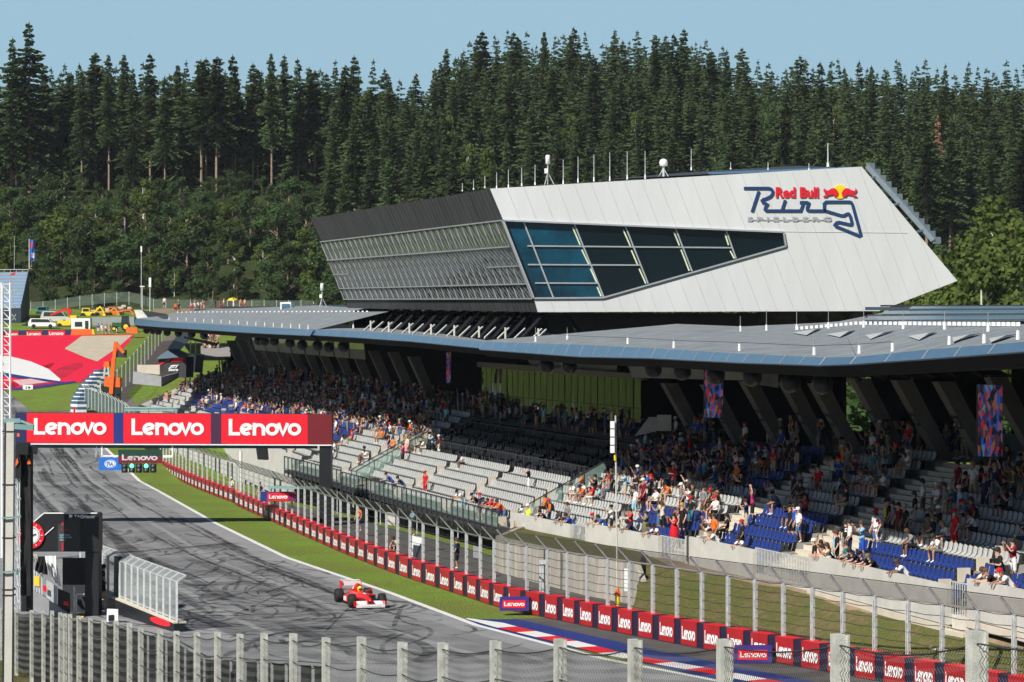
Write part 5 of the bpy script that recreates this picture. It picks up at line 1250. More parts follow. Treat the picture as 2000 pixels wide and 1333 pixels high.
# pit wall with its bent mesh fence
pw_ = thing('pit_wall', 'black sided pit wall with a white top ledge, carrying the grey mesh fence', 'wall', tuple(G(300, 1215)))
a, b = P(224,1168,120), P(340,1215,112); d = (b-a); d.z = 0; d.normalize(); far_ = a-(b-a)*.9
m = MB(); a = far_; nn = nrm2(d); nn = nn if nn.x > 0 else -nn
a0_, b0_ = V((a.x,a.y,0)), V((b.x,b.y,0))
m.prism([a0_, b0_, b-V((0,0,.08)), a-V((0,0,.08))], nn*.5, 0); m.prism([a-V((0,0,.08)), b-V((0,0,.08)), b, a], nn*.56, 1)
m.build('wall_body', [BLACK, CONCW], pw_)
e0 = G(292,1226)+V((0,0,.0)); m = MB(); c = b0_-d*1.9; pts = []
for i in range(20): t_ = i*.314; pts.append(c-nn*.02+d*(1.5*math.cos(t_))+V((0,0,.30+.16*math.sin(t_))))
m.prism(pts, -nn*.01); m.build('red_oval', LRED, pw_)
pf = thing('pit_fence', 'light grey pit wall fence of mesh panels with tops bent towards the track', 'fence', tuple(G(300, 1215)))
mats_ = [STEEL, MESHP]; posts = []
A1, B1 = P(226,1167,120)+nn*.2, P(337,1213,112)+nn*.2
L_ = (B1-A1)
for i in range(-7, 10):
    if i in (-1,): continue
    p = A1+L_*(i/9.); t_ = p+V((0,0,1.70)); tip = t_+nn*.42+V((0,0,.27)); m = MB(); m.beam(p-V((0,0,.1)), t_, .10, .09); m.beam(t_, tip, .09, .07); m.build('post', STEEL, pf)
    if i not in (-2, 9): 
        q = A1+L_*((i+1)/9.); t2 = q+V((0,0,1.70)); tip2 = t2+nn*.42+V((0,0,.27)); m = MB(); m.quad(p, q, t2, t_); m.quad(t_, t2, tip2, tip); m.build('mesh_panel', MESHP, pf); m = MB(); m.beam(tip, tip2, .04, .04); m.beam(t_, t2, .04, .04); m.beam(p+V((0,0,.05)), q+V((0,0,.05)), .05, .05); m.build('rail', STEEL, pf)
m = MB(); q = A1+L_*(-.55/9); m.prism([q-d*.5, q+d*.25, q+d*.25+V((0,0,1.85)), q-d*.4+V((0,0,1.85))], nn*.25); m.build('gate_panel', mat('navy_steel', (.02,.04,.07), .5), pf)
wb = thing('floodlight', 'white framed floodlight standing at the foot of the pit wall', 'lamp', tuple(G(220,1215))); m = MB(); m.prism([P(208,1215,116), P(231,1215,116), P(230,1191,116), P(209,1190,116)], V((0,.2,0))); m.build('lamp_frame', WTXT, wb); m = MB(); m.prism([P(211.5,1213,115.95), P(222,1213,115.95), P(222,1201,115.95), P(212,1202,115.95)], V((0,.03,0))); m.build('lamp_glass', BLACK, wb)
# dark clad mast, white steel column, lattice mast at the left edge
dm = thing('camera_mast', 'dark draped scaffold mast with cameras and cables, left of the timing portal', 'mast', tuple(G(44, 1217)))
m = MB(); n = 9
pts = []
for j in range(n):
    for i in range(5): pts.append(P(40+i*5, 868+j*37, 116)+V((0, .18*noise.noise(V((i*1.3, j*.8, 2))), 0)))
m.v = [tuple(p) for p in pts]; m.f = [(j*5+i, j*5+i+1, j*5+i+6, j*5+i+5) for j in range(n-1) for i in range(4)]; m.m = [0]*len(m.f)
m.prism([P(41,872,116.4), P(60,872,116.4), P(60,1195,116.4), P(41,1195,116.4)], V((0,.6,0)), 0); m.build('black_drape', BLACKF, dm)
m = MB(); 
for x in (29, 34, 38): m.beam(P(x,935,115.8), P(x,1190,115.8), .05, .05)
for j in range(8): m.beam(P(27,945+j*34,115.8), P(41,940+j*34,115.8), .05, .05); m.beam(P(29,945+j*34,115.8), P(38,978+j*34,115.8), .035, .035)
m.build('scaffold_tube', STEEL, dm)
m = MB(); m.prism([P(29,935,115.6), P(41,935,115.6), P(41,905,115.6), P(33,868,115.6), P(29,868,115.6)], V((0,.5,0))); m.box(P(58,880,115.6), (.65,.4,.35)); m.lathe([(.12,-.5),(.12,0)], P(66,879,115.6), 8, 0, 'X'); m.box(P(46,876,115.4), (.5,.4,.55)); m.build('camera', BLACK, dm)
m = MB(); m.prism([P(30,912,115.5), P(36,904,115.5), P(34,895,115.5), P(31,900,115.5)], V((0,.06,0))); m.prism([P(53,907,115.5), P(60,907,115.5), P(58,896,115.5), P(55,898,115.5)], V((0,.06,0))); m.box(P(36,850,115.6), (.12,.1,.15)); m.build('orange_strap', ORANGE, dm)
wc = thing('steel_column', 'tall pale steel column with dark joints and a short arm, at the left edge', 'column', tuple(P(16, 1360, 80)))
m = MB(); m.prism([P(3,1420,80), P(22,1420,80), P(27,826,80), P(9,826,80)], V((0,.30,0))); m.build('column_shaft', CONCL, wc)
m = MB()
for y in (843, 947, 1051, 1163, 1152): m.prism([P(4,y+1.5,79.98), P(27,y+1.5,79.98), P(27,y-1,79.98), P(4,y-1,79.98)], V((0,.32,0)))
m.prism([P(3,1420,79.97), P(5.5,1420,79.97), P(10.5,826,79.97), P(8.5,826,79.97)], V((0,.3,0))); m.build('joint_plate', DGREY, wc)
m = MB(); m.beam(P(8,832,80.1), P(66,836,80.1), .16, .16); m.beam(P(10,822,80.3), P(40,822,80.3), .1, .14); m.beam(P(40,822,80.3), P(66,832,80.1), .06, .06); m.beam(P(4,1012,79.9), P(41,1010,79.9), .05, .05); m.beam(P(4,1118,79.9), P(40,1116,79.9), .05, .05); m.tube(P(33,1114,79.9), P(33,1123,79.9), .06, .06, 6); m.build('arm', TEAL, wc)
tl = thing('lattice_mast', 'white lattice mast rising above the left end of the gantry', 'mast', tuple(G(12, 1040)))
m = MB(); xs_ = (3, 20)
for dy in (0, .5):
    for x in xs_: m.tube(P(x,552,150+dy), P(x,1090,150+dy), .06, .06, 5)
    for j in range(30): y = 556+j*17; m.tube(P(3,y,150+dy), P(20,y+17,150+dy) if j % 2 else P(20,y-0,150+dy), .03, .03, 4); m.tube(P(3,y,150+dy), P(20,y+17 if j % 2 == 0 else y,150+dy), .025, .025, 4)
m.prism([P(1,560,149.9), P(5,560,149.9), P(5,1090,149.9), P(1,1090,149.9)], V((0,.1,0))); m.build('lattice', WTXT, tl)

# ------------------------------------------------------------------ foreground chain link fence on the bank below the camera
FX = [2230,1907,1640,1415,1240,1094,968,865,786,706,637,573,516,469,425,385,345,313,275,253,227,203,177,154,137,127,118,102,85,62,32,4]
FTOP = [(4,1188),(32,1192),(85,1193),(118,1197),(154,1204),(203,1210),(253,1217),(275,1227),(313,1231),(385,1234),(469,1237),(573,1241),(706,1247),(786,1255),(865,1256),(968,1255),(1094,1250),(1240,1249),(1415,1246),(1640,1241),(1907,1235),(2230,1228)]
def FYd(px): return 20*2387/(px+480.)
ff = thing('chain_link_fence', 'chain link fence on weathered zinc posts running across the bottom of the picture', 'fence', tuple(P(1000, 1500, FYd(1000))))
tops = []
for i, px in enumerate(FX):
    Y = FYd(px); t_ = P(px, pw(px, FTOP), Y); t_.z -= 0; tops.append(t_)
    h = rnd.uniform(-.02, .03); m = MB(); m.box(t_+V((0,0,-1.3+h)), (.128,.13,2.6), rz=.26); m.box(t_+V((.05,.0,-1.3+h)), (.02,.16,2.6), rz=.26)
    m.build('post', [GPOST], ff)
mesh_v = []; mesh_f = []
def ribbon3(pts, w):
    k = len(mesh_v)
    for p in pts:
        mesh_v.append((p.x-w, p.y, p.z)); mesh_v.append((p.x+w, p.y-.001, p.z))
    for i in range(len(pts)-1): mesh_f.append((k+2*i, k+2*i+1, k+2*i+3, k+2*i+2))
tw_ = MB()
for i in range(len(tops)-1):
    a, b = tops[i], tops[i+1]
    L_ = (V((a.x,a.y,0))-V((b.x,b.y,0))).length; cell = .05 if i < 8 else .085 if i < 16 else .115
    H_ = .85 if i < 4 else 1.3 if i < 9 else 2.2
    drop = .055*(1267-pw((FX[i]+FX[i+1])/2, FTOP))/12. if False else .10
    n = int(L_/cell); nz = int(H_/cell)
    dirp = (b-a)
    for c in range(n):
        pts = []
        for j in range(nz+1):
            u = (c+.5+(.5 if j % 2 else -.5))/n; u = min(1, max(0, u)); base = a.lerp(b, u); sag = -.05*math.sin(math.pi*u)-.08
            kb = 1. if i < 9 else .12; bul = kb*.06*noise.noise(V((i*3.1+u*2, j*cell*1.3, 4)))+kb*.03*math.sin(u*9+i)
            pts.append(base+V((bul*.5, -.09+bul, sag-j*cell)))
        ribbon3(pts, (.0022 if i < 6 else .0018)+.000012*a.y)
    for off in (.0, .38, .82, 1.26, 1.7):
        if off > H_: continue
        q = [a.lerp(b, k/6)+V((0, -.10, -.08-off-.05*math.sin(math.pi*k/6)*(1.4+.4*math.sin(i*2+off)))) for k in range(7)]; tw_.path(q, .006+.00006*a.y, 4, 0)
me = bpy.data.meshes.new('wire_mesh'); Mi = ROOT[ff.name].inverted()
me.from_pydata([tuple(Mi @ V(v)) for v in mesh_v], [], mesh_f); me.materials.append(mat('dull_wire', (.075,.08,.08), .6, metal=.2, var=.5, vscale=.5)); me.update()
o = bpy.data.objects.new('wire_mesh', me); COL.objects.link(o); o.parent = ff
tw_.build('tension_wire', WIRE, ff)
hq = [(8,1200),(90,1205),(200,1216),(290,1236),(345,1252),(400,1283),(480,1288),(560,1292),(640,1297)]
hh = thing('black_hoarding', 'long black hoarding standing behind the foreground chain link fence at lower left', 'hoarding', tuple(P(300, 1400, FYd(300)+6)))
m = MB(); hp = [P(x, y, FYd(x)+5) for x, y in hq]
for a, b in zip(hp, hp[1:]): m.prism([V((a.x,a.y,-.2)), V((b.x,b.y,-.2)), b, a], V((.05,.12,0)))
m.build('hoarding_panel', mat('hoarding_black', (.022,.024,.026), .6, var=.3, vscale=.8), hh)
m = MB()
for a, b in zip(hp, hp[1:]):
    for k in range(3): q = a.lerp(b, k/3); m.beam(V((q.x, q.y-.06, -.2)), V((q.x, q.y-.06, q.z)), .06, .05)
    m.beam(a+V((0,-.06,-.02)), b+V((0,-.06,-.02)), .05, .05)
m.build('hoarding_frame', MIDG, hh)
# grassy bank under the fence
rows = [[], [], [], [], []]
for px in range(-20, 2400, 60):
    Y = FYd(px); t_ = P(px, pw(px, FTOP), Y); z = max(.3, t_.z-2.5)
    for k, (dx, dz) in enumerate(((-26, .6), (-6, .15), (0, 0), (2.2, -1.2), (4.2+z*1.1, -z-.1))):
        rows[k].append(V((t_.x+dx, t_.y+dx*.25, max(z+dz, -.1) if k < 4 else -.1)))
surf('bank', rows, GRASSDRY)

# ------------------------------------------------------------------ far left: first corner run-off, barriers, vehicles
def poly_t(pts): return [tuple(GT(*p).xy) for p in pts]
drape('runoff_red', poly_t([(-60,657),(160,655),(262,654),(250,672),(222,700),(205,722),(192,736),(160,747),(60,757),(-60,770)]), .03, mat('red_runoff_paint', (.80,.006,.045), .6, var=.06))
drape('runoff_white', poly_t([(-60,690),(20,697),(60,707),(95,722),(118,742),(117,746),(60,738),(20,731),(-60,722)]), .06, WHITEP)
drape('gravel_bed', poly_t([(126,682),(160,657),(258,656),(230,680),(190,707),(168,700)]), .06, GRAVEL)
drape('runoff_stripe', poly_t([(-40,722),(20,731),(60,738),(130,748),(134,750),(60,743),(-40,730)]), .07, BLUEP)
drape('runoff_stripe', poly_t([(20,764),(62,761),(150,748),(146,745),(62,755),(20,760)]), .075, mat('violet_paint', (.06,.03,.20), .6))
drape('runoff_band', poly_t([(24,744),(60,741),(96,748),(40,754)]), .08, mat('pale_pink_paint', (.72,.45,.45), .6))
drape('grass_infield', poly_t([(22,764),(62,762),(150,750),(158,752),(150,803),(66,806),(20,770)]), .05, GRASS)
nb_ = thing('number_board', 'small white board standing on the grass at the edge of the red run-off', 'sign', tuple(GT(54,762))); Yq = GT(54,762).y; m = MB(); m.prism([P(45,762,Yq), P(64,761,Yq), P(64,752,Yq), P(44,752.5,Yq)], V((0,.2,0))); m.build('board', WTXT, nb_)
m = MB(); add_text(m, '5 M', lambda x, y: P(50+x, 759.5-y, Yq-.03), 4.5, 0, 9, .03); m.build('lettering', BLACK, nb_)
tb = thing('tecpro_barrier', 'blue and white striped safety barrier blocks curving beside the run-off', 'barrier', tuple(GT(155,800)))
for i in range(9):
    m = MB(); px, py = lerp(146, 190, (i/8)**1.5), lerp(806, 742, i/8); p = GT(px, py); 
    for j in range(4): m.box(p+V((.5,0,.2+j*.36)), (1.3,2.6,.36), .5, j % 2)
    m.build('barrier_block', [WTXT, mat('slate_blue_block', (.06,.12,.24), .6)], tb)
m = MB(); p = GT(152,806); m.box(p+V((0,-.6,.35)), (.9,.5,.7), .3); m.build('red_block', REDP, tb)
# access road going uphill, grey hut and panels
drape('access_road', poly_t([(236,812),(222,790),(245,735),(290,688),(330,655),(346,655),(322,690),(290,740),(282,770),(300,800),(310,815)]), .04, mat('worn_asphalt', (.16,.14,.125), .9, var=.15))
drape('verge_grass', poly_t([(248,770),(275,745),(330,702),(346,702),(300,770),(268,792)]), .045, GRASS)
hf = thing('hill_fence', 'line of tall fence posts with mesh climbing beside the access road', 'fence', tuple(GT(215,780))); m2 = MB()
prev = None
for i in range(16):
    s = i/15; px, py = lerp(196, 316, s**.8), lerp(800, 668, s); p = GT(px, py); m = MB(); m.beam(p, p+V((0,0,3.6)), .16, .16); m.build('post', STEEL, hf)
    if prev is not None: m2.quad(prev, p, p+V((0,0,3.5)), prev+V((0,0,3.5)))
    prev = p
m2.build('mesh_panel', MESHD, hf)
lf = thing('screened_fence', 'dark green netted debris fence curving below the orange lift', 'fence', tuple(GT(200,806))); m2 = MB(); prev = None
for i in range(14):
    s = i/13; px, py = lerp(166, 252, s), lerp(795, 838, s**1.2); p = P(px, py, lerp(335, 285, s)); m = MB(); m.beam(p, p+V((0,0,2.4)), .1, .1); m.beam(p+V((0,0,2.4)), p+V((-.5,0,3.0)), .08, .08); m.build('post', STEEL, lf)
    if prev is not None: m2.quad(prev, p, p+V((0,0,2.4)), prev+V((0,0,2.4)))
    prev = p
m2.build('netting', mat('green_netting', (.09,.14,.13), .8, alpha=.85), lf)
# merchandise hut
hu = thing('store_hut', 'dark fabric sales hut with red stripes and white store lettering below the far grandstand', 'hut', tuple(P(338,735,305)))
def H(px, py, Y=305): return P(px, py, Y)
m = MB(); m.prism([H(311,738), H(363,738), H(364,697), H(309,702)], V((.4,4,0)), 0); m.build('hut_wall', mat('hut_charcoal', (.045,.047,.055), .6), hu)
m = MB(); m.add([H(305,702,304.5), H(365,697,304.5), H(330,683,309), H(348,682,309), H(372,693,313), H(312,695,314)], [(0,1,3,2),(1,4,3),(0,2,5)]); m.build('hut_roof', mat('grey_blue_tarpaulin', (.13,.19,.26), .6), hu)
m = MB(); 
for q in ([(306,713),(315,708),(324,707),(314,713)],[(322,707),(330,700),(336,699),(329,706)],[(334,708),(340,699),(361,698),(356,706)],[(318,739),(326,732),(344,731),(340,739)]): m.prism([H(x,y,304.9) for x, y in q], V((0,.04,0)))
m.build('red_stripe', REDP, hu)
m = MB(); add_text(m, 'Store', lambda x, y: H(329+x, 725-y, 304.85), 6, 0, 19, .04)
for q in ([(330,719),(335,713.5),(346,713),(344,715.2),(336,715.8),(333,719)],[(334,719),(337,716.6),(342,716.2),(340,718)],[(341.5,719),(347,713),(349,713),(344,719)]): m.prism([H(x,y,304.85) for x, y in q], V((0,.03,0)))
m.build('lettering', WTXT, hu)
pn = thing('panel_fence', 'low pale grey panel fence in front of the store hut', 'fence', tuple(P(290,752,300))); m = MB(); m.prism([P(259,750,300), P(315,755,298), P(345,738,304), P(345,728,304), P(315,736,298), P(260,726,300)], V((.2,.4,0)), 0); m.prism([P(268,728,302), P(312,732,302), P(312,713,302), P(268,713,302)], V((.2,1.5,0)), 1); m.build('panel', [MIDG, CONCW], pn)
dw = thing('slope_wall', 'dark slanted wall dropping between the access road and the grass behind the hut', 'wall', tuple(P(340,680,330))); m = MB(); m.prism([P(327,683,322), P(350,684,322), P(388,643,345), P(357,641,345)], V((.1,.5,0))); m.build('wall_face', DGREY, dw)
sb = thing('black_screen', 'long black screen board on posts below the far roof end', 'screen', tuple(P(390,675,322))); m = MB(); m.prism([P(359,661,324), P(422,677,318), P(422,670,318), P(359,657,324)], V((.1,.4,0))); m.build('screen_board', BLACK, sb); m = MB(); m.beam(P(372,664,323.8), P(372,692,323.8), .12, .12); m.beam(P(382,667,323), P(382,690,323), .12, .12); m.build('post', STEEL, sb)
gs = thing('stair_block', 'pale concrete stair block at the far end of the grandstand', 'stairs', tuple(P(375,725,318))); m = MB(); m.prism([P(362,728,318), P(380,728,316), P(383,694,316), P(364,690,318)], V((.5,4,0))); m.build('stair_wall', MIDG, gs)
# boom lift
bl = thing('boom_lift', 'orange articulated boom lift standing on the access road with its arm raised', 'boom lift', tuple(P(218,784,320)))
def U(px, py, dy=0.): return P(px, py, 320+dy)
m = MB(); m.prism([U(203,755), U(234,757), U(234,738), U(204,736)], V((0,2.0,0))); m.build('chassis', ORANGE, bl)
m = MB(); m.beam(U(217,770), U(222,700), .5, .5); m.beam(U(221,722), U(226,668), .42, .42); m.beam(U(226,670), U(242,690), .35, .4); m.build('boom_arm', ORANGE, bl)
m = MB(); m.prism([U(222,698), U(245,699), U(245,684), U(231,683)], V((0,1.2,0)), 1); m.prism([U(218,784), U(233,784), U(233,757), U(218,757)], V((0,1.6,0)), 1); m.build('engine_cover', [ORANGE, DGREY], bl)
for x, y in ((206,762),(230,764)):
    m = MB(); m.lathe([(0,-.2),(.42,-.2),(.45,0),(.42,.2),(0,.2)], U(x,y,-.1), 14, 0, 'Y'); m.build('wheel', RUBBER, bl)
o2 = thing('orange_lift', 'second smaller orange lift partly behind the boom lift arm', 'lift', tuple(P(206,720,330))); m = MB(); m.prism([P(202,718,330), P(214,718,330), P(213,706,330), P(203,707,330)], V((0,1.5,0))); m.build('lift_body', ORANGE, o2); m = MB(); m.beam(P(205,718,330), P(203,736,330), .2, .2); m.beam(P(211,718,330), P(213,736,330), .2, .2); m.build('lift_leg', STEEL, o2)
# advert wall, barriers and machines at the top of the run-off
aw = thing('runoff_wall', 'red advertising wall along the far edge of the red run-off area', 'barrier', tuple(P(70,660,448)))
m = MB(); m.prism([P(-60,661,447), P(140,657,447), P(140,644,447), P(-60,648,447)], V((0,.6,0))); m.build('wall_body', NAVY, aw)
for x0, x1 in ((-30,2),(10,36),(51,82),(94,127)):
    m = MB(); yb = 659.5-(x0)*.02; m.prism([P(x0,yb+.6,446.9), P(x1,yb,446.9), P(x1,yb-11.5,446.9), P(x0,yb-11,446.9)], V((0,.05,0))); p_ = m.build('advert_panel', LRED, aw); k = (x1-x0)*.85/WORDW; m = MB(); word(m, lambda x, y, l: P(x0+2+x*k, yb-2.8-y*6.2, 446.8), wd=.22); m.build('lettering', WTXT, p_)
ob_ = thing('orange_barrier', 'orange plastic barrier at the end of the red advertising wall', 'barrier', tuple(P(160,655,446))); m = MB(); m.prism([P(138,655.5,446), P(183,654,446), P(180,643,446), P(140,644,446)], V((0,.8,0))); m.prism([P(180,653,445.9), P(185,654,445.9), P(182,643,445.9), P(180,643,445.9)], V((0,.3,0)), 1); m.build('barrier_body', [ORANGE, YELLOW], ob_)
ob_ = thing('orange_barrier', 'orange plastic barrier right of the green tractor', 'barrier', tuple(P(258,651,440))); m = MB(); m.prism([P(246,650,440), P(269,652,440), P(268,641,440), P(246,639,440)], V((0,.8,0))); m.build('barrier_body', ORANGE, ob_)
def vehicle(nm, lab, cat, px, py, Y, L_, Hh, col, cab, glass=True, flip=1):
    b = P(px, py, Y); o = thing(nm, lab, cat, tuple(b)); m = MB(); 
    prof = [(-.5,.16),(.5,.16),(.5,.48),(.36,.55),(.24,.95),(-.42,1.),(-.5,.55)]
    m.prism([b+V((x*L_*flip, 0, z*Hh)) for x, z in (prof if flip > 0 else prof[::-1])], V((0,1.8,0))); m.build('body', col, o, False, .05)
    m = MB(); g = [(.33,.58),(.22,.90),(-.38,.93),(-.40,.58)]; m.prism([b+V((x*L_*flip, -.02, z*Hh)) for x, z in (g if flip > 0 else g[::-1])], V((0,.03,0))); m.build('window', GLASSD, o)
    for x in (-.3, .3):
        m = MB(); m.lathe([(0,-.12),(.34,-.12),(.36,0),(.34,.12),(0,.12)], b+V((x*L_, -.02, .34)), 12, 0, 'Y'); m.build('wheel', RUBBER, o)
    return o
vehicle('safety_car', 'white car parked among the recovery vehicles at the top of the run-off', 'car', 82, 641, 462, 5.0, 1.75, WTXT, None)
vehicle('parked_van', 'white van behind the parked white car at the top of the run-off', 'van', 108, 632, 482, 5.6, 2.3, CONCL, None)
vehicle('parked_car', 'dark green car at the left of the recovery vehicles', 'car', 66, 641, 470, 4.4, 1.5, mat('dark_green_paint', (.02,.06,.045), .4), None, flip=-1)
tr = thing('recovery_truck', 'yellow recovery truck with a red crane arm behind the barrier', 'truck', tuple(P(125,641,468))); b = P(125,641,468)
m = MB(); m.box(b+V((.6,.9,.9)), (3.6,2,.9)); m.box(b+V((1.7,.9,1.7)), (1.2,1.9,1.2)); m.build('body', YELLOW, tr); m = MB(); m.beam(b+V((1.2,.8,1.6)), b+V((.6,.8,3.6)), .4, .4); m.beam(b+V((.6,.8,3.6)), b+V((-2.6,.8,2.4)), .35, .35); m.beam(b+V((.6,.8,3.6)), b+V((1.3,.8,2.9)), .5, .4); m.build('crane_arm', REDP, tr)
for x in (-.8, 1.6):
    m = MB(); m.lathe([(0,-.15),(.42,-.15),(.45,0),(.42,.15),(0,.15)], b+V((x,-.1,.42)), 12, 0, 'Y'); m.build('wheel', RUBBER, tr)
ct_ = thing('office_container', 'white office container with a dark window, between the truck and the tractor', 'container', tuple(P(158,642,462))); m = MB(); m.prism([P(139,643,462), P(176,643,462), P(176,622,462), P(139,622,462)], V((0,2.4,0))); m.build('container_body', WTXT, ct_); m = MB(); m.prism([P(146,638,461.9), P(160,638,461.9), P(160,629,461.9), P(146,629,461.9)], V((0,.05,0))); m.prism([P(166,642,461.9), P(172,642,461.9), P(172,627,461.9), P(166,627,461.9)], V((0,.05,0))); m.build('window', GLASSD, ct_)
gc = thing('storage_container', 'pale grey storage container behind the green tractor', 'container', tuple(P(200,640,472))); m = MB(); m.prism([P(178,641,472), P(262,642,472), P(262,619,472), P(178,620,472)], V((0,2.4,0))); m.build('container_body', MIDG, gc)
gt = thing('tractor', 'green tractor with big rear wheels parked in front of the grey container', 'tractor', tuple(P(236,648,452))); b = P(236,648,452)
TG = mat('tractor_green', (.02,.12,.05), .45); m = MB(); m.box(b+V((-.7,.6,1.2)), (1.8,.9,.8)); m.box(b+V((.7,.6,1.0)), (1.4,1.2,.6)); m.build('bonnet', TG, gt); m = MB(); m.prism([b+V((.0,.1,1.3)), b+V((1.4,.1,1.3)), b+V((1.25,.1,2.7)), b+V((.15,.1,2.7))], V((0,1.1,0))); m.build('cab', GLASSD, gt); m = MB(); m.box(b+V((.7,.6,2.8)), (1.4,1.3,.15)); m.build('cab_roof', TG, gt)
for x, r_ in ((-1.2,.5),(.9,.85)):
    m = MB(); m.lathe([(0,-.2),(r_*.92,-.2),(r_,0),(r_*.92,.2),(0,.2)], b+V((x,0,r_)), 14, 0, 'Y'); w_ = m.build('wheel', RUBBER, gt); m = MB(); m.lathe([(0,-.23),(r_*.5,-.23),(r_*.5,-.1)], b+V((x,0,r_)), 12, 0, 'Y'); m.build('rim', YELLOW, w_)
for i, (px, py, Y, L_, c, lab) in enumerate(((172,622,498,4.5,YELLOW,'yellow loader parked on the upper row below the rock wall'),(200,621,500,4.5,mat('amber_paint',(.55,.33,.05),.5),'amber digger parked on the upper row below the rock wall'),(225,620,502,5.,ORANGE,'orange and green machine parked on the upper row below the rock wall'),(88,619,505,6.,mat('teal_paint',(.02,.18,.18),.5),'teal covered trailer behind the left vehicles'))):
    b = P(px, py, Y); o = thing('work_machine', lab, 'machine', tuple(b)); m = MB(); m.box(b+V((0,.8,.85)), (L_*.6,1.6,.8), 0); m.box(b+V((-L_*.1,.8,1.6)), (L_*.34,1.5,.8)); m.build('body', c, o, False, .06)
    m = MB(); m.box(b+V((-L_*.1,.03,1.6)), (L_*.26,.06,.55)); m.build('cab_window', GLASSD, o)
    if i < 3: m = MB(); m.beam(b+V((L_*.25,.8,1.2)), b+V((L_*.5,.8,2.3-.4*i)), .28, .28); m.beam(b+V((L_*.5,.8,2.3-.4*i)), b+V((L_*.68,.8,.9)), .24, .24); m.box(b+V((L_*.68,.8,.6)), (.6,1.2,.5)); m.build('loader_arm', c, o)
    for x in (-.22, .22):
        m = MB(); m.lathe([(0,-.15),(.5,-.15),(.55,0),(.5,.15),(0,.15)], b+V((x*L_,-.05,.5)), 12, 0, 'Y'); m.build('wheel', RUBBER, o)
rk = MB()
for i in range(70): 
    px, py = rnd.uniform(165, 258), 0; s = (px-165)/93; py = lerp(612, 596, s)+rnd.uniform(0, 12)*(.4+.6*s); c = P(px, py, 512+rnd.uniform(-2, 2)); r_ = rnd.uniform(.35, .8)
    bm_ = [c+V((r_*rnd.uniform(.7,1.2)*math.cos(a)*math.cos(e), r_*rnd.uniform(.7,1.1)*math.sin(a)*math.cos(e), r_*.8*math.sin(e))) for e in (-.8, 0, .8) for a in (0, 1.05, 2.1, 3.14, 4.2, 5.2)]
    rk.add(bm_, [(j*6+k, j*6+(k+1) % 6, (j+1)*6+(k+1) % 6, (j+1)*6+k) for j in range(2) for k in range(6)]+[tuple(range(12, 18)), tuple(range(5, -1, -1))])
tag(rk.build('rock_wall', mat('boulder_stone', (.44,.38,.30), .9, var=.25, vscale=.8)), kind='stuff')
uf = thing('upper_fence', 'thin mesh fence on steel posts along the foot of the forest', 'fence', tuple(P(180,600,518))); m2 = MB(); prev = None
for i, px in enumerate(range(60, 720, 24)):
    yb = pw(px, [(60,610),(95,608),(120,603),(170,596),(240,590),(262,590),(300,604),(440,607),(720,606)]); p = P(px, yb, 516); m = MB(); m.beam(p-V((0,0,.6)), p+V((0,0,2.1)), .09, .09); m.build('post', STEEL, uf)
    if prev is not None: m2.quad(prev, p, p+V((0,0,2.0)), prev+V((0,0,2.0)))
    prev = p
m2.build('mesh_panel', mat('thin_mesh', (.20,.26,.22), .8, alpha=.35), uf)
for px, yb, yt, Y, lab in ((278,608,560,400,'slim grey lamp post with a short arm left of the far roof'),(293,622,552,330,'slim pole with a white head beside the far roof tip'),(276,600,487,515,'tall thin grey pole in front of the trees')):
    a, b = P(px, yb, Y), P(px, yt, Y); o = thing('lamp_post', lab, 'pole', tuple(a)); m = MB(); m.tube(a, b, .09, .06, 6); m.build('pole', STEEL, o); m = MB(); m.box(b, (.7,.3,.15) if px == 278 else (.3,.2,1.2)); m.build('lamp_head', WTXT, o)
# small far stand at the left edge with blue seats, dark side wall and a flag
fsn = thing('far_grandstand', 'small blue seated grandstand with a dark side wall at the left edge', 'grandstand', tuple(P(20,645,480)))
m = MB(); m.prism([P(56,525,494), P(56,648,494), P(40,648,478), P(40,600,478)], V((.1,0,0)), 0); m.prism([P(-40,650,478), P(40,648,478), P(40,603,478), P(-40,606,478)], V((0,.4,0)), 0); m.build('side_wall', mat('navy_sheet', (.025,.04,.07), .6), fsn)
m = MB()
for j in range(11):
    s0, s1 = j/11, (j+1)/11; a, b = P(-40, lerp(604,533,s0), lerp(478,494,s0)), P(lerp(40,56,s0)-.5, lerp(602,531,s0), lerp(478,494,s0)); c, d_ = P(lerp(40,56,s1)-.5, lerp(602,531,s1), lerp(478,494,s1)), P(-40, lerp(604,533,s1), lerp(478,494,s1))
    h = (d_.z-a.z); m.quad(a, b, b+V((0,1.0,0)), a+V((0,1.0,0)), 0); m.quad(a+V((0,1.45,0)), b+V((0,1.45,0)), b+V((0,1.45,h)), a+V((0,1.45,h)), 0)
    n = 26
    for i in range(n):
        if rnd.random() < .12: continue
        q = a.lerp(b, (i+.5)/n)+V((0,.5,.05)); m.box(q+V((0,0,.22)), (.24,.08,.34), 0, 1)
m.build('tier', [MIDG, mat('faded_blue_seat', (.20,.42,.72), .5)], fsn)
m = MB(); m.tube(P(-40,527,494), P(56,527,494), .07, .07, 5); 
for x in (8, 20, 32, 44, 55): m.tube(P(x,527,494), P(x,534,494), .05, .05, 5)
m.build('top_rail', STEEL, fsn)
m = MB(); stroke_mesh(m, [[(23,614),(31,626)],[(24,626),(31,614)]], 2.2, lambda x, y, l: P(x, y, 477.9)); m.build('white_mark', MIDG, fsn)
a = P(57,530,494); fl = thing('flag_pole', 'flagpole with a long blue banner flag above the far left stand', 'flag', tuple(a)); m = MB(); m.tube(a, P(57,467,494), .07, .06, 6); m.build('pole', WTXT, fl)
m = MB(); n = 6
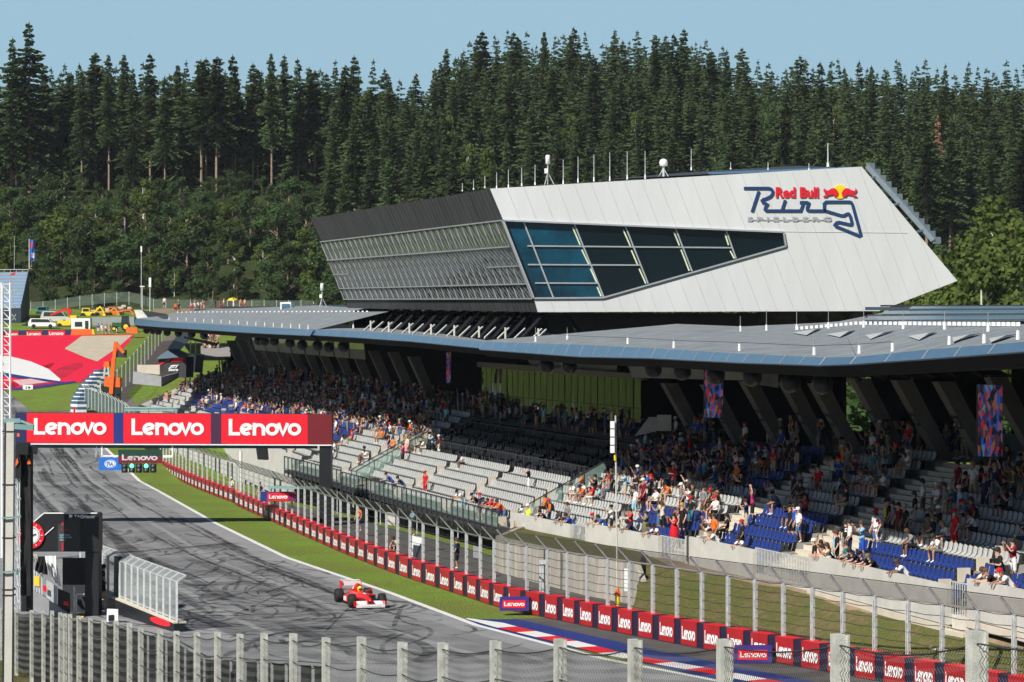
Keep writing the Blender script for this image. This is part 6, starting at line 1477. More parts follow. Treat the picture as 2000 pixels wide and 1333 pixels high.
for j in range(9):
    for i in range(n): m.v.append(tuple(P(58+i*2., 468+j*5.1, 494)+V((0, .25*math.sin(i*1.3+j*.5), -.02*i))))
m.f = [(j*n+i, j*n+i+1, (j+1)*n+i+1, (j+1)*n+i) for j in range(8) for i in range(n-1)]; m.m = [1 if j in (1,2) and i in (1,2) else 2 if (j in (5,6) and i in (2,3)) else 0 for j in range(8) for i in range(n-1)]
m.build('banner', [mat('banner_blue', (.03,.10,.42), .7), REDP, WTXT], fl, True)
tag(MB().tube(P(28,527,494), P(28,462,494), .05, .04, 5).build('thin_pole', STEEL), 'thin bare pole behind the blue seats of the far left stand', 'pole')
cloth('red_flag', 'red flag held up at the top row of the far left stand', 'flag', ((20,536),(30,531),(29,538),(19,541)), 493, REDP, 3)
# tall marker pole in front of the near seats and its cones
mp = thing('marker_pole', 'tall slim pole with stacked white boxes at its top, standing behind the debris fence', 'pole', tuple(P(1206,1180,122)))
m = MB(); m.tube(P(1206,1180,122), P(1202,812,122), .045, .045, 6); m.build('pole', CONCL, mp)
for i in range(4): m = MB(); y = 830+i*16; m.box(P(1196,y,121.9), (.20,.2,.34)); m.build('white_box', WTXT, mp)
m = MB(); m.tube(P(1201,888,121.95), P(1201.5,900,121.95), .06, .06, 6); m.build('yellow_band', YELLOW, mp); m = MB(); m.tube(P(1195,806,121.9), P(1195,822,121.9), .07, .07, 6); m.build('pole_cap', DGREY, mp)
cone = thing('hydrant', 'yellow and orange hydrant post behind the advertising barrier', 'hydrant', tuple(P(1206,1195,118))); m = MB(); m.tube(P(1206,1200,117), P(1206,1164,117), .12, .10, 8); m.build('post', YELLOW, cone); m = MB(); m.beam(P(1199,1161,117), P(1213,1161,117), .12, .1); m.lathe([(.12,-.1),(.08,.2),(.02,.3)], P(1206,1160,117), 8); m.build('head', ORANGE, cone)
dst = thing('distance_board', 'narrow white board of three stacked plates behind the debris fence', 'sign', tuple(P(1223,1160,124)))
for i in range(3): m = MB(); m.prism([P(1219,1138-i*15+ 17,123), P(1228,1138-i*15+17,123), P(1228,1138-i*15+3,123), P(1219,1138-i*15+3,123)], V((0,.06,0))); m.build('plate', WTXT, dst)
cb = thing('steel_gate_frame', 'tall narrow steel frame standing behind the debris fence near the retaining wall', 'frame', tuple(P(1064,1155,124)))
m = MB(); 
for x in (1055, 1060, 1068): m.beam(P(x,1163,124), P(x,1098,124), .10, .1)
m.beam(P(1053,1098,124), P(1070,1098,124), .2, .2); m.build('frame_tube', STEEL, cb); 
bb = thing('white_banner', 'leaning white board with a black streak beside the service road', 'board', tuple(P(815,1090,150))); m = MB(); m.prism([P(804,1090,150), P(818,1095,150), P(826,1050,150), P(805,1046,150)], V((0,.1,0))); m.build('board', WTXT, bb); m = MB(); m.beam(P(812,1092,149.9), P(822,1062,149.9), .12, .05); m.build('streak', BLACK, bb)
ws = thing('white_sign', 'blank white square sign fixed to the debris fence', 'sign', tuple(P(763,1020,150))); m = MB(); m.prism([P(754,1024,148), P(772,1028,148), P(772,1003,148), P(755,1000,148)], V((0,.06,0))); m.build('board', CONCL, ws)
eb = thing('equipment_box', 'grey metal cabinet behind the debris fence beside the service road', 'cabinet', tuple(P(929,1090,140))); m = MB(); m.prism([P(924,1089,139), P(935,1091,139), P(935,1069,139), P(924,1067,139)], V((0,.3,0))); m.build('cabinet', MIDG, eb)
fg = cloth('norway_flag', 'red flag with a blue and white cross hanging over the grandstand wall', 'flag', ((1173,1022),(1180,1023),(1179,1061),(1174,1059)), 140.0, REDP, 6)
m = MB(); m.prism([P(1173.4,1044,139.7), P(1180,1045,139.7), P(1180,1034,139.7), P(1173.4,1033,139.7)], V((0,.02,0)), 0); m.prism([P(1175.6,1061,139.66), P(1178,1061,139.66), P(1178,1022,139.66), P(1175.6,1022,139.66)], V((0,.02,0)), 0); m.prism([P(1173.4,1041.5,139.62), P(1180,1042.5,139.62), P(1180,1037,139.62), P(1173.4,1036,139.62)], V((0,.02,0)), 1); c_ = m.build('cross', [WTXT, mat('flag_blue', (.01,.03,.15), .6)], fg)

# ------------------------------------------------------------------ the red single seater
CARRED = mat('car_red_paint', (.70,.012,.012), .22, spec=.6, var=.03); CARW = mat('car_white_paint', (.82,.80,.80), .3, var=.03)
c0 = G(703, 1188); car = thing('racing_car', 'red open wheel racing car with white wings driving along the straight', 'racing car', (c0.x-.1, c0.y+1.7, .02), 0)
yaw = rad(196)                                  # local +Y is forward
ROOT[car.name] = Matrix.Identity(4)
def loft(mb, secs, m=0):                        # sections: (y, [(x,z)...])
    k = len(mb.v); n = len(secs[0][1])
    for y, pts in secs: mb.v += [(x, y, z) for x, z in pts]
    for j in range(len(secs)-1):
        for i in range(n): mb.f.append((k+j*n+i, k+j*n+(i+1) % n, k+(j+1)*n+(i+1) % n, k+(j+1)*n+i)); mb.m.append(m)
    mb.f += [tuple(k+i for i in range(n-1, -1, -1)), tuple(k+(len(secs)-1)*n+i for i in range(n))]; mb.m += [m, m]
def oval(w_, z0, z1, n=12): return [(w_*math.cos(i*6.2832/n), (z0+z1)/2+(z1-z0)/2*math.sin(i*6.2832/n)) for i in range(n)]
def cbuild(mb, nm, mm, par, smooth=False, bevel=0.):
    o = bpy.data.objects.new(nm, mb.mesh(nm, mm if isinstance(mm, list) else [mm], smooth)); COL.objects.link(o); o.parent = par
    if bevel: b_ = o.modifiers.new('bevel', 'BEVEL'); b_.width = bevel; b_.segments = 2
    return o
m = MB(); loft(m, [(2.35,oval(.07,.33,.44)),(2.0,oval(.14,.29,.50)),(1.3,oval(.20,.22,.58)),(.55,oval(.30,.14,.66)),(.1,oval(.34,.12,.66)),(-.4,oval(.33,.12,.60)),(-1.2,oval(.30,.12,.62)),(-2.1,oval(.14,.18,.50))]); cbuild(m, 'body', CARRED, car, True)
m = MB()
for s in (-1, 1):
    loft(m, [(.35,[(s*.34,.14),(s*.72,.14),(s*.72,.50),(s*.34,.54)]),(-.6,[(s*.30,.12),(s*.70,.12),(s*.66,.46),(s*.30,.52)]),(-1.5,[(s*.22,.12),(s*.42,.12),(s*.36,.34),(s*.22,.42)])])
cbuild(m, 'sidepod', CARRED, car, False, .05)
m = MB()
for s in (-1, 1): m.box((s*.53, .36, .32), (.32, .02, .28))
cbuild(m, 'intake', BLACK, car)
m = MB(); loft(m, [(-.28,oval(.13,.66,.98,10)),(-.5,oval(.14,.55,1.0,10)),(-1.2,oval(.08,.5,.86,10)),(-1.9,oval(.03,.4,.62,10))]); cbuild(m, 'engine_cover', CARRED, car, True); m = MB(); m.lathe([(0,0),(.09,0),(.10,.02)], (0,-.30,.86), 10, 0, 'Y'); cbuild(m, 'air_intake', BLACK, car)
m = MB(); m.lathe([(0,-.14),(.10,-.12),(.135,0),(.115,.09),(.06,.14),(0,.15)], (0,-.02,.74), 12); h = cbuild(m, 'driver_helmet', YELLOW, car, True); m = MB(); m.box((0,.11,.75), (.18,.06,.06)); cbuild(m, 'visor', BLACK, h)
m = MB(); m.box((0,2.15,.14), (1.40,.42,.03), rot=Matrix.Rotation(-.25,3,'X')); m.box((0,1.95,.25), (1.36,.24,.03), rot=Matrix.Rotation(-.6,3,'X')); m.box((0,2.37,.13),(1.40,.03,.15))
w_ = cbuild(m, 'front_wing', CARW, car); m = MB()
for s in (-1, 1): m.box((s*.71,2.1,.22), (.03,.55,.26)); m.box((s*.12,2.15,.28), (.03,.2,.22))
cbuild(m, 'endplate', CARRED, w_)
m = MB(); m.box((0,-2.15,.88), (.96,.34,.03), rot=Matrix.Rotation(-.35,3,'X')); m.box((0,-2.0,.86),(.96,.04,.22)); m.box((0,-2.28,1.0), (.96,.14,.03)); w_ = cbuild(m, 'rear_wing', CARW, car); m = MB()
for s in (-1, 1): m.box((s*.49,-2.15,.70), (.03,.5,.56))
m.box((0,-2.15,.55), (.9,.25,.03)); cbuild(m, 'endplate', CARRED, w_)
m = MB()
for s in (-1, 1):
    for y, x in ((1.55,.72),(-1.5,.70)):
        for dy in (-.2, .25): m.beam((s*.15,y+dy,.42), (s*(x-.05),y,.36), .03, .025); m.beam((s*.15,y+dy,.26), (s*(x-.05),y,.24), .03, .025)
cbuild(m, 'suspension', BLACK, car)
m = MB(); m.box((0,-.1,.06), (1.3,3.2,.03)); cbuild(m, 'floor_plank', BLACK, car)
m = MB(); 
for s in (-1, 1): m.beam((s*.2,.35,.66), (s*.42,.32,.74), .03, .03); m.box((s*.46,.32,.74), (.14,.06,.08))
cbuild(m, 'mirror', CARRED, car)
for s in (-1, 1):
    for y, x, wd in ((1.55,.74,.32),(-1.5,.72,.38)):
        r_ = .33; m = MB(); m.lathe([(.18,-wd/2),(r_-.03,-wd/2),(r_,-wd/2+.04),(r_,wd/2-.04),(r_-.03,wd/2),(.18,wd/2)], (s*x,y,r_), 22, 0, 'X'); wh = cbuild(m, 'wheel', RUBBER, car, True); m = MB(); m.lathe([(0,-wd/2+.03),(.18,-wd/2+.02),(.18,wd/2-.02),(0,wd/2-.03)], (s*x,y,r_), 14, 0, 'X'); cbuild(m, 'rim', MIDG, wh)
m = MB()
for q in (-1, 1): m.prism([(q*.705,.1,.20),(q*.705,-.5,.20),(q*.69,-.5,.40),(q*.70,.1,.42)], (q*.012,0,0)); m.prism([(q*.14,-.75,.72),(q*.12,-1.25,.62),(q*.09,-1.25,.72),(q*.12,-.75,.84)], (q*.012,0,0))
m.box((0,2.395,.13),(.9,.012,.05)); m.prism([(-.06,.9,.625),(.06,.9,.625),(.06,1.15,.60),(-.06,1.15,.60)], (0,0,.006)); cbuild(m, 'sponsor_patch', CARW, car)
car.rotation_euler = (0,0,yaw)
# ------------------------------------------------------------------ people
SKINS = [mat('skin_'+n, c, .55, var=.05, spec=.3) for n, c in (('fair',(.60,.34,.24)),('tan',(.46,.25,.16)),('brown',(.26,.14,.09)))]
HAIRS = {k: mat('hair_'+k, c, .7, var=.2) for k, c in (('black',(.02,.017,.015)),('brown',(.07,.04,.025)),('blond',(.40,.26,.12)),('grey',(.30,.29,.28)))}
CLO = {k: mat('cloth_'+k, c, .8, var=.10, spec=.15, vscale=4) for k, c in dict(white=(.76,.76,.74), black=(.018,.018,.02), navy=(.02,.03,.09), blue=(.025,.09,.42), red=(.60,.015,.025), orange=(.78,.17,.025), grey=(.22,.23,.24), teal=(.03,.20,.26), yellow=(.72,.58,.06), maroon=(.20,.012,.03), pink=(.62,.30,.30), magenta=(.45,.03,.16), olive=(.17,.17,.08), lime=(.70,.85,.06), beige=(.52,.42,.29), denim=(.09,.16,.30), sky=(.30,.58,.74), green=(.03,.30,.09), cream=(.68,.60,.46), brown=(.14,.08,.05)).items()}
SHOE = CLO['white']
def person_src(pose, longhair=False, cap=False, dress=False):
    """joint chains -> one continuous skinned body; facing +Y, origin at the feet (or at the tread in front of the seat)"""
    J = {}
    if pose in ('sit', 'sitphone'):
        J.update(pel=(0,.06,.50), spi=(0,.02,.70), che=(0,.02,.88), nec=(0,.04,1.03), hd0=(0,.06,1.10), hd1=(0,.07,1.25))
        for s, n in ((-1,'l'),(1,'r')):
            J['hip'+n]=(s*.10,.10,.48); J['kne'+n]=(s*.14,.50,.50); J['ank'+n]=(s*.14,.50,.09); J['toe'+n]=(s*.15,.66,.04); J['sho'+n]=(s*.19,.02,.94)
            if pose == 'sit': J['elb'+n]=(s*.27,.16,.72); J['wri'+n]=(s*.16,.38,.62)
            else: J['elb'+n]=(s*.24,.26,.80); J['wri'+n]=(s*.10,.40,1.06)
    elif pose == 'sitbent':
        J.update(pel=(0,.04,.50), spi=(0,.12,.68), che=(0,.24,.82), nec=(0,.33,.93), hd0=(0,.37,.99), hd1=(0,.43,1.12))
        for s, n in ((-1,'l'),(1,'r')): J['hip'+n]=(s*.10,.10,.48); J['kne'+n]=(s*.17,.50,.52); J['ank'+n]=(s*.14,.48,.09); J['toe'+n]=(s*.16,.63,.04); J['sho'+n]=(s*.18,.24,.87); J['elb'+n]=(s*.22,.42,.64); J['wri'+n]=(s*.08,.58,.58)
    elif pose == 'lean':
        J.update(pel=(0,-.12,.92), spi=(0,.04,1.08), che=(0,.20,1.20), nec=(0,.30,1.31), hd0=(0,.35,1.38), hd1=(0,.40,1.52))
        for s, n in ((-1,'l'),(1,'r')): J['hip'+n]=(s*.10,-.12,.90); J['kne'+n]=(s*.11,-.02,.48); J['ank'+n]=(s*.12,-.12,.09); J['toe'+n]=(s*.13,.04,.04); J['sho'+n]=(s*.19,.22,1.27); J['elb'+n]=(s*.28,.42,1.10); J['wri'+n]=(s*.14,.66,1.06)
    else:
        tw = .03
        J.update(pel=(0,0,.93), spi=(0,.01,1.12), che=(0,.0,1.30), nec=(0,.01,1.46), hd0=(0,.03,1.53), hd1=(0,.035,1.68))
        for s, n in ((-1,'l'),(1,'r')):
            J['hip'+n]=(s*.095,0,.90); J['kne'+n]=(s*.12,.03+.02*s,.49); J['ank'+n]=(s*.13,-.02+.05*s,.09); J['toe'+n]=(s*.15,.13+.05*s,.04); J['sho'+n]=(s*.19,0,1.38)
            if pose == 'stand': J['elb'+n]=(s*.26,-.02,1.10); J['wri'+n]=(s*.25,.12,.87)
            if pose == 'phone': J['elb'+n]=(s*.22,.24,1.24); J['wri'+n]=(s*.09,.40,1.52)
            if pose == 'cheer': J['elb'+n]=(s*.32,.06,1.60); J['wri'+n]=(s*.20,.10,1.86)
            if pose == 'folded': J['elb'+n]=(s*.26,.06,1.10); J['wri'+n]=(-s*.02,.22,1.14)
    Rd = dict(pel=(.155,.115), spi=(.135,.10), che=(.16,.115), nec=(.055,.055), hd0=(.085,.09), hd1=(.088,.10))
    for n in 'lr': Rd.update({'hip'+n:(.095,.095),'kne'+n:(.060,.060),'ank'+n:(.040,.040),'toe'+n:(.042,.03),'sho'+n:(.062,.062),'elb'+n:(.044,.044),'wri'+n:(.031,.031)})
    E = [('pel','spi'),('spi','che'),('che','nec'),('nec','hd0'),('hd0','hd1')]
    for n in 'lr': E += [('pel','hip'+n),('hip'+n,'kne'+n),('kne'+n,'ank'+n),('ank'+n,'toe'+n),('che','sho'+n),('sho'+n,'elb'+n),('elb'+n,'wri'+n)]
    names = list(J); idx = {k: i for i, k in enumerate(names)}
    me = bpy.data.meshes.new('tmp'); me.from_pydata([J[k] for k in names], [(idx[a], idx[b]) for a, b in E], []); o = bpy.data.objects.new('tmp', me); COL.objects.link(o)
    sk = o.modifiers.new('s', 'SKIN'); sk.use_smooth_shade = True; ss = o.modifiers.new('u', 'SUBSURF'); ss.levels = 1
    for k in names: 
        v = me.skin_vertices[0].data[idx[k]]; v.radius = Rd[k]; v.use_root = (k == 'pel')
    dg = bpy.context.evaluated_depsgraph_get(); me2 = bpy.data.meshes.new_from_object(o.evaluated_get(dg)); bpy.data.objects.remove(o); bpy.data.meshes.remove(me)
    vs = [v.co.copy() for v in me2.vertices]; ns = [v.normal.copy() for v in me2.vertices]; fs = [tuple(p.vertices) for p in me2.polygons]; bpy.data.meshes.remove(me2)
    JV = {k: V(J[k]) for k in names}
    def near(c):
        best = None
        for a, b in E:
            A, B = JV[a], JV[b]; t = max(0, min(1, (c-A).dot(B-A)/(B-A).length_squared)); d = (c-A.lerp(B, t)).length-.6*lerp(Rd[a][0], Rd[b][0], t)
            if best is None or d < best[0]: best = (d, a, b, t)
        return best[1:]
    shirt, short, shoe = [], [], []
    for i, f in enumerate(fs):
        c = sum((vs[j] for j in f), V())/len(f); a, b, t = near(c); k = a[:3]+b[:3]
        if k in ('pelspi','spiche','chesho') or (k == 'chenec' and t < .55) or (k == 'shoelb' and t < .75): shirt.append(i)
        elif k in ('pelhip',) or (k == 'hipkne' and t < (.95 if not dress else .8)): short.append(i)
        elif k == 'anktoe' or (k == 'kneank' and t > .88): shoe.append(i)
    body = MB(); body.v = [tuple(v) for v in vs]; body.f = list(fs); ssh = set(shoe); body.m = [1 if i in ssh else 0 for i in range(len(fs))]
    # hands: palm, four unequal fingers and a thumb from the side of the palm
    for n, s in (('l',-1),('r',1)):
        w_, e = JV['wri'+n], JV['elb'+n]; d = (w_-e).normalized(); sd = V((0,0,1)).cross(d); sd = sd.normalized() if sd.length > .1 else V((1,0,0)); up = d.cross(sd)
        body.beam(w_-d*.01, w_+d*.09, .078, .03, 0, tuple(up))
        for q, l in ((-.029,.058),(-.0095,.075),(.010,.082),(.029,.072)): r0 = w_+d*.085+sd*q; k1 = r0+d*l*.6-up*.008; body.tube(r0, k1, .0095, .008, 4); body.tube(k1, r0+d*l-up*.03, .008, .006, 4)
        r0 = w_+d*.025+sd*.036*(-s); k1 = r0+d*.03+sd*.032*(-s); body.tube(r0, k1, .011, .009, 4); body.tube(k1, k1+d*.03-up*.008, .009, .007, 4)
    h0, h1 = JV['hd0'], JV['hd1']; ax = (h1-h0).normalized(); fw_ = V((0,1,0)); fw_ = (fw_-ax*fw_.dot(ax)).normalized(); sd = ax.cross(fw_); hc = h0.lerp(h1, .42)
    f0 = hc+fw_*.098
    body.add([f0+ax*.025+fw_*.0, f0-ax*.02+sd*.016, f0-ax*.02-sd*.016, f0-ax*.015+fw_*.026], [(0,1,3),(0,3,2),(1,2,3)])
    for s in (-1, 1):
        body.box(hc+sd*s*.092-ax*.005, (.02,.03,.05)); e = hc+fw_*.096+sd*s*.033+ax*.03; body.add([e-sd*.012-ax*.007, e+sd*.012-ax*.007, e+sd*.012+ax*.007, e-sd*.012+ax*.007], [(0,1,2,3)], 2)
    e = hc+fw_*.099-ax*.05; body.add([e-sd*.025-ax*.005, e+sd*.025-ax*.005, e+sd*.02+ax*.005, e-sd*.02+ax*.005], [(0,1,2,3)], 2)
    def shell(fl, d, skirt=False):
        m = MB(); mp = {}
        for i in fl:
            g = []
            for j in fs[i]:
                if j not in mp: mp[j] = len(m.v); m.v.append(tuple(vs[j]+ns[j]*d))
                g.append(mp[j])
            m.f.append(tuple(g)); m.m.append(0)
        return m
    sh = shell(shirt, .016); sr = shell(short, .014)
    if dress:
        p = JV['pel']; m = MB(); m.lathe([(.17,.22),(.20,.05),(.27,-.38),(.26,-.40)], p, 12); sr.add(m.v, m.f)
    hm = MB(); tp_ = h0.lerp(h1, .62); n = 10; prof = [(.108,-.035),(.118,.02),(.112,.07),(.085,.115),(.04,.14),(0,.146)]
    if cap: prof = [(.116,.01),(.120,.05),(.108,.10),(.075,.135),(0,.146)]
    for (r_, z) in prof:
        for i in range(n):
            a = i*6.2832/n; back = .5-.5*math.sin(a); hm.v.append(tuple(tp_+sd*(r_*.92*math.cos(a))+fw_*(r_*1.05*math.sin(a))+ax*(z-(.07*back if not cap and r_ > .1 and z < 0.03 else 0)+(.03*(1-back) if z < 0 else 0))))
    k = len(prof); hm.f = [(j*n+i, j*n+(i+1) % n, (j+1)*n+(i+1) % n, (j+1)*n+i) for j in range(k-1) for i in range(n)]; hm.m = [0]*len(hm.f)
    if longhair: 
        b0 = tp_-fw_*.07; loft_ = [(b0+sd*.09+ax*.03, b0-sd*.09+ax*.03), (b0+sd*.12-ax*.12-fw_*.03, b0-sd*.12-ax*.12-fw_*.03), (b0+sd*.10-ax*.32-fw_*.07, b0-sd*.10-ax*.32-fw_*.07)]
        for (a, b), (c, d) in zip(loft_, loft_[1:]): hm.add([a, b, d, c, a-fw_*.05, b-fw_*.05, d-fw_*.05, c-fw_*.05], [(0,1,2,3),(7,6,5,4),(0,3,7,4),(1,5,6,2)])
    if cap: c = tp_+fw_*.11+ax*.02; hm.add([c-sd*.08, c+sd*.08, c+sd*.06+fw_*.09-ax*.02, c-sd*.06+fw_*.09-ax*.02], [(0,1,2,3)])
    pb = body.mesh('person', [SKINS[0], SHOE, HAIRS['black']], True); return pb, sh.mesh('shirt', [CLO['white']], True), sr.mesh('dress_skirt' if dress else 'shorts', [CLO['white']], True), hm.mesh('cap' if cap else 'hair', [HAIRS['black']], True)
SRC = {}
def src(*k):
    if k not in SRC: SRC[k] = person_src(*k)
    return SRC[k]
PCNT = {}
def person(loc, yaw, pose, shirt, shorts, hair='brown', cap=None, label=None, group=None, skin=None, dress=False, longhair=False, s=1.0, parts=True):
    b, sh, sr, hm = src(pose, longhair, cap is not None, dress)
    if parts:
        o = bpy.data.objects.new('person', b); COL.objects.link(o)
        o.material_slots[0].link = 'OBJECT'; o.material_slots[0].material = SKINS[skin if skin is not None else rnd.choice((0,0,0,1,1,2))]
        for me, mm in ((sh, CLO.get(shirt)), (sr, CLO[shorts]), (hm, CLO[cap] if cap else HAIRS[hair])):
            if mm is None: continue
            c = bpy.data.objects.new(me.name.split('.')[0], me); COL.objects.link(c); c.parent = o; c.material_slots[0].link = 'OBJECT'; c.material_slots[0].material = mm
    o.location = loc; o.rotation_euler = (0, 0, yaw); o.scale = (s, s, s)
    return tag(o, label, 'person', group)
TRK = math.atan2(-BL[6].n.y, -BL[6].n.x)-math.pi/2      # facing the track
POSEH = dict(stand=1.70, phone=1.70, cheer=1.70, folded=1.70, sit=1.25, sitphone=1.25, sitbent=1.10, lean=1.5)
def seat_at(px, py, pose):
    """row of the stand whose standing or sitting head shows at (px, py)"""
    best = None
    for bi, B in enumerate(BL):
        if not (B.px0-60 < px < B.px1+90): continue
        for r in range(B.rows+4):
            rr = min(r, B.rows); off = TR*r+(.12 if pose not in ('sit','sitbent','sitphone') else .30)+(2.2*(r-B.rows) if r > B.rows else 0)
            if pose == 'lean': 
                if r > 0: continue
                off = .42
            lo, hi = -3., B.L+3.
            # solve u for the column
            for _ in range(40):
                mid = (lo+hi)/2; q = B.pt(mid, off, RI*rr)
                if 1000+q.x*FPX/q.y < px: lo = mid
                else: hi = mid
            if not -.6 <= lo <= B.L+.6: continue
            q = B.pt(lo, off, RI*rr); yy = HZ+(CAMH-q.z-POSEH[pose])*FPX/q.y
            e = abs(yy-py)
            if best is None or e < best[0]: best = (e, q, bi, r)
    return best
WHERE = {0:'far end seats',1:'far block',2:'block behind gantry',3:'seats beside gantry leg',4:'white terrace block',5:'block by glass rail',6:'block before second gate',7:'blue middle block',8:'wide blue block',9:'nearest right block'}
PL = [ # head x, head y, pose, shirt, shorts, hair or cap, extra words
 (656,814,'stand','white','blue','black',''),(660,836,'sit','orange','grey','brown',''),(669,834,'sit','white','beige','brown',''),(688,825,'sit','red','green','cap:red','with green trousers'),(700,828,'sit','navy','denim','cap:white',''),(653,861,'sit','white','navy','brown',''),(650,877,'sit','white','black','black',''),
 (746,834,'sit','orange','beige','blond',''),(755,829,'stand','navy','black','brown',''),(759,840,'stand','black','blue','black',''),(769,850,'sit','orange','black','brown',''),(787,836,'phone','magenta','black','brown','raising a phone'),(795,834,'stand','cream','pink','L:blond','in a pale dress'),(713,877,'sit','white','black','black',''),(721,877,'sitbent','white','white','brown',''),(823,852,'sit','black','black','brown',''),(833,854,'sitbent','white','cream','blond',''),(845,828,'phone','sky','black','brown',''),(858,832,'stand','maroon','white','cap:white',''),(890,838,'stand','navy','grey','black',''),
 (908,888,'sitbent','white','black','cap:navy','with a blue bag'),(765,913,'lean','blue','black','cap:black',''),(787,923,'lean','navy','denim','black',''),(831,927,'stand','red','red','cap:red','in an all red outfit'),(903,952,'lean','white','sky','cap:black',''),(938,956,'stand','navy','black','cap:red',''),(933,965,'lean','black','navy','cap:navy',''),(955,965,'lean','navy','denim','cap:black',''),(962,971,'lean','red','black','brown',''),(982,980,'lean','orange','denim','brown',''),(973,981,'lean','red','navy','cap:red',''),(1033,915,'phone','black','white','cap:navy','filming with a phone'),(1032,989,'stand','lime','black','cap:white','in a bright yellow vest'),(1021,994,'sit','white','magenta','cap:white',''),
 (1073,970,'stand','orange','navy','cap:red','with a backpack'),(1066,973,'sit','orange','black','brown',''),(1064,986,'lean','black','navy','black',''),(1108,979,'stand','grey','black','brown',''),(1105,1002,'lean','black','black','brown',''),(1118,1006,'lean','blue','denim','black',''),(1127,939,'sitbent','white','white','brown',''),(1141,938,'sit','white','pink','black',''),(1143,957,'sitbent','orange','grey','cap:navy','bending forward'),(1159,948,'sit','red','white','black',''),(1172,943,'sit','sky','black','brown',''),(1195,925,'stand','black','black','brown',''),(1195,977,'phone','white','black','cap:black',''),(1171,1001,'lean','grey','denim','cap:red',''),(1182,1004,'lean','blue','black','black',''),(1215,1011,'lean','cream','beige','cap:black',''),(1232,990,'phone','red','navy','black',''),(1238,1015,'lean','navy','black','black',''),(1262,1002,'phone','olive','olive','brown','in an olive dress, arms raised'),(1280,1026,'lean','blue','navy','black',''),(1258,961,'sit','pink','pink','brown',''),(1283,954,'sit','white','black','black',''),(1287,977,'phone','grey','denim','black',''),(1294,988,'cheer','cream','black','brown','both arms raised'),
 (1325,977,'phone','pink','pink','L:blond','in a red and white dress'),(1350,979,'stand','black','teal','cap:red','in teal shorts'),(1345,950,'phone','white','navy','black',''),(1387,956,'phone','white','beige','brown','filming, in beige shorts'),(1317,1014,'phone','red','red','L:black','in a short red dress'),(1333,1015,'stand','black','black','blond','with fair hair'),(1287,1040,'lean','white','navy','black','reaching over the wall'),(1387,1024,'sitphone','white','grey','black',''),(1402,1040,'lean','white','black','cap:black',''),(1395,1010,'stand','orange','brown','brown',''),(1422,986,'sit','black','olive','L:black','with long dark hair'),(1458,974,'phone','navy','beige','black',''),(1450,1024,'stand','black','black','cap:red',''),(1453,1042,'lean','white','grey','black',''),
 (1544,990,'stand','black','black','cap:black',''),(1552,990,'stand','blue','black','L:black',''),(1560,1020,'stand','white','denim','cap:white',''),(1567,1018,'phone','beige','denim','blond',''),(1576,1022,'stand','black','black','brown',''),(1573,1042,'stand','black','denim','black','in a black top and jeans'),(1556,1069,'lean','white','white','cap:white',''),(1605,1008,'cheer','orange','black','black',''),(1616,1010,'phone','cream','cream','L:brown','in a pale dress'),(1632,1010,'stand','sky','white','brown',''),(1635,1033,'stand','black','black','brown',''),(1617,1053,'lean','white','white','black',''),(1622,1067,'lean','black','maroon','black',''),(1656,1053,'sit','teal','black','brown',''),(1676,1078,'lean','black','black','black',''),(1694,1083,'lean','navy','black','cap:black',''),(1711,1083,'lean','black','olive','cap:olive',''),(1770,1107,'lean','white','navy','brown',''),(1591,975,'stand','black','black','cap:white',''),
 (1790,1038,'sitbent','grey','black','brown',''),(1839,1047,'sitbent','white','grey','black',''),(1865,1001,'stand','red','red','cap:red','in an all red outfit'),(1712,997,'stand','white','denim','cap:red','in a red cap'),(1732,984,'stand','yellow','black','black',''),(1745,982,'stand','grey','black','brown',''),(1756,988,'stand','maroon','brown','black',''),(1768,988,'stand','black','black','cap:beige',''),(1787,961,'stand','black','white','brown',''),(1835,1004,'phone','black','denim','cap:white',''),(1875,953,'stand','sky','grey','cap:white',''),(1830,943,'folded','white','olive','cap:white',''),(1846,950,'stand','grey','beige','brown',''),(1684,936,'phone','sky','blue','brown',''),(1803,900,'stand','white','brown','black',''),(1871,912,'stand','maroon','maroon','black',''),(1889,934,'sit','maroon','navy','black',''),(1898,988,'stand','maroon','navy','black','with a dark backpack'),(1909,1015,'sitbent','white','black','brown',''),(1956,1042,'sit','white','sky','L:brown',''),(1979,1029,'phone','maroon','white','black','raising a phone'),(1934,1099,'lean','white','black','brown',''),(1945,1103,'lean','black','navy','cap:brown',''),(1974,1114,'lean','white','orange','cap:red',''),(1950,890,'folded','black','white','black','in white trousers'),(1736,907,'stand','black','navy','cap:black',''),(1712,940,'stand','maroon','white','brown',''),(1660,968,'stand','white','navy','black',''),(1508,936,'phone','white','olive','black',''),(1470,910,'cheer','magenta','black','brown',''),(1240,935,'stand','white','sky','black',''),(1257,940,'stand','maroon','maroon','cap:white',''),
 (327,748,'sit','orange','white','brown',''),(334,742,'sit','black','pink','black',''),(310,770,'stand','navy','denim','brown',''),(330,768,'stand','black','black','brown',''),(347,760,'sit','grey','black','brown',''),(396,773,'sit','pink','brown','brown',''),(404,773,'sit','cream','black','cap:white',''),(424,768,'stand','white','beige','brown',''),(432,764,'stand','cream','black','cap:white',''),(461,778,'stand','white','black','cap:white',''),(480,782,'sit','red','white','brown',''),(486,792,'sit','white','white','blond',''),(494,788,'sit','pink','black','black',''),(508,788,'sit','black','navy','blond',''),(513,789,'sit','cream','navy','brown',''),(567,796,'stand','teal','white','brown',''),
 (1237,815,'folded','black','sky','black','lit by a patch of sun on the concourse'),(1652,880,'stand','black','grey','black','with a white number on the back')]
CONDE = dict(sit='sitting', sitbent='sitting bent forward', sitphone='sitting holding a phone up', stand='standing', phone='standing with hands raised to the face', cheer='standing with arms up', folded='standing with arms folded', lean='leaning over the front rail')
used = {}; PEOPLE = []
